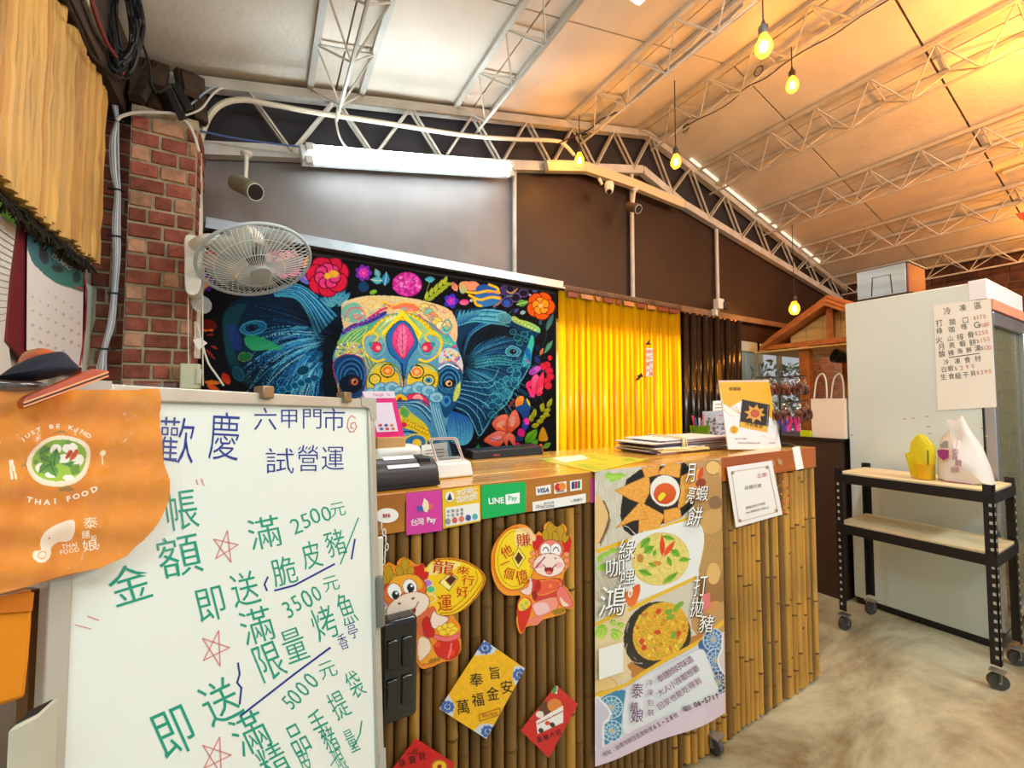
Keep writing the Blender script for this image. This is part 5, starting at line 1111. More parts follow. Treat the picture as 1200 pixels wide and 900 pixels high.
def paint1(q):           # left baby dragon leaning on a gold coin, crop 440,640 scale 5.63
    q.at(440, 640, 5.63); q.cl0 = (440, 640, 5.63); q.fill((240, 140, 30))
    q.poly([(310, 160), (380, 95), (520, 90), (640, 130), (715, 200), (690, 290), (600, 400), (500, 455), (380, 440), (320, 330)], (250, 206, 16), True, edge=(130, 70, 10), ew=6); q.line([(690, 170), (705, 230), (620, 350), (520, 430), (430, 446)], (200, 130, 10), 9); q.line([(660, 160), (670, 230), (590, 340), (500, 415)], (130, 80, 10), 4); q.poly([(380, 110), (560, 110), (500, 160), (350, 190)], (252, 240, 170), True, a=.6)
    q.poly([(420, 240), (490, 178), (545, 210), (485, 295)], (250, 240, 150), edge=(140, 70, 10), ew=5); q.poly([(460, 225), (500, 190), (535, 215), (495, 262)], (70, 26, 14), edge=(190, 100, 10), ew=5)
    for a_ in ((270, 200, 320, 110), (290, 220, 355, 170), (60, 300, 40, 230), (240, 190, 290, 130), (180, 180, 200, 120)): q.leaf(*a_, 60, (206, 24, 24))
    q.poly([(50, 290), (44, 330), (60, 400), (44, 440), (40, 300)], (190, 30, 30), True)
    for cx, cy, c in ((345, 245, (180, 120, 200)), (365, 285, (90, 190, 120)), (370, 345, (246, 190, 40)), (48, 390, (190, 130, 210)), (50, 430, (120, 190, 130))): q.ell(cx, cy, 28, 24, c, edge=(240, 230, 220), ew=4)
    antler(q, 195, 140, 1.2); antler(q, 85, 190, 1.2)
    q.ell(195, 300, 145, 110, (232, 110, 30), 20, edge=(150, 40, 14), ew=6); q.poly([(110, 220), (190, 190), (280, 200), (300, 280), (100, 300)], (246, 170, 40), True)
    for cx, cy in ((125, 300), (228, 272)): q.ell(cx, cy, 46, 56, (250, 250, 248), 20, edge=(150, 60, 30), ew=4)
    q.ell(215, 400, 150, 88, (248, 224, 204), 22, edge=(160, 70, 40), ew=6); q.ell(132, 322, 24, 30, (16, 14, 14)); q.ell(232, 275, 24, 30, (16, 14, 14)); q.ell(138, 310, 8, 9, (255, 255, 255)); q.ell(240, 262, 8, 9, (255, 255, 255))
    q.ell(157, 380, 12, 7, (120, 60, 50), 10); q.ell(248, 345, 12, 7, (120, 60, 50), 20); q.line([(160, 435), (210, 440), (262, 405), (282, 368)], (70, 20, 16), 6); q.poly([(192, 442), (262, 408), (258, 450), (220, 478), (205, 465)], (140, 20, 20), True); q.ell(232, 455, 24, 14, (244, 130, 110), 20)
    q.poly([(280, 480), (360, 400), (400, 420), (380, 560), (290, 600)], (226, 100, 60), True); q.poly([(310, 500), (350, 470), (390, 580), (330, 600)], (200, 20, 24), True, edge=(120, 10, 10), ew=4); q.poly([(365, 470), (385, 425), (410, 450), (480, 470), (470, 500), (430, 540), (385, 545), (365, 510)], (248, 220, 206), True, edge=(150, 60, 40), ew=5)
    q.poly([(285, 600), (350, 610), (400, 700), (410, 750), (330, 780), (285, 760)], (240, 160, 40), True, edge=(180, 70, 20), ew=5); q.poly([(285, 610), (350, 615), (365, 680), (330, 730), (285, 750)], (250, 220, 190), True, edge=(190, 120, 80), ew=4)
    for k in range(3): q.ell(365+k*26, 760-k*8, 12, 20, (170, 110, 20), -20)
    q.poly([(400, 640), (440, 610), (530, 610), (555, 660), (540, 720), (480, 750), (410, 720), (385, 670)], (214, 30, 20), True, edge=(150, 10, 10), ew=4); q.ell(410, 650, 20, 20, (236, 70, 30)); q.ell(500, 700, 22, 22, (236, 70, 30))
    for cx, cy in ((430, 545), (465, 530), (500, 525), (520, 550), (480, 560), (445, 570), (510, 575)): q.ell(cx, cy, 26, 20, (248, 214, 50), edge=(190, 130, 10), ew=4)
    q.poly([(385, 610), (400, 585), (470, 600), (545, 575), (555, 605), (470, 630)], (240, 110, 110), True, edge=(180, 40, 40), ew=4); q.line([(500, 645), (495, 690), (480, 735)], (250, 130, 130), 9)
cl1 = [(38, 210), (50, 140), (90, 110), (140, 130), (150, 95), (190, 75), (235, 95), (275, 125), (315, 115), (330, 145), (390, 88), (520, 82), (640, 120), (722, 195), (700, 290), (610, 400), (520, 455), (555, 520), (560, 600), (560, 690), (520, 745), (440, 765), (370, 795), (290, 795), (240, 640), (180, 560), (90, 520), (50, 440), (36, 300)]
s1 = paper_print('dragon_cutout', 'shiny cutout of an orange baby dragon with open eyes leaning on a gold coin', 'decoration', [(438, 650), (578, 642), (578, 790), (440, 800)], (170, 190), paint1, PL('y', YF - .008), clip=cl1)
T8 = lambda x, y: (440 + x/5.63, 640 + y/5.63); P8 = PL('y', YF - .008)
letters([('龍', *T8(450, 140), 15, -8, 1.6), ('來', *T8(580, 160), 9, -8, 1.6), ('行', *T8(612, 225), 11, -5, 1.3), ('好', *T8(575, 300), 12, 5, 1.15), ('運', *T8(458, 375), 19, 5, .85)], P8, .0012, mat('coin_red', (200, 30, 20), .4), s1, bold=.04)
def paint2(q):           # right baby dragon, crop 560,600 scale 5.63
    q.at(560, 600, 5.63); q.cl0 = (560, 600, 5.63); q.fill((244, 150, 40))
    coin(q, 240, 310, 145, 215, -4, [(228, 305), (268, 235), (315, 300), (265, 375)], 0); q.poly([(250, 120), (340, 110), (380, 190), (260, 230)], (252, 244, 200), True, a=.5)
    for a_ in ((420, 250, 360, 190), (430, 220, 390, 150), (570, 240, 605, 150), (590, 260, 600, 200), (580, 290, 610, 240)): q.leaf(*a_, 70, (206, 24, 24))
    antler(q, 480, 130, 1.15); antler(q, 545, 140, 1.1)
    for cx, cy in ((365, 275), (355, 320), (365, 355), (585, 280), (585, 320), (575, 360)): q.ell(cx, cy, 20, 18, (244, 150, 110), edge=(190, 60, 30), ew=4)
    q.ell(480, 260, 82, 78, (238, 130, 110), 0, edge=(170, 40, 30), ew=5)
    for cx in (448, 515): q.ell(cx, 250, 36, 44, (250, 246, 244), 0, edge=(190, 90, 70), ew=3)
    q.ell(470, 350, 104, 78, (248, 224, 214), 0, edge=(170, 60, 50), ew=5); q.ell(405, 350, 26, 20, (246, 180, 190)); q.ell(535, 350, 26, 20, (246, 180, 190)); q.line([(380, 370), (440, 300)], (150, 30, 40), 9)
    for cx in (448, 515): q.line([(cx-20, 256), (cx-8, 236), (cx+8, 236), (cx+20, 258)], (20, 16, 16), 6)
    q.ell(440, 298, 7, 5, (90, 30, 40)); q.ell(512, 305, 7, 5, (120, 60, 60)); q.line([(432, 352), (470, 378), (515, 350)], (60, 20, 16), 6); q.poly([(440, 370), (498, 370), (485, 408), (455, 408)], (150, 20, 20), True); q.ell(468, 400, 18, 10, (240, 120, 100))
    q.poly([(360, 450), (400, 450), (540, 440), (560, 500), (520, 560), (400, 590), (360, 560)], (214, 60, 50), True, edge=(150, 20, 20), ew=4); q.poly([(400, 460), (520, 450), (540, 500), (410, 550), (380, 500)], (232, 90, 60), True, edge=(246, 180, 60), ew=4); q.ell(395, 490, 22, 40, (190, 30, 20), -10); q.ell(375, 550, 18, 30, (150, 20, 20)); q.ell(480, 490, 14, 12, (246, 140, 50))
    q.poly([(280, 520), (330, 490), (345, 430), (360, 470), (350, 540), (310, 545)], (248, 214, 206), True, edge=(170, 60, 50), ew=4)
    q.poly([(370, 600), (520, 560), (520, 640), (440, 680), (400, 690), (370, 650)], (246, 150, 130), True, edge=(190, 70, 60), ew=4); q.poly([(370, 610), (450, 600), (470, 650), (400, 680), (375, 660)], (248, 196, 196), True)
    q.poly([(520, 520), (560, 490), (610, 560), (625, 620), (570, 630), (530, 590)], (238, 120, 110), True, edge=(190, 60, 40), ew=5); q.poly([(540, 560), (570, 590), (600, 615), (560, 620)], (250, 220, 190), True)
    q.poly([(265, 590), (320, 560), (360, 600), (340, 700), (290, 800), (262, 720)], (216, 40, 30), True, edge=(246, 140, 40), ew=5); q.poly([(270, 600), (310, 565), (350, 600), (320, 640), (275, 650)], (248, 206, 50), True); 
    for cx, cy in ((290, 615), (320, 600), (300, 635)): q.ell(cx, cy, 12, 10, (150, 200, 100))
    q.poly([(330, 720), (370, 690), (430, 690), (400, 740), (340, 745)], (240, 130, 110), True); q.poly([(490, 650), (580, 630), (570, 660), (510, 680)], (160, 120, 20), True)
cl2 = [(255, 85), (330, 95), (375, 150), (400, 130), (430, 140), (440, 85), (480, 65), (520, 100), (560, 80), (585, 110), (580, 160), (612, 150), (615, 210), (600, 290), (600, 360), (570, 400), (560, 470), (600, 520), (636, 625), (580, 640), (575, 665), (500, 690), (430, 710), (390, 745), (325, 755), (285, 805), (258, 740), (265, 600), (280, 550), (180, 545), (120, 480), (90, 370), (100, 240), (170, 130)]
s2 = paper_print('dragon_cutout', 'shiny cutout of a pink baby dragon with closed smiling eyes holding a gold coin', 'decoration', [(573, 614), (676, 608), (678, 742), (574, 750)], (150, 190), paint2, P8, clip=cl2)
T9 = lambda x, y: (560 + x/5.63, 600 + y/5.63)
letters([('賺', *T9(303, 185), 15, 5, 1.05), ('他', *T9(190, 260), 14, 30, .9), ('一', *T9(178, 337), 12, 25, .95), ('個', *T9(205, 405), 13, -15, .9), ('億', *T9(292, 428), 16, 15, .85)], P8, .0012, mat('coin_red', (200, 30, 20)), s2, bold=.04)
# diamonds: crop 430,600 scale 3
T3 = lambda x, y: (430 + x/3, 600 + y/3)
def paint3(q):
    q.fill((244, 184, 20)); q.at(430, 600, 3); q.noise(np.arange(len(q.x)), .10, .3, .3, 2)
    for P_ in ([(412, 450), (460, 480), (440, 500), (380, 505), (375, 495)], [(556, 545), (555, 590), (520, 610), (510, 575), (520, 540)], [(255, 690), (285, 640), (310, 680), (300, 720), (290, 715)], [(420, 798), (370, 775), (400, 745), (440, 745), (455, 770)]): q.poly(P_, (206, 214, 226)); 
    for cx, cy in ((415, 478), (537, 572), (283, 685), (425, 772)):
        for k in range(9): a = k*.7; q.ell(cx+math.cos(a)*18, cy+math.sin(a)*16, 7, 7, (60, 100, 176))
        q.ell(cx, cy, 8, 8, (40, 80, 160))
dm = paper_print('blessing_card', 'yellow diamond shaped blessing card with blue flower corners', 'card', [T3(412, 450), T3(556, 550), T3(420, 798), T3(254, 692)], (90, 90), paint3, PB)
letters([('奉', *T3(385, 590), 15, 5, 1), ('旨', *T3(450, 565), 14, 5, .9), ('萬', *T3(338, 685), 16, 8, .9), ('福', *T3(390, 660), 15, 8, .9), ('金', *T3(443, 638), 15, 8, .9), ('安', *T3(492, 615), 15, 8, .9)], PB, .0015, M_bk, dm, bold=.01)
letters([('顏記泰知', *T3(432, 712), 4.2, 10, 1)], PB, .0015, mat('dark_orange', (160, 90, 10), .5), dm); strokes([([T3(395, 712), T3(468, 690), T3(470, 712), T3(398, 735), T3(395, 712)], .8)], PB, .0015, mat('dark_orange', (160, 90, 10)), dm)
def paint4(q):
    q.fill((206, 22, 26)); q.at(430, 600, 3); q.noise(np.arange(len(q.x)), .08, .3, .3, 2)
    q.poly([(640, 625), (672, 610), (668, 640)], (240, 240, 230)); q.leaf(650, 640, 668, 612, 18, (60, 150, 60))
    q.ell(625, 690, 22, 24, (90, 50, 30)); q.ell(660, 680, 26, 24, (220, 130, 50)); q.ell(608, 712, 14, 12, (236, 226, 210)); q.poly([(595, 735), (690, 680), (690, 740), (600, 780)], (240, 238, 232)); q.line([(600, 745), (690, 700)], (190, 60, 40), 4); q.ell(635, 742, 9, 8, (220, 70, 40)); q.ell(612, 768, 9, 9, (30, 26, 26)); q.ell(652, 748, 9, 9, (30, 26, 26))
rd = paper_print('blessing_card', 'red diamond shaped card with cartoon animals in a white cart', 'card', [T3(665, 608), T3(742, 675), T3(640, 865), T3(540, 768)], (80, 80), paint4, PB)
letters([('萬', *T3(607, 800), 6.5, 15, .9), ('豬', *T3(630, 792), 6.5, 15, .9), ('大', *T3(652, 783), 6.5, 15, .9), ('紅', *T3(675, 775), 6.5, 15, .9)], PB, .0015, M_bk, rd, bold=.01)
def paint5(q): q.fill((206, 24, 28)); q.at(430, 600, 3); q.ell(255, 895, 26, 22, (246, 190, 40), edge=(180, 110, 20), ew=4); q.ell(255, 895, 8, 8, (150, 20, 20))
r5 = paper_print('blessing_card', 'red card cut off by the lower picture edge below the black holder', 'card', [T3(172, 795), T3(310, 885), T3(235, 1000), T3(80, 915)], (60, 60), paint5, PB)
letters([('一', *T3(150, 850), 8, 10, .9), ('珍', *T3(172, 843), 8, 10, .9), ('珠', *T3(125, 882), 9, 10, .9), ('寶', *T3(160, 872), 9, 10, .9), ('貝', *T3(195, 860), 9, 10, .9)], PB, .0015, M_bk, r5, bold=.01)
# black moulded holder hanging left
t = thing('black_holder', 'black moulded plastic holder hanging on the bamboo beside the white post', 'holder', on(468, 838, PL('y', YF - .03)))
A_ = on(447, 732, PL('y', YF - .05)); B2 = on(489, 838, PL('y', YF - .05))
MB().box((A_[0], YF - .05, B2[2]), (B2[0], YF - .006, A_[2])).build('shell', mat('gloss_black', (16, 16, 18), .18, coat=.5), t, bevel=.01, seg=4)
w_ = (B2[0]-A_[0]); h_ = (A_[2]-B2[2])
for j in range(2):
    for i in range(2): MB().box((A_[0] + w_*(.14+.4*i), YF - .056, B2[2] + h_*(.16+.38*j)), (A_[0] + w_*(.44+.4*i), YF - .049, B2[2] + h_*(.44+.38*j))).build('raised_pad', mat('gloss_black', (16, 16, 18)), t, bevel=.004)
# certificate with red ornament behind
Tc = lambda x, y: (680 + x/4.286, 530 + y/4.286)
PC = PL('y', YF - .012)
t = thing('framed_notice', 'white notice card with ornate border hanging tilted from the right end of the apron', 'notice', on(885, 577, PC))
patch([Tc(737, 75), Tc(962, 42), Tc(1016, 312), Tc(782, 378)], PC, 0, mat('card_white', (242, 236, 232), .5), t, 'card', t=.002)
bc = mat('border_brown', (190, 150, 120), .6)
Q = [Tc(760, 98), Tc(945, 70), Tc(992, 298), Tc(797, 350)]; strokes([([Q[0], Q[1], Q[2], Q[3], Q[0]], .6)], PC, .0008, bc, t, 'border')
for cx, cy in ((766, 104), (939, 76), (985, 292), (803, 343)): patch(ellpts(*Tc(cx, cy), 2, 2, n=8), PC, .0008, bc, t, 'corner_ornament')
letters([('店鋪代號', *Tc(868, 172), 4.4, 9, 1), ('掃描加官方帳號', *Tc(880, 268), 3, 14, 1), ('No.4089635-2000-2', *Tc(890, 290), 2.6, 14, .9)], PC, .0012, mat('grey_ink2', (110, 100, 96), .6), t); letters([('立即', *Tc(912, 115), 5, 8, 1.1)], PC, .0012, mat('notice_red', (200, 90, 60), .6), t)
t = thing('red_ornament', 'red tinsel new year ornament tucked behind the white notice card', 'decoration', on(922, 573, PB))
rr = random.Random(8); mb = MB(); mb2 = MB()
for k in range(160):
    px = rr.uniform(911, 926); py = rr.uniform(555, 604); c = on(px, py, PB, rr.uniform(.001, .008)); d = np.array([rr.uniform(-1, 1), rr.uniform(-.5, .5), rr.uniform(-1, 1)]) * .008; e = np.array([rr.uniform(-1, 1), 0, rr.uniform(-1, 1)]) * .003
    (mb if k % 4 else mb2).quad(c - d, c - e, c + d, c + e)
mb.build('tinsel', mat('tinsel_red', (216, 40, 16), .3, metal=.3), t, kind='stuff'); mb2.build('gold_flakes', mat('tinsel_gold', (236, 160, 30), .3, metal=.5), t, kind='stuff')
t = label_plate('paper_tag', 'narrow white paper tag hanging at the right end of the apron', [(928.5, 524.5), (937, 523), (942, 549), (933, 551)], mat('note_paper', (240, 240, 232)), pl=PA, cat='tag')
for q in ((905, 542), (914, 541), (897, 546)):
    c = q; patch([(c[0]-3, c[1]-4), (c[0]+2, c[1]-2), (c[0]+3, c[1]+4), (c[0]-2, c[1]+3)], PA, .0006, mat('clear_tape', (210, 170, 120), .2, alpha=.7), ct, 'tape_scrap')
# ------------------------------------------------------------------ lamps
M_tube = mat('tube_glow', (255, 255, 255), .5, emit=(226, 245, 255), es=36)
t = thing('fluorescent_fixture', 'glowing twin tube fluorescent lamp fixed to the pale beam above the tapestry', 'lamp', on(475, 195, PL('y', 2.27)))
a, b = on(352, 181, PL('y', 2.28)), on(597, 199, PL('y', 2.28)); dz = (b - a)
MB().bar(a - ZZ * .005, b - ZZ * .005, .07, .075).build('housing', mat('fixture_white', (226, 234, 232), .4), t, bevel=.004)
for dy, dzz in ((-.055, .010), (-.050, -.052)):
    p0 = a + dz * .045 + [0, dy, dzz]; p1 = b - dz * .03 + [0, dy, dzz]
    MB().tube([p0, p1], .0135, 10).build('tube', M_tube, t)
    for q, s in ((p0, -1), (p1, 1)): MB().bar(q + dz * .0, q + dz / np.linalg.norm(dz) * .035 * s, .03, .035).build('lamp_holder', mat('holder_white', (210, 216, 210), .4), t, bevel=.003)
t = thing('ceiling_tube_lamp', 'fluorescent tube on the left ceiling slope cut off by the top picture edge', 'lamp', (1.72, .6, 3.2))
PLf = (np.array([2.66, 0, 3.46]), np.array([.246, 0, -1])); e = on(741, 2, PLf)
MB().box((e[0] - .045, e[1] - 1.2, e[2] + .0), (e[0] + .045, e[1], e[2] + .035)).build('housing', mat('fixture_white', (226, 234, 232)), t)
MB().tube([e + [0, -.02, -.012], e + [0, -1.18, -.012]], .014, 10).build('tube', M_tube, t)
M_amb = mat('amber_glass', (255, 180, 60), .1, emit=(255, 150, 30), es=2.2, alpha=.5); M_fil = mat('filament_glow', (255, 240, 200), .5, emit=(255, 214, 120), es=38)
M_sock = mat('bulb_socket', (52, 38, 26), .5); M_cord = mat('dark_cord', (40, 30, 24), .6)
def bulb(px, py, t_, r, top, label, watts):
    c = CAM + ray(px, py) * t_
    th = thing('string_bulb', label, 'light bulb', c + [0, 0, r * 1.6], 'amber filament bulbs on black cords')
    MB().lathe(c, [(.002, -r*1.25), (r*.6, -r*1.05), (r*.95, -r*.45), (r, 0), (r*.85, r*.6), (r*.5, r*1.25), (r*.42, r*1.6)], 18).build('glass', M_amb, th)
    MB().lathe(c, [(.002, -r*.72), (r*.34, -r*.45), (r*.42, 0), (r*.3, r*.5), (.002, r*.75)], 10).build('filament', M_fil, th)
    MB().lathe(c, [(r*.5, r*1.5), (r*.55, r*1.7), (r*.55, r*2.5), (r*.3, r*2.8), (r*.14, r*3.4)], 12).build('socket', M_sock, th)
    MB().tube([c + [0, 0, r*3.3], [c[0], c[1], top]], .0032, 6).build('cord', M_cord, th)
    l = bpy.data.lights.new('bulb_and_fill_light', 'POINT'); l.energy = watts * 4.6; l.color = (1.0, .38, .04); l.shadow_soft_size = r * .5
    o = bpy.data.objects.new('bulb_and_fill_light', l); COL.objects.link(o); o.location = c
bulb(895, 55, 1.75, .034, zc(2.1) - .02, 'largest amber bulb near the top edge, hanging from a cord that leaves the picture', 13)
bulb(928.5, 100, 2.42, .032, zc(2.6) - .18, 'small amber bulb just right of and below the largest one, close under the ridge joist', 13)
bulb(679, 188, 2.75, .032, 3.17, 'amber bulb in front of the pale truss beam, above the white turret camera', 12)
bulb(792, 190, 2.66, .032, zc(2.6) - .18, 'amber bulb hanging below the roof ridge where two dark cords loop', 13)
bulb(931, 362, 3.95, .046, zc(4.27) - .18, 'lowest amber bulb on a long cord above the little wooden stall roof', 9)
for loc, wt in (((3.45, .40, 3.0), 55), ((4.4, .15, 2.75), 55), ((2.85, .40, 3.15), 28), ((5.4, .5, 2.5), 40), ((3.2, -.9, 2.9), 20)):  # warm points without bulbs, added out of view for more orange on the ceiling
    l = bpy.data.lights.new('bulb_and_fill_light', 'POINT'); l.energy = wt * .62; l.color = (1.0, .36, .04); l.shadow_soft_size = .03
    o = bpy.data.objects.new('bulb_and_fill_light', l); COL.objects.link(o); o.location = loc
def cable(name, label, px, pl, r, m, cat='cable', off=None, n=5, **kw):
    pts = catmull([on(x, y, pl) for x, y in px], n); o = MB().tube(pts, r, 7).build(name, m, None, **kw); return props(o, label, cat)
M_wc = mat('white_cable', (216, 212, 200), .5); M_cc = mat('cream_conduit', (206, 196, 172), .5); M_bc = mat('black_cable', (24, 26, 26), .5); M_gc = mat('grey_cable', (158, 168, 186), .5); M_blc = mat('blue_cable', (70, 100, 160), .5); M_rc = mat('red_cable', (130, 50, 50), .6)
t = thing('looped_cord', 'dark cord looping along the bottom rail of the ridge joist', 'cord', on(800, 150, PL('y', 1.98)))
pts = [(2.67 + random.uniform(-.02, .02), y, zc(2.67) - .195 + random.uniform(-.015, .005)) for y in np.arange(2.0, -1, -.12)]
MB().tube(catmull(pts, 4), .0035, 6).build('cord', M_cord, t)
for c, r in (((2.69, 2.0, 3.35), .03), ((2.69, 2.0, 3.355), .022), ((2.62, 1.42, 3.36), .028)): MB().tube([np.array(c) + [0, r*math.cos(k*.7), r*math.sin(k*.7)] for k in range(9)], .0032, 6, closed=True).build('loop', M_cord, t)

# ------------------------------------------------------------------ cables
cb_ = thing('cable_bundle', 'strapped bundle of grey blue cables running down the brick pillar', 'cable', on(130, 430, PL('y', 2.17)))
for k in range(6):
    d = (k - 2.5) * 1.5; j = lambda: random.uniform(-1, 1)
    pts = [(130 + d*.4, 92), (134 + d*.7, 118 + k), (137 + d*.3, 142), (134 + d + j(), 165), (135 + d + j(), 200), (138 + d*.6, 226), (136 + d + j(), 262), (137 + d*.8, 300), (134 + d*.6, 345), (130 + d + j(), 380), (122 + d*.6, 410), (118 + d*1.6, 440)]
    MB().tube(catmull([on(x, y, PL('y', 2.178 - .004 * (k % 2))) for x, y in pts], 4), .0042, 6).build('cable', M_gc if k % 3 else M_wc, cb_)
for y in (141, 222, 277, 344, 409):
    c = on(136 if y < 350 else 124, y, PL('y', 2.175)); MB().box(c - [.024, .008, .003], c + [.024, .008, .003]).build('strap', M_bc, cb_)
cable('conduit', 'pale cable arching over the top of the brick pillar', [(137, 141), (143, 136), (160, 132), (185, 132), (205, 134), (220, 145), (228, 160), (233, 178)], PL('y', 2.16), .006, M_wc)
cable('conduit', 'thick cream conduit curving from the pillar and running along the gable truss', [(231, 420), (232, 340), (234, 250), (233, 180), (236, 160), (246, 135), (262, 121), (285, 117), (310, 121), (370, 132), (450, 144), (540, 158), (600, 163), (650, 165), (662, 170), (673, 182)], PL('y', 2.28), .0125, M_cc, n=6)
cable('conduit', 'thinner cream conduit beside the thick one on the pillar edge', [(228, 420), (228, 330), (227, 240), (229, 190), (224, 160), (219, 148)], PL('y', 2.24), .007, M_cc)
cable('conduit', 'dark red cable on the shaded side of the pillar', [(225, 430), (224, 320), (225, 220), (224, 160)], PL('y', 2.22), .006, M_rc)
cable('cable', 'blue cable sagging from the conduit to the fluorescent lamp', [(222, 148), (238, 154), (270, 161), (310, 167), (352, 172)], PL('y', 2.26), .004, M_blc)
cable('cable', 'white cable dropping from the leftmost roof joist to the fluorescent lamp', [(401, 108), (396, 125), (394, 142), (398, 160), (406, 172), (418, 178)], PL('y', 2.22), .005, M_wc)
cable('cable', 'thin pale cable crossing at the left end of the truss', [(218, 128), (232, 115), (248, 103), (256, 102)], PL('y', 2.2), .004, M_gc)
cable('cable', 'pale looped cable left of the thick conduit', [(215, 136), (235, 128), (248, 112), (258, 104), (266, 104)], PL('y', 2.18), .004, M_wc)
cable('cable', 'dark wire sagging along the truss towards the ridge', [(655, 168), (672, 160), (690, 152), (705, 140), (722, 132), (740, 118)], PL('y', 2.2), .005, M_cord)
cable('cable', 'white bundled wire under the joist left of the ridge', [(664, 166), (690, 158), (720, 138), (760, 100), (810, 58), (870, 5)], (np.array([1.96, 0, 0]), np.array([-1.0, 0, 0])), .008, mat('grey_bundle', (120, 122, 124), .5))
cable('cable', 'white cable hanging from the switch box past the tapestry corner', [(231, 380), (236, 400), (244, 425), (254, 440), (262, 452)], PL('y', 2.18), .004, M_wc)
for k, (x, r) in enumerate(((220.5, .002), (237.5, .0025))): cable('pull_cord', ['thin white pull cord of the fan left of the conduit', 'thin white pull cord right of the conduit'][k], [(x, 345), (x, 400), (x + .5, 452)], PL('y', 2.1), r, M_wc, 'cord')
coil = thing('cable_coil', 'hanging coil of black cable in the upper left ceiling corner', 'cable', on(143, 90, PL('y', 2.0)))
for k in range(16):
    cx = 143 + random.uniform(-6, 6); cy = 28 + random.uniform(-8, 8); rx = random.uniform(11, 21); ry = random.uniform(38, 58)
    MB().tube([on(cx + rx*math.cos(a_) + 2*math.sin(3*a_), cy + ry*math.sin(a_), PL('y', 2.0 - random.uniform(0, .03))) for a_ in np.linspace(0, 2*PI, 22)[:-1]], .0058, 6, closed=True).build('cable_loop', M_bc, coil)
cable('cable', 'pale blue cable coming down from the ceiling corner to the pillar', [(97, -10), (106, 10), (118, 40), (137, 68)], PL('x', -.485, 1), .006, M_wc)
cable('cable', 'red cable beside the black coil', [(105, -8), (113, 20), (125, 50), (138, 70), (146, 92)], PL('x', -.475, 1), .006, M_rc)
cable('cable', 'slack black wire left of the coil', [(78, 0), (92, 30), (106, 62), (128, 84), (140, 95)], PL('x', -.49, 1), .004, M_bc)
cable('cable', 'slack black wire right of the coil', [(162, 40), (170, 60), (176, 80), (178, 100), (186, 108), (200, 104), (212, 130)], PL('y', 2.05), .004, M_bc)
t = thing('timber_brace', 'dark slanting timber in the ceiling corner behind the cables', 'timber', on(120, 80, PL('y', 2.1)))
MB().bar(on(78, -5, PL('y', 2.05)), on(140, 95, PL('y', 2.15)), .06, .05).build('beam', M_dwood, t)
for k, (x, y, s) in enumerate(((204, 120, 1), (212, 112, .8))):
    c = on(x, y, PL('y', 2.15)); t = thing('black_bracket', ['black metal bracket above the right corner of the pillar', 'smaller black bracket behind the first at the pillar corner'][k], 'bracket', c)
    MB().bar(c + [-.02, 0, .05*s], c + [.03, 0, -.06*s], .02, .03).build('arm', M_black, t, bevel=.002)
t = thing('switch_box', 'pale green plastic switch box at the foot of the pillar behind the whiteboard', 'switch box', on(224, 455, PL('y', 2.17)))
A_, B2 = on(212, 426, PL('y', 2.15)), on(234, 456, PL('y', 2.15))
MB().box((A_[0], 2.13, B2[2]), (B2[0], 2.195, A_[2])).build('case', mat('pale_green', (206, 212, 180), .4), t, bevel=.004)
MB().box((B2[0] - .012, 2.125, B2[2] + .02), (B2[0] + .006, 2.15, A_[2] - .02)).build('cover_lip', mat('pale_green', (206, 212, 180)), t, bevel=.002)
MB().box((-.262, 2.199, B2[2] + .02), (B2[0] - .01, 2.21, A_[2] - .02)).build('back_plate', M_wpl, t)
t = thing('paper_tag', 'torn white paper tag tied to the cables under the fan', 'tag', on(236, 402, PL('y', 2.16)))
patch([(226, 398), (235, 396), (243, 402), (238, 406), (234, 410), (229, 405)], PL('y', 2.16), 0, mat('note_paper', (240, 240, 232)), t, 'paper', t=.001)
t = thing('clear_lid', 'round clear plastic lid hanging under the fan base', 'lid', on(236, 360, PL('y', 2.12)))
c = on(236, 357, PL('y', 2.12)); MB().lathe(c, [(.001, 0), (.036, 0), (.038, .004), (.036, .006), (.001, .006)], 20, (.5, -.8, 0)).build('disc', mat('clear_plastic', (200, 205, 205), .15, alpha=.35), t)

# ------------------------------------------------------------------ wall fan
C0 = CAM + ray(301, 307) * 1.72; vw = CAM - C0; vw /= np.linalg.norm(vw)
ii = RT * .36 - UP * .93; ii -= vw * (ii @ vw); ii /= np.linalg.norm(ii)
Nf = vw * math.cos(math.radians(49)) + ii * math.sin(math.radians(49)); fa, fb, _ = frame_of(Nf)
RF = .205
fan = thing('wall_fan', 'white wall mounted fan with a round wire guard tilted down beside the brick pillar', 'fan', C0)
M_fan = mat('fan_white', (226, 222, 208), .4); M_wire = mat('guard_wire', (214, 222, 220), .4); M_rim = mat('guard_rim', (190, 208, 218), .35)
def fp(r, a_, h): return C0 + (fa * math.cos(a_) + fb * math.sin(a_)) * r + Nf * h
for nm, h0, hc, nw in (('front_guard', .0, .058, 60), ('rear_guard', -.005, -.07, 54)):
    mb = MB()
    for k in range(nw):
        a0 = 2*PI*k/nw; mb.tube([fp(RF*q, a0 + (1-q)*.35*(1 if h0 == 0 else -1), h0 + (hc-h0)*math.cos(q*PI/2)**.75) for q in (.16, .35, .55, .75, .9, 1)], .0014, 4, cap=False)
    for q in (.16, .45, .75): mb.tube([fp(RF*q, 2*PI*k/36, h0 + (hc-h0)*math.cos(q*PI/2)**.75) for k in range(36)], .0014, 4, closed=True)
    mb.build(nm, M_wire, fan)
MB().tube([fp(RF, 2*PI*k/48, 0) for k in range(48)], .0065, 8, closed=True).build('rim', M_rim, fan)
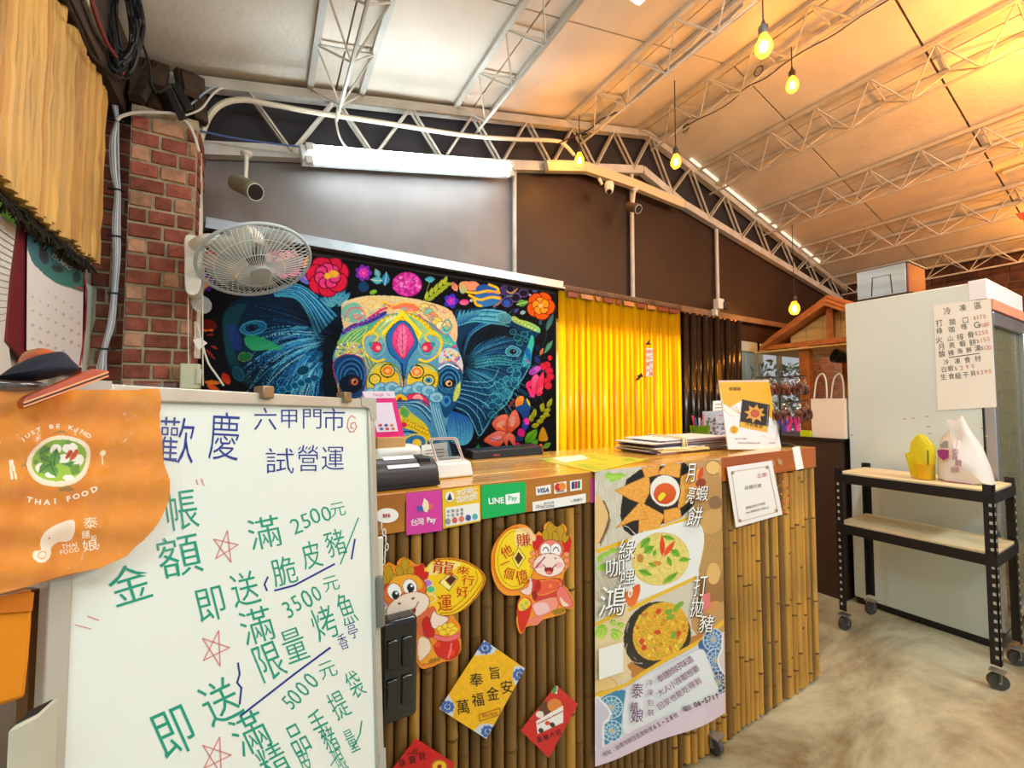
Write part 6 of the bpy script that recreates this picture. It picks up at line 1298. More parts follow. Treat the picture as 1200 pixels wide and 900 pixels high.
MB().lathe(C0 + Nf * .056, [(.038, 0), (.040, .004), (.036, .009), (.001, .010)], 24, Nf).build('badge', mat('badge_grey', (180, 188, 186), .4), fan)
for k in range(5):
    mb = MB(); V = []; a0 = 2*PI*k/5; 
    for i in range(6):
        q = i/5; r = .035 + q*.145
        for s in (-1, 0, 1): V.append(fp(r, a0 + s*(.28 + .22*math.sin(q*PI*.8)) + q*.25, -.012 + s*.016))
    mb.add(V, [(i*3+j, i*3+j+1, i*3+j+4, i*3+j+3) for i in range(5) for j in range(2)])
    o = mb.build('blade', mat('blade_clear', (214, 222, 218), .25, alpha=.45), fan); s_ = o.modifiers.new('thick', 'SOLIDIFY'); s_.thickness = .002
MB().lathe(C0 - Nf * .03, [(.034, .02), (.036, .0), (.030, -.02)], 20, Nf).build('hub', mat('hub_dark', (70, 74, 74), .4), fan)
MB().lathe(C0 - Nf * .065, [(.052, .01), (.062, -.005), (.060, -.05), (.048, -.085), (.020, -.10)], 24, Nf).build('motor_housing', M_fan, fan)
bA = on(228, 283, PL('y', 2.06)); 
prof = [(217, 276), (232, 277), (238, 284), (237, 300), (236, 330), (232, 343), (224, 346), (218, 342), (216, 330), (216, 300)]
P_ = [on(x, y, PL('y', 2.03)) for x, y in catmull(prof, 4, True)]
MB().slab(P_[::-1], (0, -1, 0), .10).build('wall_base', M_fan, fan, bevel=.004)
mot = C0 - Nf * .12
MB().tube(catmull([on(229, 288, PL('y', 2.04)), on(246, 281, PL('y', 1.98)), mot - Nf*.01 - ZZ*.03, mot + Nf*.02], 5), .024, 12).build('swivel_arm', M_fan, fan)
MB().box((-.262, 2.12, on(228, 330, PL('y', 2.1))[2]), (P_[0][0] + .02, 2.205, on(228, 290, PL('y', 2.1))[2])).build('mount_plate', M_fan, fan)

# ------------------------------------------------------------------ cameras
def bullet(label, bx, by, lx, ly, y, r, m, tail, stem_to):
    a_, b_ = on(bx, by, PL('y', y)), on(lx, ly, PL('y', y - .11)); t = thing('security_camera', label, 'camera', b_)
    d = b_ - a_; L = np.linalg.norm(d)
    MB().lathe(a_, [(r*.6, 0), (r*.95, .006), (r, L*.3), (r, L*.97), (r*.9, L)], 18, d).build('body', m, t)
    u, v, w_ = frame_of(d); q = a_ + v * r * .25; 
    MB().lathe(a_ + (ZZ*.003), [(r*1.06, L*.05), (r*1.08, L*.92)], 18, d).build('sunshield', m, t)
    MB().lathe(b_, [(r*.95, -.002), (r*.95, .004), (r*.001, .0045)], 18, d).build('lens_face', M_black, t)
    MB().tube([b_ + (u*math.cos(k*.45) + v*math.sin(k*.45))*r + w_*.003 for k in range(14)], .0022, 6, closed=True).build('lens_ring', mat('ring_silver', (206, 214, 206), .3), t)
    s_ = on(*stem_to, PL('y', y)); mid = (a_ + b_) / 2
    MB().tube([s_, s_ + (mid - s_)*.85], .009, 10).lathe(s_ - ZZ*.004, [(.026, .010), (.026, .004), (.012, -.008)], 14).build('bracket', M_wpl, t)
bullet('bullet security camera on a white bracket left of the fluorescent lamp', 276, 214, 299, 225, 2.28, .036, mat('cam_grey', (130, 126, 104), .4), 0, (289, 181))
bullet('dark bullet security camera under the pale beam beside the middle pole', 735, 242, 748, 245, 2.26, .030, mat('cam_dark', (96, 74, 56), .35), 0, (744, 223))
t = thing('turret_camera', 'white turret security camera under the pale beam right of the first pole', 'camera', on(713, 220, PL('y', 2.24)))
c = on(714, 222, PL('y', 2.22)); dv = (CAM - c) / np.linalg.norm(CAM - c); dv = dv * .8 - ZZ * .6
MB().lathe(c + ZZ*.03, [(.030, .02), (.034, .0), (.032, -.03)], 18).build('base', M_wpl, t); MB().blob(c, (.031, .031, .034), 16, 10).build('ball', M_wpl, t); MB().lathe(c + dv*.018, [(.018, 0), (.017, .016), (.001, .017)], 14, dv).build('lens', M_black, t)
a_ = on(702, 212, PL('y', 2.25)); MB().bar(a_ + [0, 0, .02], a_ - [-.03, 0, .02], .016, .02).build('bracket', M_wpl, t, bevel=.003)
t = thing('indoor_camera', 'small white box camera with a black lens on the brown rail at the third pole', 'camera', on(846, 358, PL('y', 2.3)))
c = on(843, 357, PL('y', 2.3)); MB().box(c - [.05, .03, .045], c + [.03, .03, .05]).build('body', M_wpl, t, bevel=.008); MB().box(c + [.012, -.05, -.045], c + [.075, -.01, .02]).build('lens_hood', M_black, t, bevel=.006); MB().box(c + [-.05, .0, -.10], c + [-.02, .05, -.04]).build('bracket', M_wpl, t, bevel=.003)

# ------------------------------------------------------------------ left wall papers and calendar
PLw = PL('x', -.585, 1)
t = thing('wall_calendar', 'large month calendar on a dark red backing board on the left wall', 'calendar', on(66, 410, PLw))
patch([(8, 400), (14, 330), (23, 262), (29, 258), (100, 318), (101, 380), (95, 440), (30, 425)], PLw, .006, mat('maroon_board', (112, 26, 34), .5), t, 'backing_board', t=.006)
def paintc(q):
    q.fill((238, 240, 240)); q.at(0, 225, 4)
    q.poly([(120, 130), (400, 330), (400, 460), (330, 450), (260, 425), (190, 370), (140, 300)], (60, 110, 150), True, c2=(60, 130, 110)); q.poly([(110, 110), (150, 170), (400, 350), (420, 330), (300, 240)], (50, 44, 84), False)
    q.ell(205, 300, 22, 40, (50, 60, 70), 20); q.ell(270, 360, 30, 16, (40, 60, 60), -20); q.ell(360, 400, 20, 26, (40, 70, 70)); q.poly([(355, 440), (392, 452), (392, 462), (352, 448)], (220, 50, 90))
q = Print([(32, 262), (98, 320), (96, 431), (31, 410)], PLw, 90, 110, off=.011); paintc(q); q.build('month_page', M_pap, t)
strokes([([(99, 322), (102, 345), (100, 385), (94, 428)], 1.6)], PLw, .0125, mat('page_edge', (190, 40, 60), .5), t, 'page_edge')
it = []; n_ = 0
for r_ in range(5):
    for c_ in range(7):
        day = r_*7 + c_ - 1
        if day < 1 or day > 31: continue
        u, v = (c_+.7)/7.3, (.44 + r_*.115); x = 32 + 66*u; yt = 262 + 58*u; yb_ = 410 + 21*u; it.append((str(day), x, yt + (yb_-yt)*v, 2.8, -30, .9))
letters([i for k, i in enumerate(it) if int(i[0]) % 7 != 5], PLw, .0125, mat('grey_ink', (110, 110, 110)), t, 'dates'); letters([i for i in it if int(i[0]) % 7 == 5], PLw, .0125, mat('calendar_red', (210, 70, 90), .5), t, 'sunday_dates')
letters([('TECHNO', 72, 307, 5, -36, 1)], PLw, .0125, M_wl, t, 'heading', bold=.01)
t = thing('wall_paper_sheet', 'plain pale sheet hanging right of the calendar', 'paper', on(108, 380, PLw))
patch([(100, 331), (116, 340), (114, 365), (106, 395), (104, 430), (94, 440), (98, 400)], PLw, .002, mat('pale_sheet_paper', (214, 224, 206), .7), t, 'paper', t=.001)
t = thing('wall_paper_sheet', 'large printed form on the left wall at the picture edge, left of the calendar', 'paper', on(8, 400, PLw))
patch([(-20, 238), (24, 268), (16, 340), (10, 400), (14, 440), (-20, 440)], PLw, .001, mat('form_paper', (222, 224, 216), .7), t, 'paper', t=.001)
strokes([([(-10 , 262 + k*9), (20 - k*.7, 283 + k*7)], .7) for k in range(14)], PLw, .0025, mat('grey_ink', (110, 110, 110)), t, 'form_line')

# ------------------------------------------------------------------ tote bags on the whiteboard corner
PG = (PW[0] + nb * .03, nb)
bg = thing('tote_bag', 'orange cotton tote bag printed with a green curry bowl, in a clear plastic sleeve', 'bag', on(100, 690, PG))
def paintb(q):
    q.fill((216, 132, 2)); q.noise(np.arange(len(q.x)), .06, .5, .5, 6); q.at(0, 450, 3.6)
    for P_ in ([(245, 190), (340, 240), (420, 330), (330, 450), (250, 455), (60, 350), (130, 270)],): 
        for k in range(7): q.line([(225+k*8, 210-k*3), (262+k*6, 196+k*3)], (150, 110, 20), 3, False); q.line([(68+k*6, 350-k*6), (100, 340+k*4)], (150, 110, 20), 3, False); q.line([(250, 440+k*2), (290+k*5, 430+k*3)], (150, 110, 20), 3, False)
    q.ell(250, 325, 150, 108, (236, 226, 200), 6); q.ell(252, 322, 126, 88, (110, 160, 30), 6, c2=(150, 190, 40))
    for cx, cy, rx, ry in ((240, 275, 26, 22), (300, 270, 30, 22), (180, 355, 30, 22), (340, 320, 26, 24), (220, 382, 24, 14), (290, 395, 24, 12), (280, 315, 22, 20)): q.ell(cx, cy, rx, ry, (240, 236, 226))
    for a_ in ((155, 300, 215, 270, 50), (240, 350, 245, 270, 50), (165, 375, 235, 330, 44), (240, 390, 225, 335, 44), (230, 330, 170, 310, 40)): q.leaf(*a_, (60, 120, 40), c2=(90, 150, 40), vein=(30, 70, 20))
    q.ell(290, 245, 14, 10, (90, 140, 30)); q.ell(150, 330, 14, 10, (90, 140, 30)); q.poly([(300, 345), (345, 335), (345, 375), (305, 385)], (90, 140, 40)); q.poly([(265, 335), (330, 325), (300, 350)], (60, 120, 40))
    q.poly([(296, 280), (312, 285), (300, 310), (285, 315)], (196, 40, 20), True); q.poly([(322, 275), (334, 290), (322, 315), (305, 318)], (206, 60, 20), True)
    q.ell(455, 290, 12, 12, (240, 226, 200)); q.line([(455, 295), (458, 338)], (240, 226, 200), 5, False); q.line([(30, 325), (26, 400)], (240, 226, 200), 9, False); q.line([(37, 325), (44, 398)], (240, 226, 200), 9, False); q.line([(325, 190), (322, 215)], (240, 226, 200), 4, False)
    CRM = (238, 226, 206)   # elephant head emblem
    q.poly([(328, 576), (330, 640), (310, 665), (262, 668), (230, 690), (225, 725), (195, 750), (160, 752), (140, 730), (150, 705), (178, 700), (172, 675), (178, 640), (205, 610), (260, 585)], CRM, True); q.ell(182, 722, 20, 14, None, 20, edge=(226, 134, 10), ew=4); q.line([(246, 676), (232, 700)], (226, 134, 10), 4, False); q.ell(210, 651, 5, 4, (206, 60, 30))
q = Print([(-45, 455), (200, 455), (200, 705), (-45, 705)], PG, 330, 330, bulge=lambda u, v: .006*np.sin(u*7+v*2) + .003*np.sin(u*23+v*9) + .002*np.sin(v*31)); paintb(q)
q.x0, q.y0, q.k = 0, 0, 1; q.clip = [(-45, 456), (60, 457), (150, 457), (184, 456), (187, 480), (188, 520), (192, 560), (193, 588), (186, 602), (165, 634), (148, 652), (120, 664), (60, 680), (0, 696), (-45, 705)]
o = q.build('printed_cloth', mat('cotton_print', rough=.85, attr='print'), bg, smooth_clip=False)
MB().slab([on(x, y, PG, -.013) for x, y in q.clip], nb, .010).build('bag_back', mat('orange_cotton', (212, 130, 4), .9), bg, smooth=False)
M_crm = mat('cream_print', (238, 226, 206), .7)
Tb = lambda x, y: (x/3.6, 450 + y/3.6)
def arc(s, cx, cy, r, a0, a1, h, flip=False):
    out = []
    for i, ch_ in enumerate(s):
        if ch_ == ' ': continue
        a_ = math.radians(a0 + (a1-a0)*i/(len(s)-1)); x, y = cx + r*math.cos(a_), cy - r*math.sin(a_)*.86; out.append((ch_, *Tb(x, y), h, (math.degrees(a_) - 90) * (.9) if not flip else (math.degrees(a_) + 90)*.9, 1.35)); 
    return out
PGo = .0128
letters(arc('JUST BE KIND', 245, 350, 200, 138, 50, 5.0), PG, PGo, M_crm, bg, bold=.02)
letters([(c_, *Tb(x, y), 6.4, a_, 1.3) for c_, x, y, a_ in (('T', 125, 488, -14), ('H', 160, 497, -8), ('A', 198, 499, -2), ('I', 232, 494, 2), ('F', 290, 484, 12), ('O', 322, 474, 16), ('O', 358, 462, 22), ('D', 398, 444, 26))], PG, PGo, M_crm, bg, bold=.03)
letters([('THAI', *Tb(292, 682), 5.2, 10, 1.1), ('FOOD', *Tb(294, 704), 5.2, 10, 1.1), ('泰', *Tb(382, 585), 13, 5, 1.2), ('饍', *Tb(362, 635), 9, 5, 1), ('娘', *Tb(380, 680), 13, 10, 1.3), ('知', *Tb(395, 648), 6, 5, 1)], PG, PGo, M_crm, bg)
rr = random.Random(12); mb = MB(); nx_, ny_ = 34, 30; V = []
for j in range(ny_):
    for i in range(nx_):
        u, v = i/(nx_-1), j/(ny_-1); x = -45 + (252 + 10*v)*u; y = 449 + (205 + 5*(1-u))*v - (0 if u < .75 else 10*v*(u-.75)*4) + (50*(1-u)*v)
        V.append(on(x, y, PG, .018 + rr.uniform(-.0035, .0035) + .004*math.sin(u*14 + v*5)))
mb.add(V, [(j*nx_+i, j*nx_+i+1, (j+1)*nx_+i+1, (j+1)*nx_+i) for j in range(ny_-1) for i in range(nx_-1)])
mb.build('clear_sleeve', mat('clear_film', (245, 245, 245), .06, alpha=.05, spec=1.0), bg)
b2 = thing('tote_bag', 'second orange cotton tote bag hanging below the printed one at the left edge', 'bag', on(10, 820, PG))
P_ = [(-45, 690), (40, 690), (39, 730), (36, 770), (31, 818), (0, 828), (-45, 832)]
MB().slab([on(x, y, (PG[0] - nb*.0, nb), -.012) for x, y in P_], nb, .03).build('body', mat('orange_cotton', (212, 130, 4)), b2, bevel=.004)
MB().slab([on(x, y, PG, -.009) for x, y in ((-45, 700), (40, 694), (38, 716), (-45, 722))], nb, .004).build('hem_fold', mat('orange_cotton2', (190, 106, 12), .9), b2, smooth=False)
t = thing('wooden_pole', 'dark wooden pole standing left of the whiteboard frame', 'pole', on(44, 900, (PW[0] - nb*.02, nb)) * [1, 1, 0])
MB().slab([on(x, y, (PW[0] - nb*.02, nb)) for x, y in ((36, 690), (51, 690), (46, 900), (30, 900))], nb, .02).build('pole', mat('brown_pole', (120, 80, 30), .6, noise=.3, ns=8), t)
t = thing('folded_hat', 'dark navy folded cap lying on top of the orange tote bag', 'cap', on(45, 440, PG))
PN = (PG[0] - nb*.01, nb)
def pillow(name, px, pl, th, m, root, **kw):
    P_ = [on(x, y, pl) for x, y in catmull(px, 4, True)]; c = sum(P_)/len(P_); mb = MB(); k = len(P_); V = []
    for s, h in ((1, 0), (.9, .35), (.65, .8), (.25, 1)): V += [c + (p_-c)*s + pl[1]*th*h for p_ in P_]
    V.append(c + pl[1]*th*1.03); f_ = [(i*k+j, i*k+(j+1) % k, (i+1)*k+(j+1) % k, (i+1)*k+j) for i in range(3) for j in range(k)] + [(3*k+j, 3*k+(j+1) % k, 4*k) for j in range(k)]
    V += [p_ - pl[1]*th*.3 for p_ in P_]; f_ += [(4*k+1+j, 4*k+1+(j+1) % k, (j+1) % k, j) for j in range(k)] + [tuple(range(5*k, 4*k, -1))]
    return mb.add(V, f_).build(name, m, root, **kw)
pillow('crown', [(0, 441), (20, 428), (45, 417), (72, 412), (84, 422), (93, 434), (66, 442), (38, 447), (8, 446), (-20, 444)], PN, .02, mat('navy_cloth', (22, 26, 44), .8), t)
t = thing('glossy_helmet', 'glossy orange and brown rounded object behind the navy cap', 'helmet', on(45, 420, PN)); pillow('shell', [(24, 428), (30, 414), (44, 408), (58, 411), (66, 419), (50, 426), (35, 432)], (PN[0] - nb*.03, nb), .02, mat('helmet_orange', (190, 84, 40), .15, noise=.6, ns=30, coat=.6), t)
t = thing('leather_wallet', 'long red brown leather wallet with striped edge resting across the tote bag top', 'wallet', on(80, 470, PG))
MB().slab([on(x, y, PG, .03) for x, y in ((27, 470), (33, 464), (110, 432), (125, 434), (128, 440), (30, 479))], nb, .012).build('cover', mat('red_leather', (180, 74, 40), .4, noise=.3, ns=30, coat=.4), t, bevel=.001)
for k, (dy, c) in enumerate(((0, (236, 160, 110)), (2.4, (50, 26, 20)), (4.6, (226, 140, 90)))):
    strokes([([(28, 472 + dy), (127, 436 + dy)], 1.9)], PG, .0312, mat('edge_stripe%d' % k, c, .4), t, 'edge_stripe')
t = thing('grey_crumpled_film', 'crumpled dark plastic film on the bag top under the cap', 'plastic', on(20, 452, PG)); pillow('film', [(-20, 445), (10, 446), (40, 447), (58, 452), (50, 458), (20, 459), (-20, 458)], PG, .014, mat('dark_film', (60, 50, 50), .12, noise=.7, ns=60, coat=.8), t)
t = thing('grey_bin', 'grey and beige square bin at the lower left corner in front of the board', 'bin', (-.14, .36, 0)); zb3 = 1.03
A3 = on(44, 839, PL('z', zb3)); B3 = on(70, 815, PL('z', zb3)); D3 = on(8, 857, PL('z', zb3)); C3 = B3 + D3 - A3
MB().hexa([q * [1, 1, 0] for q in (A3, B3, C3, D3)] + [A3, B3, C3, D3]).build('body', mat('bin_grey', (182, 182, 166), .5, noise=.08), t, bevel=.002)
e0 = A3 + (D3-A3)*.0; MB().slab([A3 + (D3-A3)*.15 + (B3-A3)*.2 + ZZ*.001, A3 + (D3-A3)*.9 + (B3-A3)*.2 + ZZ*.001, A3 + (D3-A3)*.9 + (B3-A3)*.85 + ZZ*.001, A3 + (D3-A3)*.15 + (B3-A3)*.85 + ZZ*.001], ZZ, .0008).build('opening', M_dark, t)

# ------------------------------------------------------------------ things on the counter
ZT = 1.0845
def stand_sheet(name, label, cat, px, pl, m, inner=None, t_=.003, **kw):
    th = thing(name, label, cat, on((px[2][0]+px[3][0])/2, max(q[1] for q in px), pl)); patch(px, pl, 0, m, th, 'panel', t=t_); return th
Ts = lambda x, y: (420 + x/5.625, 440 + y/5.625)
PQ = PL('y', 1.27)
t = stand_sheet('payment_stand', 'magenta framed mobile payment stand leaning above the receipt printer', 'sign', [Ts(25, 105), Ts(235, 103), Ts(303, 400), Ts(115, 425)], PQ, mat('magenta_frame', (236, 40, 130), .35))
patch([Ts(25, 105), Ts(235, 103), Ts(245, 148), Ts(42, 152)], PQ, .0012, mat('lilac_white', (240, 224, 240), .4), t, 'header'); patch([Ts(76, 180), Ts(222, 178), Ts(262, 368), Ts(122, 374)], PQ, .0012, mat('lilac_white', (240, 224, 240)), t, 'white_field')
letters([('TWQR', *Ts(130, 130), 3.6, 1, 1), ('Pay', *Ts(200, 128), 3.0, 1, 1), ('掃描付款', *Ts(205, 388), 2.6, 3, 1.2)], PQ, .002, mat('twqr_pink', (206, 40, 120), .5), t)
for i, c in enumerate(((206, 60, 60), (90, 90, 150), (220, 140, 40), (60, 120, 180), (206, 60, 60), (220, 120, 60))): patch(ellpts(*Ts(145+(i % 3)*38+(i//3)*8, 328+(i//3)*24), 2.2, 1.6), PQ, .002, mat('dotb%d' % i, c, .5), t, 'logo_dot')
wbk = thing('wooden_block', 'short wooden block under the magenta payment stand', 'block', on(458, 523, PQ))
A_, B2 = on(441, 513, PL('y', 1.26)), on(474, 524, PL('y', 1.26)); MB().box((A_[0], 1.25, B2[2]), (B2[0], 1.30, A_[2])).build('block', mat('pale_wood', (206, 156, 96), .6, noise=.2, ns=10), wbk, bevel=.002)
t = thing('white_roll_holder', 'white rounded plastic dispenser behind the receipt printer', 'dispenser', on(465, 560, PL('y', 1.27)))
A_, B2 = on(438, 525, PL('y', 1.24)), on(496, 550, PL('y', 1.24)); MB().box((A_[0], 1.24, ZT), (B2[0], 1.34, A_[2])).build('body', M_wpl, t, bevel=.02, seg=4); MB().box((A_[0] + .01, 1.235, ZT + .03), (B2[0] - .06, 1.241, ZT + .034)).build('seam', M_dark, t)
t = stand_sheet('green_sign', 'green acrylic sign half hidden behind the whiteboard', 'sign', [(425, 478), (433, 478), (441, 532), (425, 534)], PL('y', 1.22), mat('sign_green', (10, 150, 70), .3)); patch([(425, 534), (441, 532), (443, 556), (425, 558)], PL('y', 1.22), 0, mat('sign_foot', (226, 228, 220), .3), t, 'foot', t=.01)
MB().box((on(425, 560, PL('y', 1.22))[0], 1.215, ZT), (on(443, 560, PL('y', 1.22))[0], 1.235, on(430, 556, PL('y', 1.22))[2])).build('base', M_wpl, t)
# receipt printer: rounded profile swept along x
t = thing('receipt_printer', 'dark brown rounded receipt printer with white paper on the counter end', 'printer', (.31, 1.12, ZT))
M_prn = mat('printer_brown', (44, 30, 24), .4)
pf = [(1.050, ZT), (1.048, ZT + .028), (1.062, ZT + .052), (1.090, ZT + .066), (1.125, ZT + .068), (1.165, ZT + .060), (1.180, ZT + .03), (1.182, ZT)]
mb = MB(); k = len(pf); V = [(x, y, z) for x in (.232, .400) for y, z in pf]
mb.add(V, [tuple(range(k-1, -1, -1)), tuple(range(k, 2*k))] + [(i, i+1, i+1+k, i+k) for i in range(k-1)] + [(k-1, 0, k, 2*k-1)]).build('body', M_prn, t, bevel=.005)
MB().hexa([(.27, 1.058, ZT + .050), (.35, 1.058, ZT + .050), (.35, 1.12, ZT + .070), (.27, 1.12, ZT + .070), (.27, 1.060, ZT + .053), (.35, 1.060, ZT + .053), (.35, 1.12, ZT + .073), (.27, 1.12, ZT + .073)]).build('paper', mat('receipt_paper', (236, 232, 238), .6), t)
MB().box((.352, 1.075, ZT + .055), (.385, 1.15, ZT + .0705)).build('dark_window', M_black, t, bevel=.003); MB().box((.232, 1.045, ZT + .002), (.40, 1.05, ZT + .012)).build('foot_rail', M_black, t)
t = thing('yellow_figure', 'tiny yellow toy duck behind the receipt printer', 'toy', on(446, 552, PL('y', 1.2))); c = on(446, 547, PL('y', 1.2)); MB().blob(c, (.014, .012, .012), 10, 6).build('body', mat('duck_yellow', (236, 214, 60), .4), t); MB().blob(c + [.004, 0, .014], (.009, .009, .009), 10, 6).build('head', mat('duck_yellow', (236, 214, 60)), t); MB().box((c[0]-.008, c[1]-.008, ZT), (c[0]+.008, c[1]+.008, c[2])).build('stand', mat('duck_yellow', (236, 214, 60)), t)
# card terminal
t = thing('payment_terminal', 'white payment terminal with a red outlined rounded screen frame', 'card terminal', (.46, 1.16, ZT))
MB().hexa([(.395, 1.125, ZT), (.535, 1.125, ZT), (.535, 1.23, ZT), (.395, 1.23, ZT), (.40, 1.135, ZT + .042), (.53, 1.135, ZT + .042), (.53, 1.22, ZT + .05), (.40, 1.22, ZT + .05)]).build('base', M_wpl, t, bevel=.006)
PS = PL('y', 1.165); Q = [(502.5, 513), (535.5, 512), (545, 541), (511, 544)]
ro = rrect(Q, .14); ri = rrect([(506, 516), (532.5, 515), (541, 537.5), (513.5, 540)], .12); mb = MB(); k = len(ro)
V = [on(x, y, PS, .003) for x, y in ro] + [on(x, y, PS, .003) for x, y in ri] + [on(x, y, PS, -.008) for x, y in ro] + [on(x, y, PS, -.008) for x, y in ri]
mb.add(V, [(i, (i+1) % k, (i+1) % k+k, i+k) for i in range(k)] + [(i, i+2*k, (i+1) % k+2*k, (i+1) % k) for i in range(k)] + [(i+k, (i+1) % k+k, (i+1) % k+3*k, i+3*k) for i in range(k)] + [(i+2*k, i+3*k, (i+1) % k+3*k, (i+1) % k+2*k) for i in range(k)]).build('screen_frame', M_wpl, t, smooth=False)
mid = rrect([(504, 514.3), (534, 513.3), (543.2, 539.4), (512, 542.2)], .13); strokes([(mid + [mid[0]], .9)], PS, .0042, mat('frame_red', (200, 70, 70), .4), t, 'red_outline')
patch(ri, PS, -.004, mat('screen_glass', (16, 22, 30), .08, alpha=.55), t, 'screen')
t2 = thing('desk_calendar', 'small white printed card standing behind the payment terminal', 'card', (.44, 1.25, ZT)); patch([(494, 522), (524, 518), (527, 556), (496, 558)], PL('y', 1.245), 0, mat('note_paper', (240, 240, 232)), t2, 'card', t=.002); strokes([([(499, 528 + k*4), (520, 526 + k*4)], .8) for k in range(4)], PL('y', 1.245), .001, mat('grey_ink', (110, 110, 110)), t2, 'print_line')
t = thing('black_keyboard', 'long flat black device lying at the back edge of the counter', 'keyboard', (.9, 1.46, ZT))
A_, B2 = on(553, 533, PL('y', 1.44)), on(637, 527, PL('y', 1.44)); MB().hexa([(A_[0], 1.44, ZT), (B2[0], 1.44, ZT), (B2[0], 1.51, ZT), (A_[0], 1.51, ZT), (A_[0] + .01, 1.444, ZT + .030), (B2[0] - .005, 1.444, ZT + .034), (B2[0], 1.50, ZT + .04), (A_[0], 1.50, ZT + .036)]).build('body', M_black, t, bevel=.003); patch([(578, 532.5), (586, 532), (586, 534), (578, 534.5)], PL('y', 1.4395), 0, mat('badge_red', (150, 60, 60), .4), t, 'badge')
PZ = PL('z', ZT + .001, 1)
t = thing('counter_mat', 'green and yellow printed sheet lying flat on the counter top by the poster', 'mat', on(670, 541, PZ)); patch([(629, 538), (690, 530.5), (760, 538), (697, 553)], PZ, 0, mat('mat_green', (90, 170, 60), .3, noise=.5, ns=16, c2=(236, 206, 60)), t, 'sheet', t=.0006); patch([(648, 537), (682, 533), (690, 537.5), (662, 542)], PZ, .0004, mat('mat_white', (226, 236, 210), .4), t, 'white_lettering')
# packed paper bags tied with string
t = thing('folded_bag_stack', 'stack of flat folded paper bags tied with cream string', 'paper bags', (1.62, 1.29, ZT)); rr = random.Random(3); z = ZT
cols = [(206, 196, 206), (110, 90, 110), (226, 220, 214), (150, 130, 150), (236, 230, 222), (96, 84, 104)]
for k in range(11):
    h = .0052; dx = rr.uniform(-.03, .03); a_ = rr.uniform(-.05, .05); cx, cy = 1.62 + dx + (.04 if k % 3 == 0 else 0), 1.30 + rr.uniform(-.01, .01)
    ax = np.array([math.cos(a_), math.sin(a_), 0]); ay = np.array([-math.sin(a_), math.cos(a_), 0]); MB().obox((cx, cy, z + h/2), ax * rr.uniform(.22, .27), ay * .10, ZZ * (h/2 - .0006)).build('folded_bag', mat('bagp%d' % (k % 6), cols[k % 6], .6), t); z += h
M_str = mat('cream_string', (230, 206, 150), .8)
for dx in (0, .02, -.015): MB().tube(catmull([(1.55 + dx, 1.19, ZT + .002), (1.552 + dx*.6, 1.188, z - .01), (1.56 + dx*.5, 1.22, z + .006), (1.565, 1.40, z + .005)], 4), .0035, 6).build('string', M_str, t)
for k in range(6): MB().tube(catmull([(1.45 + rr.uniform(-.08, .25), 1.185 - rr.uniform(0, .02), ZT + .006 + rr.uniform(0, .02)) for _ in range(4)], 5), .003, 6).build('string', M_str, t)
# cup with pens
cc_ = np.array([1.45 * 1.395, 1.45, ZT]); t = thing('pen_cup', 'bright green pen cup on the counter behind the folded bags', 'cup', cc_)
MB().lathe(cc_, [(.001, 0), (.044, 0), (.050, .085), (.052, .088), (.048, .088), (.042, .005), (.001, .005)], 24).build('cup', mat('cup_green', (100, 170, 40), .3), t)
for k, (dx, dy, c, L) in enumerate(((-.03, 0, (60, 110, 190), .13), (-.02, .02, (230, 60, 90), .14), (0, -.01, (240, 130, 160), .15), (.015, .01, (40, 150, 150), .12), (.025, -.01, (60, 140, 60), .115), (-.01, .0, (240, 236, 240), .13))):
    p0 = cc_ + [dx*.4, dy*.4, .01]; p1 = cc_ + [dx*1.7, dy*1.5 - .01, L]; o = MB().tube([p0, p1], .0048, 8).build('pen', mat('pen%d' % k, c, .35)); props(o, ['blue pen leaning left in the green cup', 'red pen in the green cup beside the blue one', 'pink topped pen standing tallest in the green cup', 'teal pen in the middle of the green cup', 'green pen at the right side of the cup', 'white pen among the others in the green cup'][k], 'pen', 'pens in the green cup')
t = thing('flower_brochure', 'pale blue brochure with grey blossoms behind the pen cup', 'brochure', on(838, 516, PL('y', 1.49))); PB2 = PL('y', 1.49)
def paintf(q):
    q.fill((176, 190, 214)); q.at(740, 430, 4.615); g_ = np.random.default_rng(4)
    for k in range(60): q.ell(g_.uniform(410, 520), g_.uniform(260, 395), g_.uniform(4, 10), g_.uniform(4, 9), [(206, 200, 214), (90, 84, 110), (120, 116, 140), (60, 56, 76)][k % 4])
    for k in range(5): q.ell(480 + k*6, 262, 6, 3, (190, 60, 90))
q = Print([(824, 482), (851, 482), (856, 518), (824, 518)], PB2, 50, 60); paintf(q); q.build('cover', M_gloss, t); patch([(824, 482), (851, 482), (856, 518), (824, 518)], PB2, -.001, M_wpl, t, 'back', t=.004)
t = stand_sheet('small_card', 'small white card standing behind the flyer stand', 'card', [(836, 470), (850, 469), (852, 520), (834, 520)], PL('y', 1.50), mat('note_paper', (240, 240, 232)))
strokes([([(838, 474 + k*4), (848, 473.5 + k*4)], .8) for k in range(3)], PL('y', 1.50), .001, mat('grey_ink', (110, 110, 110)), t, 'print_line')
PFl = PL('y', 1.10); t = thing('flyer_stand', 'standing orange and white flyer with a picture of a star shaped cracker plate', 'flyer', on(884, 523, PFl))
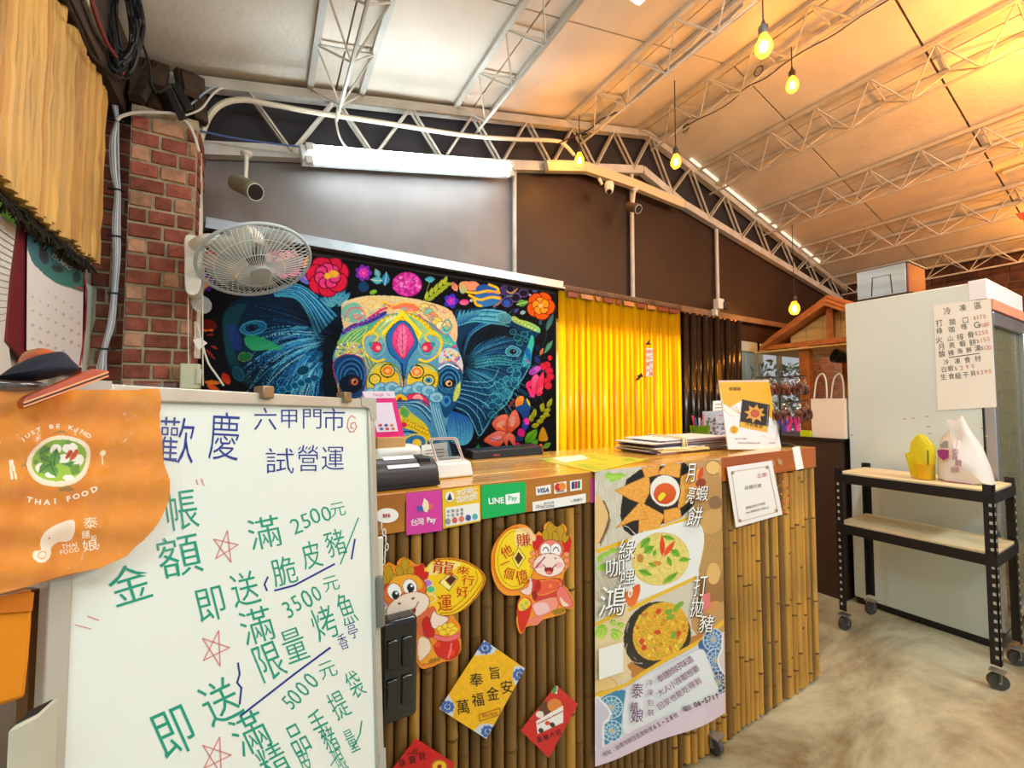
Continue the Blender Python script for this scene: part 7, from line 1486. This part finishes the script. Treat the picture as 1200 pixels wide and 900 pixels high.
def paintfl(q):
    q.fill((236, 236, 240)); q.at(740, 430, 4.615); q.poly([(470, 70), (745, 65), (790, 300), (700, 240), (600, 180), (500, 240), (490, 180)], (236, 176, 50)); q.poly([(470, 70), (745, 65), (748, 80), (473, 84)], (226, 190, 170))
    q.line([(490, 190), (560, 230), (600, 270), (560, 210)], (220, 170, 90), 4); q.poly([(500, 200), (560, 240), (590, 260), (540, 265), (500, 230)], (244, 238, 226), True, edge=(200, 180, 150), ew=2); q.line([(700, 300), (770, 330), (780, 390), (700, 370)], (222, 206, 180), 3)
    q.poly([(598, 175), (748, 205), (742, 300), (735, 355), (582, 325)], (50, 40, 34)); q.poly([(588, 295), (740, 322), (735, 355), (582, 325)], (230, 176, 60))
    cx, cy = 668, 252
    P_ = []
    for k in range(16): a_ = k*PI/8 + .2; r_ = 60 if k % 2 == 0 else 34; P_.append((cx+math.cos(a_)*r_, cy+math.sin(a_)*r_*.85))
    q.poly(P_, (222, 160, 70)); q.ell(cx, cy, 22, 19, (200, 90, 60), edge=(120, 50, 30), ew=3); q.line([(740, 210), (730, 345)], (200, 190, 170), 2, False)
    q.ell(555, 340, 23, 22, (232, 176, 50)); 
q = Print([(842.3, 445.8), (900.8, 445.2), (916, 526.6), (853.5, 526.6)], PFl, 110, 130, off=.001); paintfl(q); q.build('printed_sheet', M_gloss, t); patch([(842.3, 445.8), (900.8, 445.2), (916, 526.6), (853.5, 526.6)], PFl, 0, M_wpl, t, 'board', t=.004)
Tf = lambda x, y: (740 + x/4.615, 430 + y/4.615)
letters(run('月亮蝦餅', *Tf(625, 308), *Tf(700, 322), 4.2), PFl, .002, M_bk, t); letters([('泰饍娘', *Tf(560, 118), 4.2, 0, 1)], PFl, .002, M_bk, t, 'heading'); letters([('06-5711000', *Tf(592, 388), 2.0, 0, 1), ('台南市麻豆區南勢里65-28號', *Tf(635, 411), 1.9, 0, 1), ('冷凍宅配', *Tf(760, 411), 1.8, 0, 1)], PFl, .002, mat('grey_ink2', (110, 100, 96)), t); letters([('飽滿', *Tf(555, 333), 1.9), ('海味', *Tf(555, 347), 1.9)], PFl, .002, mat('dark_orange', (160, 90, 10)), t)
patch([(868, 476), (869, 476)], PFl, .002, M_bk, t, 'dot') if False else None
# key charm rack
kc = np.array([2.20, 1.13, ZT]); t = thing('charm_rack', 'two tier black wire rack hung with brown leather key charms at the counter end', 'rack', kc)
MB().lathe(kc, [(.001, 0), (.055, 0), (.058, .006), (.050, .012), (.012, .016), (.001, .016)], 24).build('base', M_black, t); MB().tube([kc, kc + ZZ * .335], .004, 8).build('pole', M_black, t)
for z_, r_ in ((.335, .115), (.215, .115)):
    MB().tube([kc + [r_*math.cos(k*PI/12), r_*.8*math.sin(k*PI/12), z_] for k in range(24)], .0025, 6, closed=True).build('ring', M_black, t)
    mb = MB()
    for k in range(12): a_ = k*PI/6; mb.tube([kc + ZZ*z_, kc + [r_*1.15*math.cos(a_), r_*.95*math.sin(a_), z_ + .006]], .0018, 5)
    mb.build('hook_spoke', M_black, t)
A_ = kc + ZZ*.335; MB().tube([A_ + [-.03, 0, 0], A_ + [-.03, 0, .03], A_ + [.03, 0, .03], A_ + [.03, 0, 0]], .003, 6).build('top_handle', M_black, t)
M_lea = mat('charm_leather', (104, 52, 34), .5, noise=.3, ns=40, rnd=.3); M_pk = mat('charm_pink', (230, 40, 130), .4); M_pu = mat('charm_blue', (70, 50, 150), .4); M_met = mat('charm_metal', (190, 180, 160), .25, metal=.9)
def charm_mesh(kind):
    mb = MB()
    if kind == 'e': mb.blob((0, 0, -.045), (.017, .008, .014), 8, 5).blob((.016, 0, -.036), (.010, .007, .010), 8, 5); [mb.box((x-.004, -.005, -.072), (x+.004, .005, -.05)) for x in (-.010, .009)]; mb.tube([(.024, 0, -.038), (.028, 0, -.05), (.025, 0, -.062)], .003, 5)
    else: mb.tube([(.014*math.cos(k*.6), 0, -.05 + .02*math.sin(k*.6)) for k in range(10)], .005, 6, closed=True).box((-.008, -.004, -.09), (.008, .004, -.068))
    return mb.mesh('charm', {'e': M_lea, 'p': M_pk, 'b': M_pu}[kind])
ms = {k: charm_mesh(k) for k in 'epb'}; rm = MB().tube([(.008*math.cos(k*.8), 0, -.018 + .010*math.sin(k*.8)) for k in range(8)], .0014, 5, closed=True).tube([(0, 0, 0), (0, 0, -.010)], .0012, 5).mesh('key_ring', M_met)
rr = random.Random(6); tiers = [(.335, 24, 'upper', .8), (.215, 24, 'lower', .8)]
for z_, n_, nm, sc_k in tiers:
    for k in range(n_):
        a_ = 2*PI*k/n_; r_ = .115*(1 + (.12 if k % 2 else -.25)); kind = 'e'
        if nm == 'lower' and k % 2 == 0 and math.sin(a_) < .2: kind = 'p' if (k // 2) % 4 != 3 else 'b'
        c = kc + [r_*math.cos(a_), r_*.8*math.sin(a_), z_ - .002 - (.035 if kind != 'e' else 0)]; rot = (0, rr.uniform(-.25, .25), rr.uniform(0, 6.28))
        word = {'e': 'brown leather animal key charm hanging on the %s tier of the rack' % nm, 'p': 'bright pink key charm hanging low on the lower tier', 'b': 'blue purple key charm hanging low on the lower tier'}[kind]
        o = share('key_charm', ms[kind], None, c, (1.1, 1.3, 1.1), rot, label=word, category='key charm', group={'e': 'brown key charms on the %s tier' % nm, 'p': 'pink key charms', 'b': 'blue key charms'}[kind]) if False else None
        o = bpy.data.objects.new('key_charm', ms[kind]); COL.objects.link(o); o.location = Vector([float(v) for v in c]); o.scale = (1.12, 1.3, 1.15); o.rotation_euler = rot
        props(o, word, 'key charm', {'e': 'brown key charms on the %s tier' % nm, 'p': 'pink key charms on the lower tier', 'b': 'blue key charms on the lower tier'}[kind])
        r2 = bpy.data.objects.new('key_ring', rm); COL.objects.link(r2); r2.parent = o
# paper bag on the cabinet
t = thing('paper_bag', 'white paper carrier bag with rope handles on the low brown cabinet', 'bag', (3.38, 1.45, 1.055))
zb_b = on(965, 467, PL('x', 3.31))[2]; ya_ = on(951, 490, PL('x', 3.31))[1]; yb_b = 1.30
MB().hexa([(3.31, yb_b, 1.056), (3.42, yb_b, 1.056), (3.42, ya_, 1.056), (3.31, ya_, 1.056), (3.33, yb_b, zb_b), (3.36, yb_b, zb_b), (3.36, ya_ + .01, zb_b), (3.33, ya_ + .01, zb_b)]).build('body', mat('paper_white', (232, 222, 206), .8, bump=.2, bs=6), t, smooth=False)
for px, dx in ((960, 3.325), (980, 3.365)):
    MB().tube(catmull([on(px - 6, 467, PL('x', dx)), on(px - 3, 445, PL('x', dx)), on(px + 4, 438, PL('x', dx)), on(px + 8, 447, PL('x', dx)), on(px + 9, 467, PL('x', dx))], 4), .005, 6).build('rope_handle', M_wpl, t)
t = thing('yellow_green_box', 'small yellow green packet beside the paper bag', 'packet', on(953, 514, PL('x', 3.3))); c = on(950, 508, PL('x', 3.31)); MB().box((3.29, c[1] - .01, 1.0555), (3.305, c[1] + .06, c[2] + .02)).build('packet', mat('lime', (190, 210, 30), .4), t, bevel=.002)
# carrier bags on the trolley
zs = .885 + .0085
def sack(root, name, px, x, depth, m, seed, zbase=None):
    pl = PL('x', x); P_ = [on(a_, b_, pl) for a_, b_ in px]; c = sum(P_)/len(P_); rr = random.Random(seed); mb = MB(); k = len(P_); V = []
    for s, h in ((1, 0), (.94, .35), (.75, .75), (.45, 1)): V += [c + (p_-c)*s + np.array([-depth*h*(1 - .75*max(0, (p_[2]-zs)/.30))*rr.uniform(.8, 1.1), 0, 0]) for p_ in P_]
    V.append(c + np.array([-depth, 0, 0])); f_ = [(i*k+j, i*k+(j+1) % k, (i+1)*k+(j+1) % k, (i+1)*k+j) for i in range(3) for j in range(k)] + [(3*k+j, 3*k+(j+1) % k, 4*k) for j in range(k)]
    V += [p_ + np.array([depth*.4, 0, 0]) for p_ in P_]; f_ += [(4*k+1+j, 4*k+1+(j+1) % k, (j+1) % k, j) for j in range(k)] + [tuple(range(5*k, 4*k, -1))]
    V = [np.array([v[0], v[1], max(v[2], zs + .001)]) for v in V]
    return mb.add(V, f_).build(name, m, root)
t = thing('carrier_bag', 'white plastic carrier bag with purple printing on the top trolley shelf', 'bag', (3.02, .70, zs))
Tk = lambda x, y: (900 + x/4, 450 + y/4)
xb_ = 3.06
sack(t, 'body', [Tk(*q) for q in ((800, 470), (795, 400), (792, 330), (805, 260), (850, 210), (838, 168), (880, 175), (905, 150), (925, 190), (950, 230), (1000, 300), (1040, 400), (1062, 500), (1000, 515), (900, 500), (840, 492))], xb_, .07, mat('bag_white', (240, 234, 228), .35, translucent=.25, bump=.5, bs=7), 2)
PK = PL('x', xb_ - .075); M_pp = mat('bag_purple', (150, 50, 110), .6)
letters([('泰', *Tk(878, 318), 7.5, -5, 1), ('饍', *Tk(876, 345), 6, -5, 1), ('娘', *Tk(892, 370), 7.5, -5, 1), ('▦', *Tk(876, 402), 6, 0, 1.5)], PK, 0, M_pp, t)
patch([Tk(x, y) for x, y in ((792, 312), (815, 305), (848, 310), (846, 345), (822, 358), (800, 340))], PK, 0, M_pp, t, 'emblem'); patch([Tk(x, y) for x, y in ((805, 285), (830, 265), (845, 270), (845, 300), (810, 300))], PK, 0, mat('emblem_grey', (150, 146, 140), .6), t, 'emblem'); strokes([([Tk(815, 452), Tk(955, 470)], .8)], PK, 0, M_pp, t, 'print_line')
t = thing('takeaway_bag', 'small translucent yellow plastic bag with a cup in it on the top trolley shelf', 'bag', (3.0, .86, zs))
M_yb = mat('bag_yellow', (238, 226, 30), .25, translucent=.4, alpha=.75)
sack(t, 'bag', [Tk(*q) for q in ((690, 475), (670, 430), (655, 380), (640, 325), (662, 320), (670, 270), (700, 235), (730, 240), (765, 275), (780, 300), (782, 350), (780, 400), (782, 470), (740, 482))], 3.02, .045, M_yb, 5)
c = on(1083, 555, PL('x', 3.0)); MB().lathe((3.005, c[1], zs + .002), [(.001, 0), (.030, 0), (.038, .075), (.040, .078), (.001, .078)], 20).build('cup', mat('cup_amber', (222, 170, 10), .3), t); MB().tube([(2.985, c[1] - .02, zs + .02), (2.985, c[1] - .022, zs + .155)], .0035, 6).build('straw', mat('straw_olive', (110, 110, 20), .4), t)

# ------------------------------------------------------------------ small wooden stall beyond the freezer
ks = thing('wooden_stall', 'small stall with a gabled orange timber roof between the window and the freezer', 'stall', (4.7, 1.73, 0))
M_or = mat('orange_timber', (196, 120, 56), .5, noise=.25, ns=5, stretch=(1, 5, 5)); M_pw = mat('pale_boards', (226, 196, 120), .6, noise=.2, ns=4, stretch=(1, 1, 8))
yr, yl, yR = 1.73, 2.28, 1.18; zr, ze = 2.15, 1.83
for k in range(3):
    for s, ye in ((1, yl), (-1, yR)):
        z0 = .035*k; MB().hexa([(4.10 + .03*k, ye - s*.02*k, ze + z0 - .028), (5.1, ye - s*.02*k, ze + z0 - .028), (5.1, yr, zr + z0 - .028), (4.10 + .03*k, yr, zr + z0 - .028), (4.10 + .03*k, ye - s*.02*k, ze + z0), (5.1, ye - s*.02*k, ze + z0), (5.1, yr, zr + z0), (4.10 + .03*k, yr, zr + z0)]).build('roof_board', M_or, ks)
for k in range(7):
    y0_, y1_ = yR + .09 + k*.135, yR + .09 + (k+1)*.135 - .003; zt0 = lambda y: zr - .04 - abs(y - yr)*(zr-ze)/.55; z0 = min(zt0(y0_), zt0(y1_))
    if z0 > ze + .02: MB().hexa([(4.26, y0_, ze - .0), (4.28, y0_, ze), (4.28, y1_, ze), (4.26, y1_, ze), (4.26, y0_, zt0(y0_)), (4.28, y0_, zt0(y0_)), (4.28, y1_, zt0(y1_)), (4.26, y1_, zt0(y1_))]).build('gable_board', M_pw, ks)
MB().bar((4.20, yR, ze - .01), (4.20, yl, ze - .01), .05, .045).build('tie_beam', M_or, ks, bevel=.004)
MB().box((4.19, yr - .025, ze), (4.23, yr + .025, zr - .04)).build('king_post', M_or, ks, bevel=.003)
for y in (yR + .14, 1.93): MB().box((4.17, y - .04, 0), (4.25, y + .04, ze - .03)).build('post', M_or, ks, bevel=.004)
for y in (yR + .14, 1.93): MB().box((5.0, y - .04, 0), (5.08, y + .04, ze - .03)).build('post', M_or, ks, bevel=.004)
mb = MB()
for k in range(12): y = yR + .03 + k*.095; mb.box((4.12, y, ze - .06), (5.05, y + .085, ze - .045))
mb.build('ceiling_slats', M_pw, ks, kind='stuff'); MB().box((4.3, yR, .85), (5.05, yl - .1, .9)).build('counter_shelf', M_or, ks)
for k in range(3):
    y = 1.6 + k*.16; ks2 = 0; t = thing('hanging_glass', 'clear stemmed glass hanging under the stall roof, %s' % ['nearest the freezer', 'middle one of the three', 'nearest the window'][k], 'glass', (4.4, y, 1.68), 'glasses under the stall roof'); MB().lathe((4.4, y, 1.68), [(.028, 0), (.034, .03), (.03, .05), (.004, .06), (.004, .10), (.028, .103), (.028, .105)], 16).build('bowl', mat('clear_glass', (240, 236, 220), .05, alpha=.3), t)
t = thing('black_spotlight', 'black round spotlight head beside the stall post near the freezer edge', 'lamp', on(984, 420, PL('y', 1.5))); c = on(980, 417, PL('x', 3.85)); d_ = np.array([-.7, .5, .25]); MB().lathe(c - d_*.04, [(.03, -.06), (.045, -.02), (.055, .03), (.055, .05), (.045, .05), (.03, .0)], 20, d_).build('head', M_black, t); MB().bar(c + [.05, -.05, -.02], (4.12, yR + .14, c[2] - .02), .02, .02).build('arm', M_black, t)
t = thing('red_pennant', 'small dark red pennant hanging from the lowest joist at the right edge', 'pennant', on(1196, 252, PL('y', .72))); patch([(1190, 250), (1202, 248), (1204, 258), (1196, 257)], PL('y', .72), 0, mat('pennant_red', (150, 30, 20), .6), t, 'cloth', t=.002)
t = thing('ceiling_batten', 'cream ceiling batten lamp, unlit, at the right picture edge', 'lamp', on(1200, 190, PL('z', 2.93))); a_, b_ = on(1168, 199, PL('z', 2.93)), on(1225, 178, PL('z', 2.93)); 
MB().bar(a_, b_, .10, .05).build('housing', mat('batten_cream', (226, 206, 150), .5), t, bevel=.004); MB().tube([a_ + [0, -.03, -.035], b_ + [0, -.03, -.035]], .013, 8).build('tube', mat('unlit_tube', (236, 220, 180), .4), t)
MB().bar((a_ + b_)/2, (a_ + b_)/2 + ZZ*.13, .03, .03).build('hanger', mat('batten_cream', (226, 206, 150)), t)
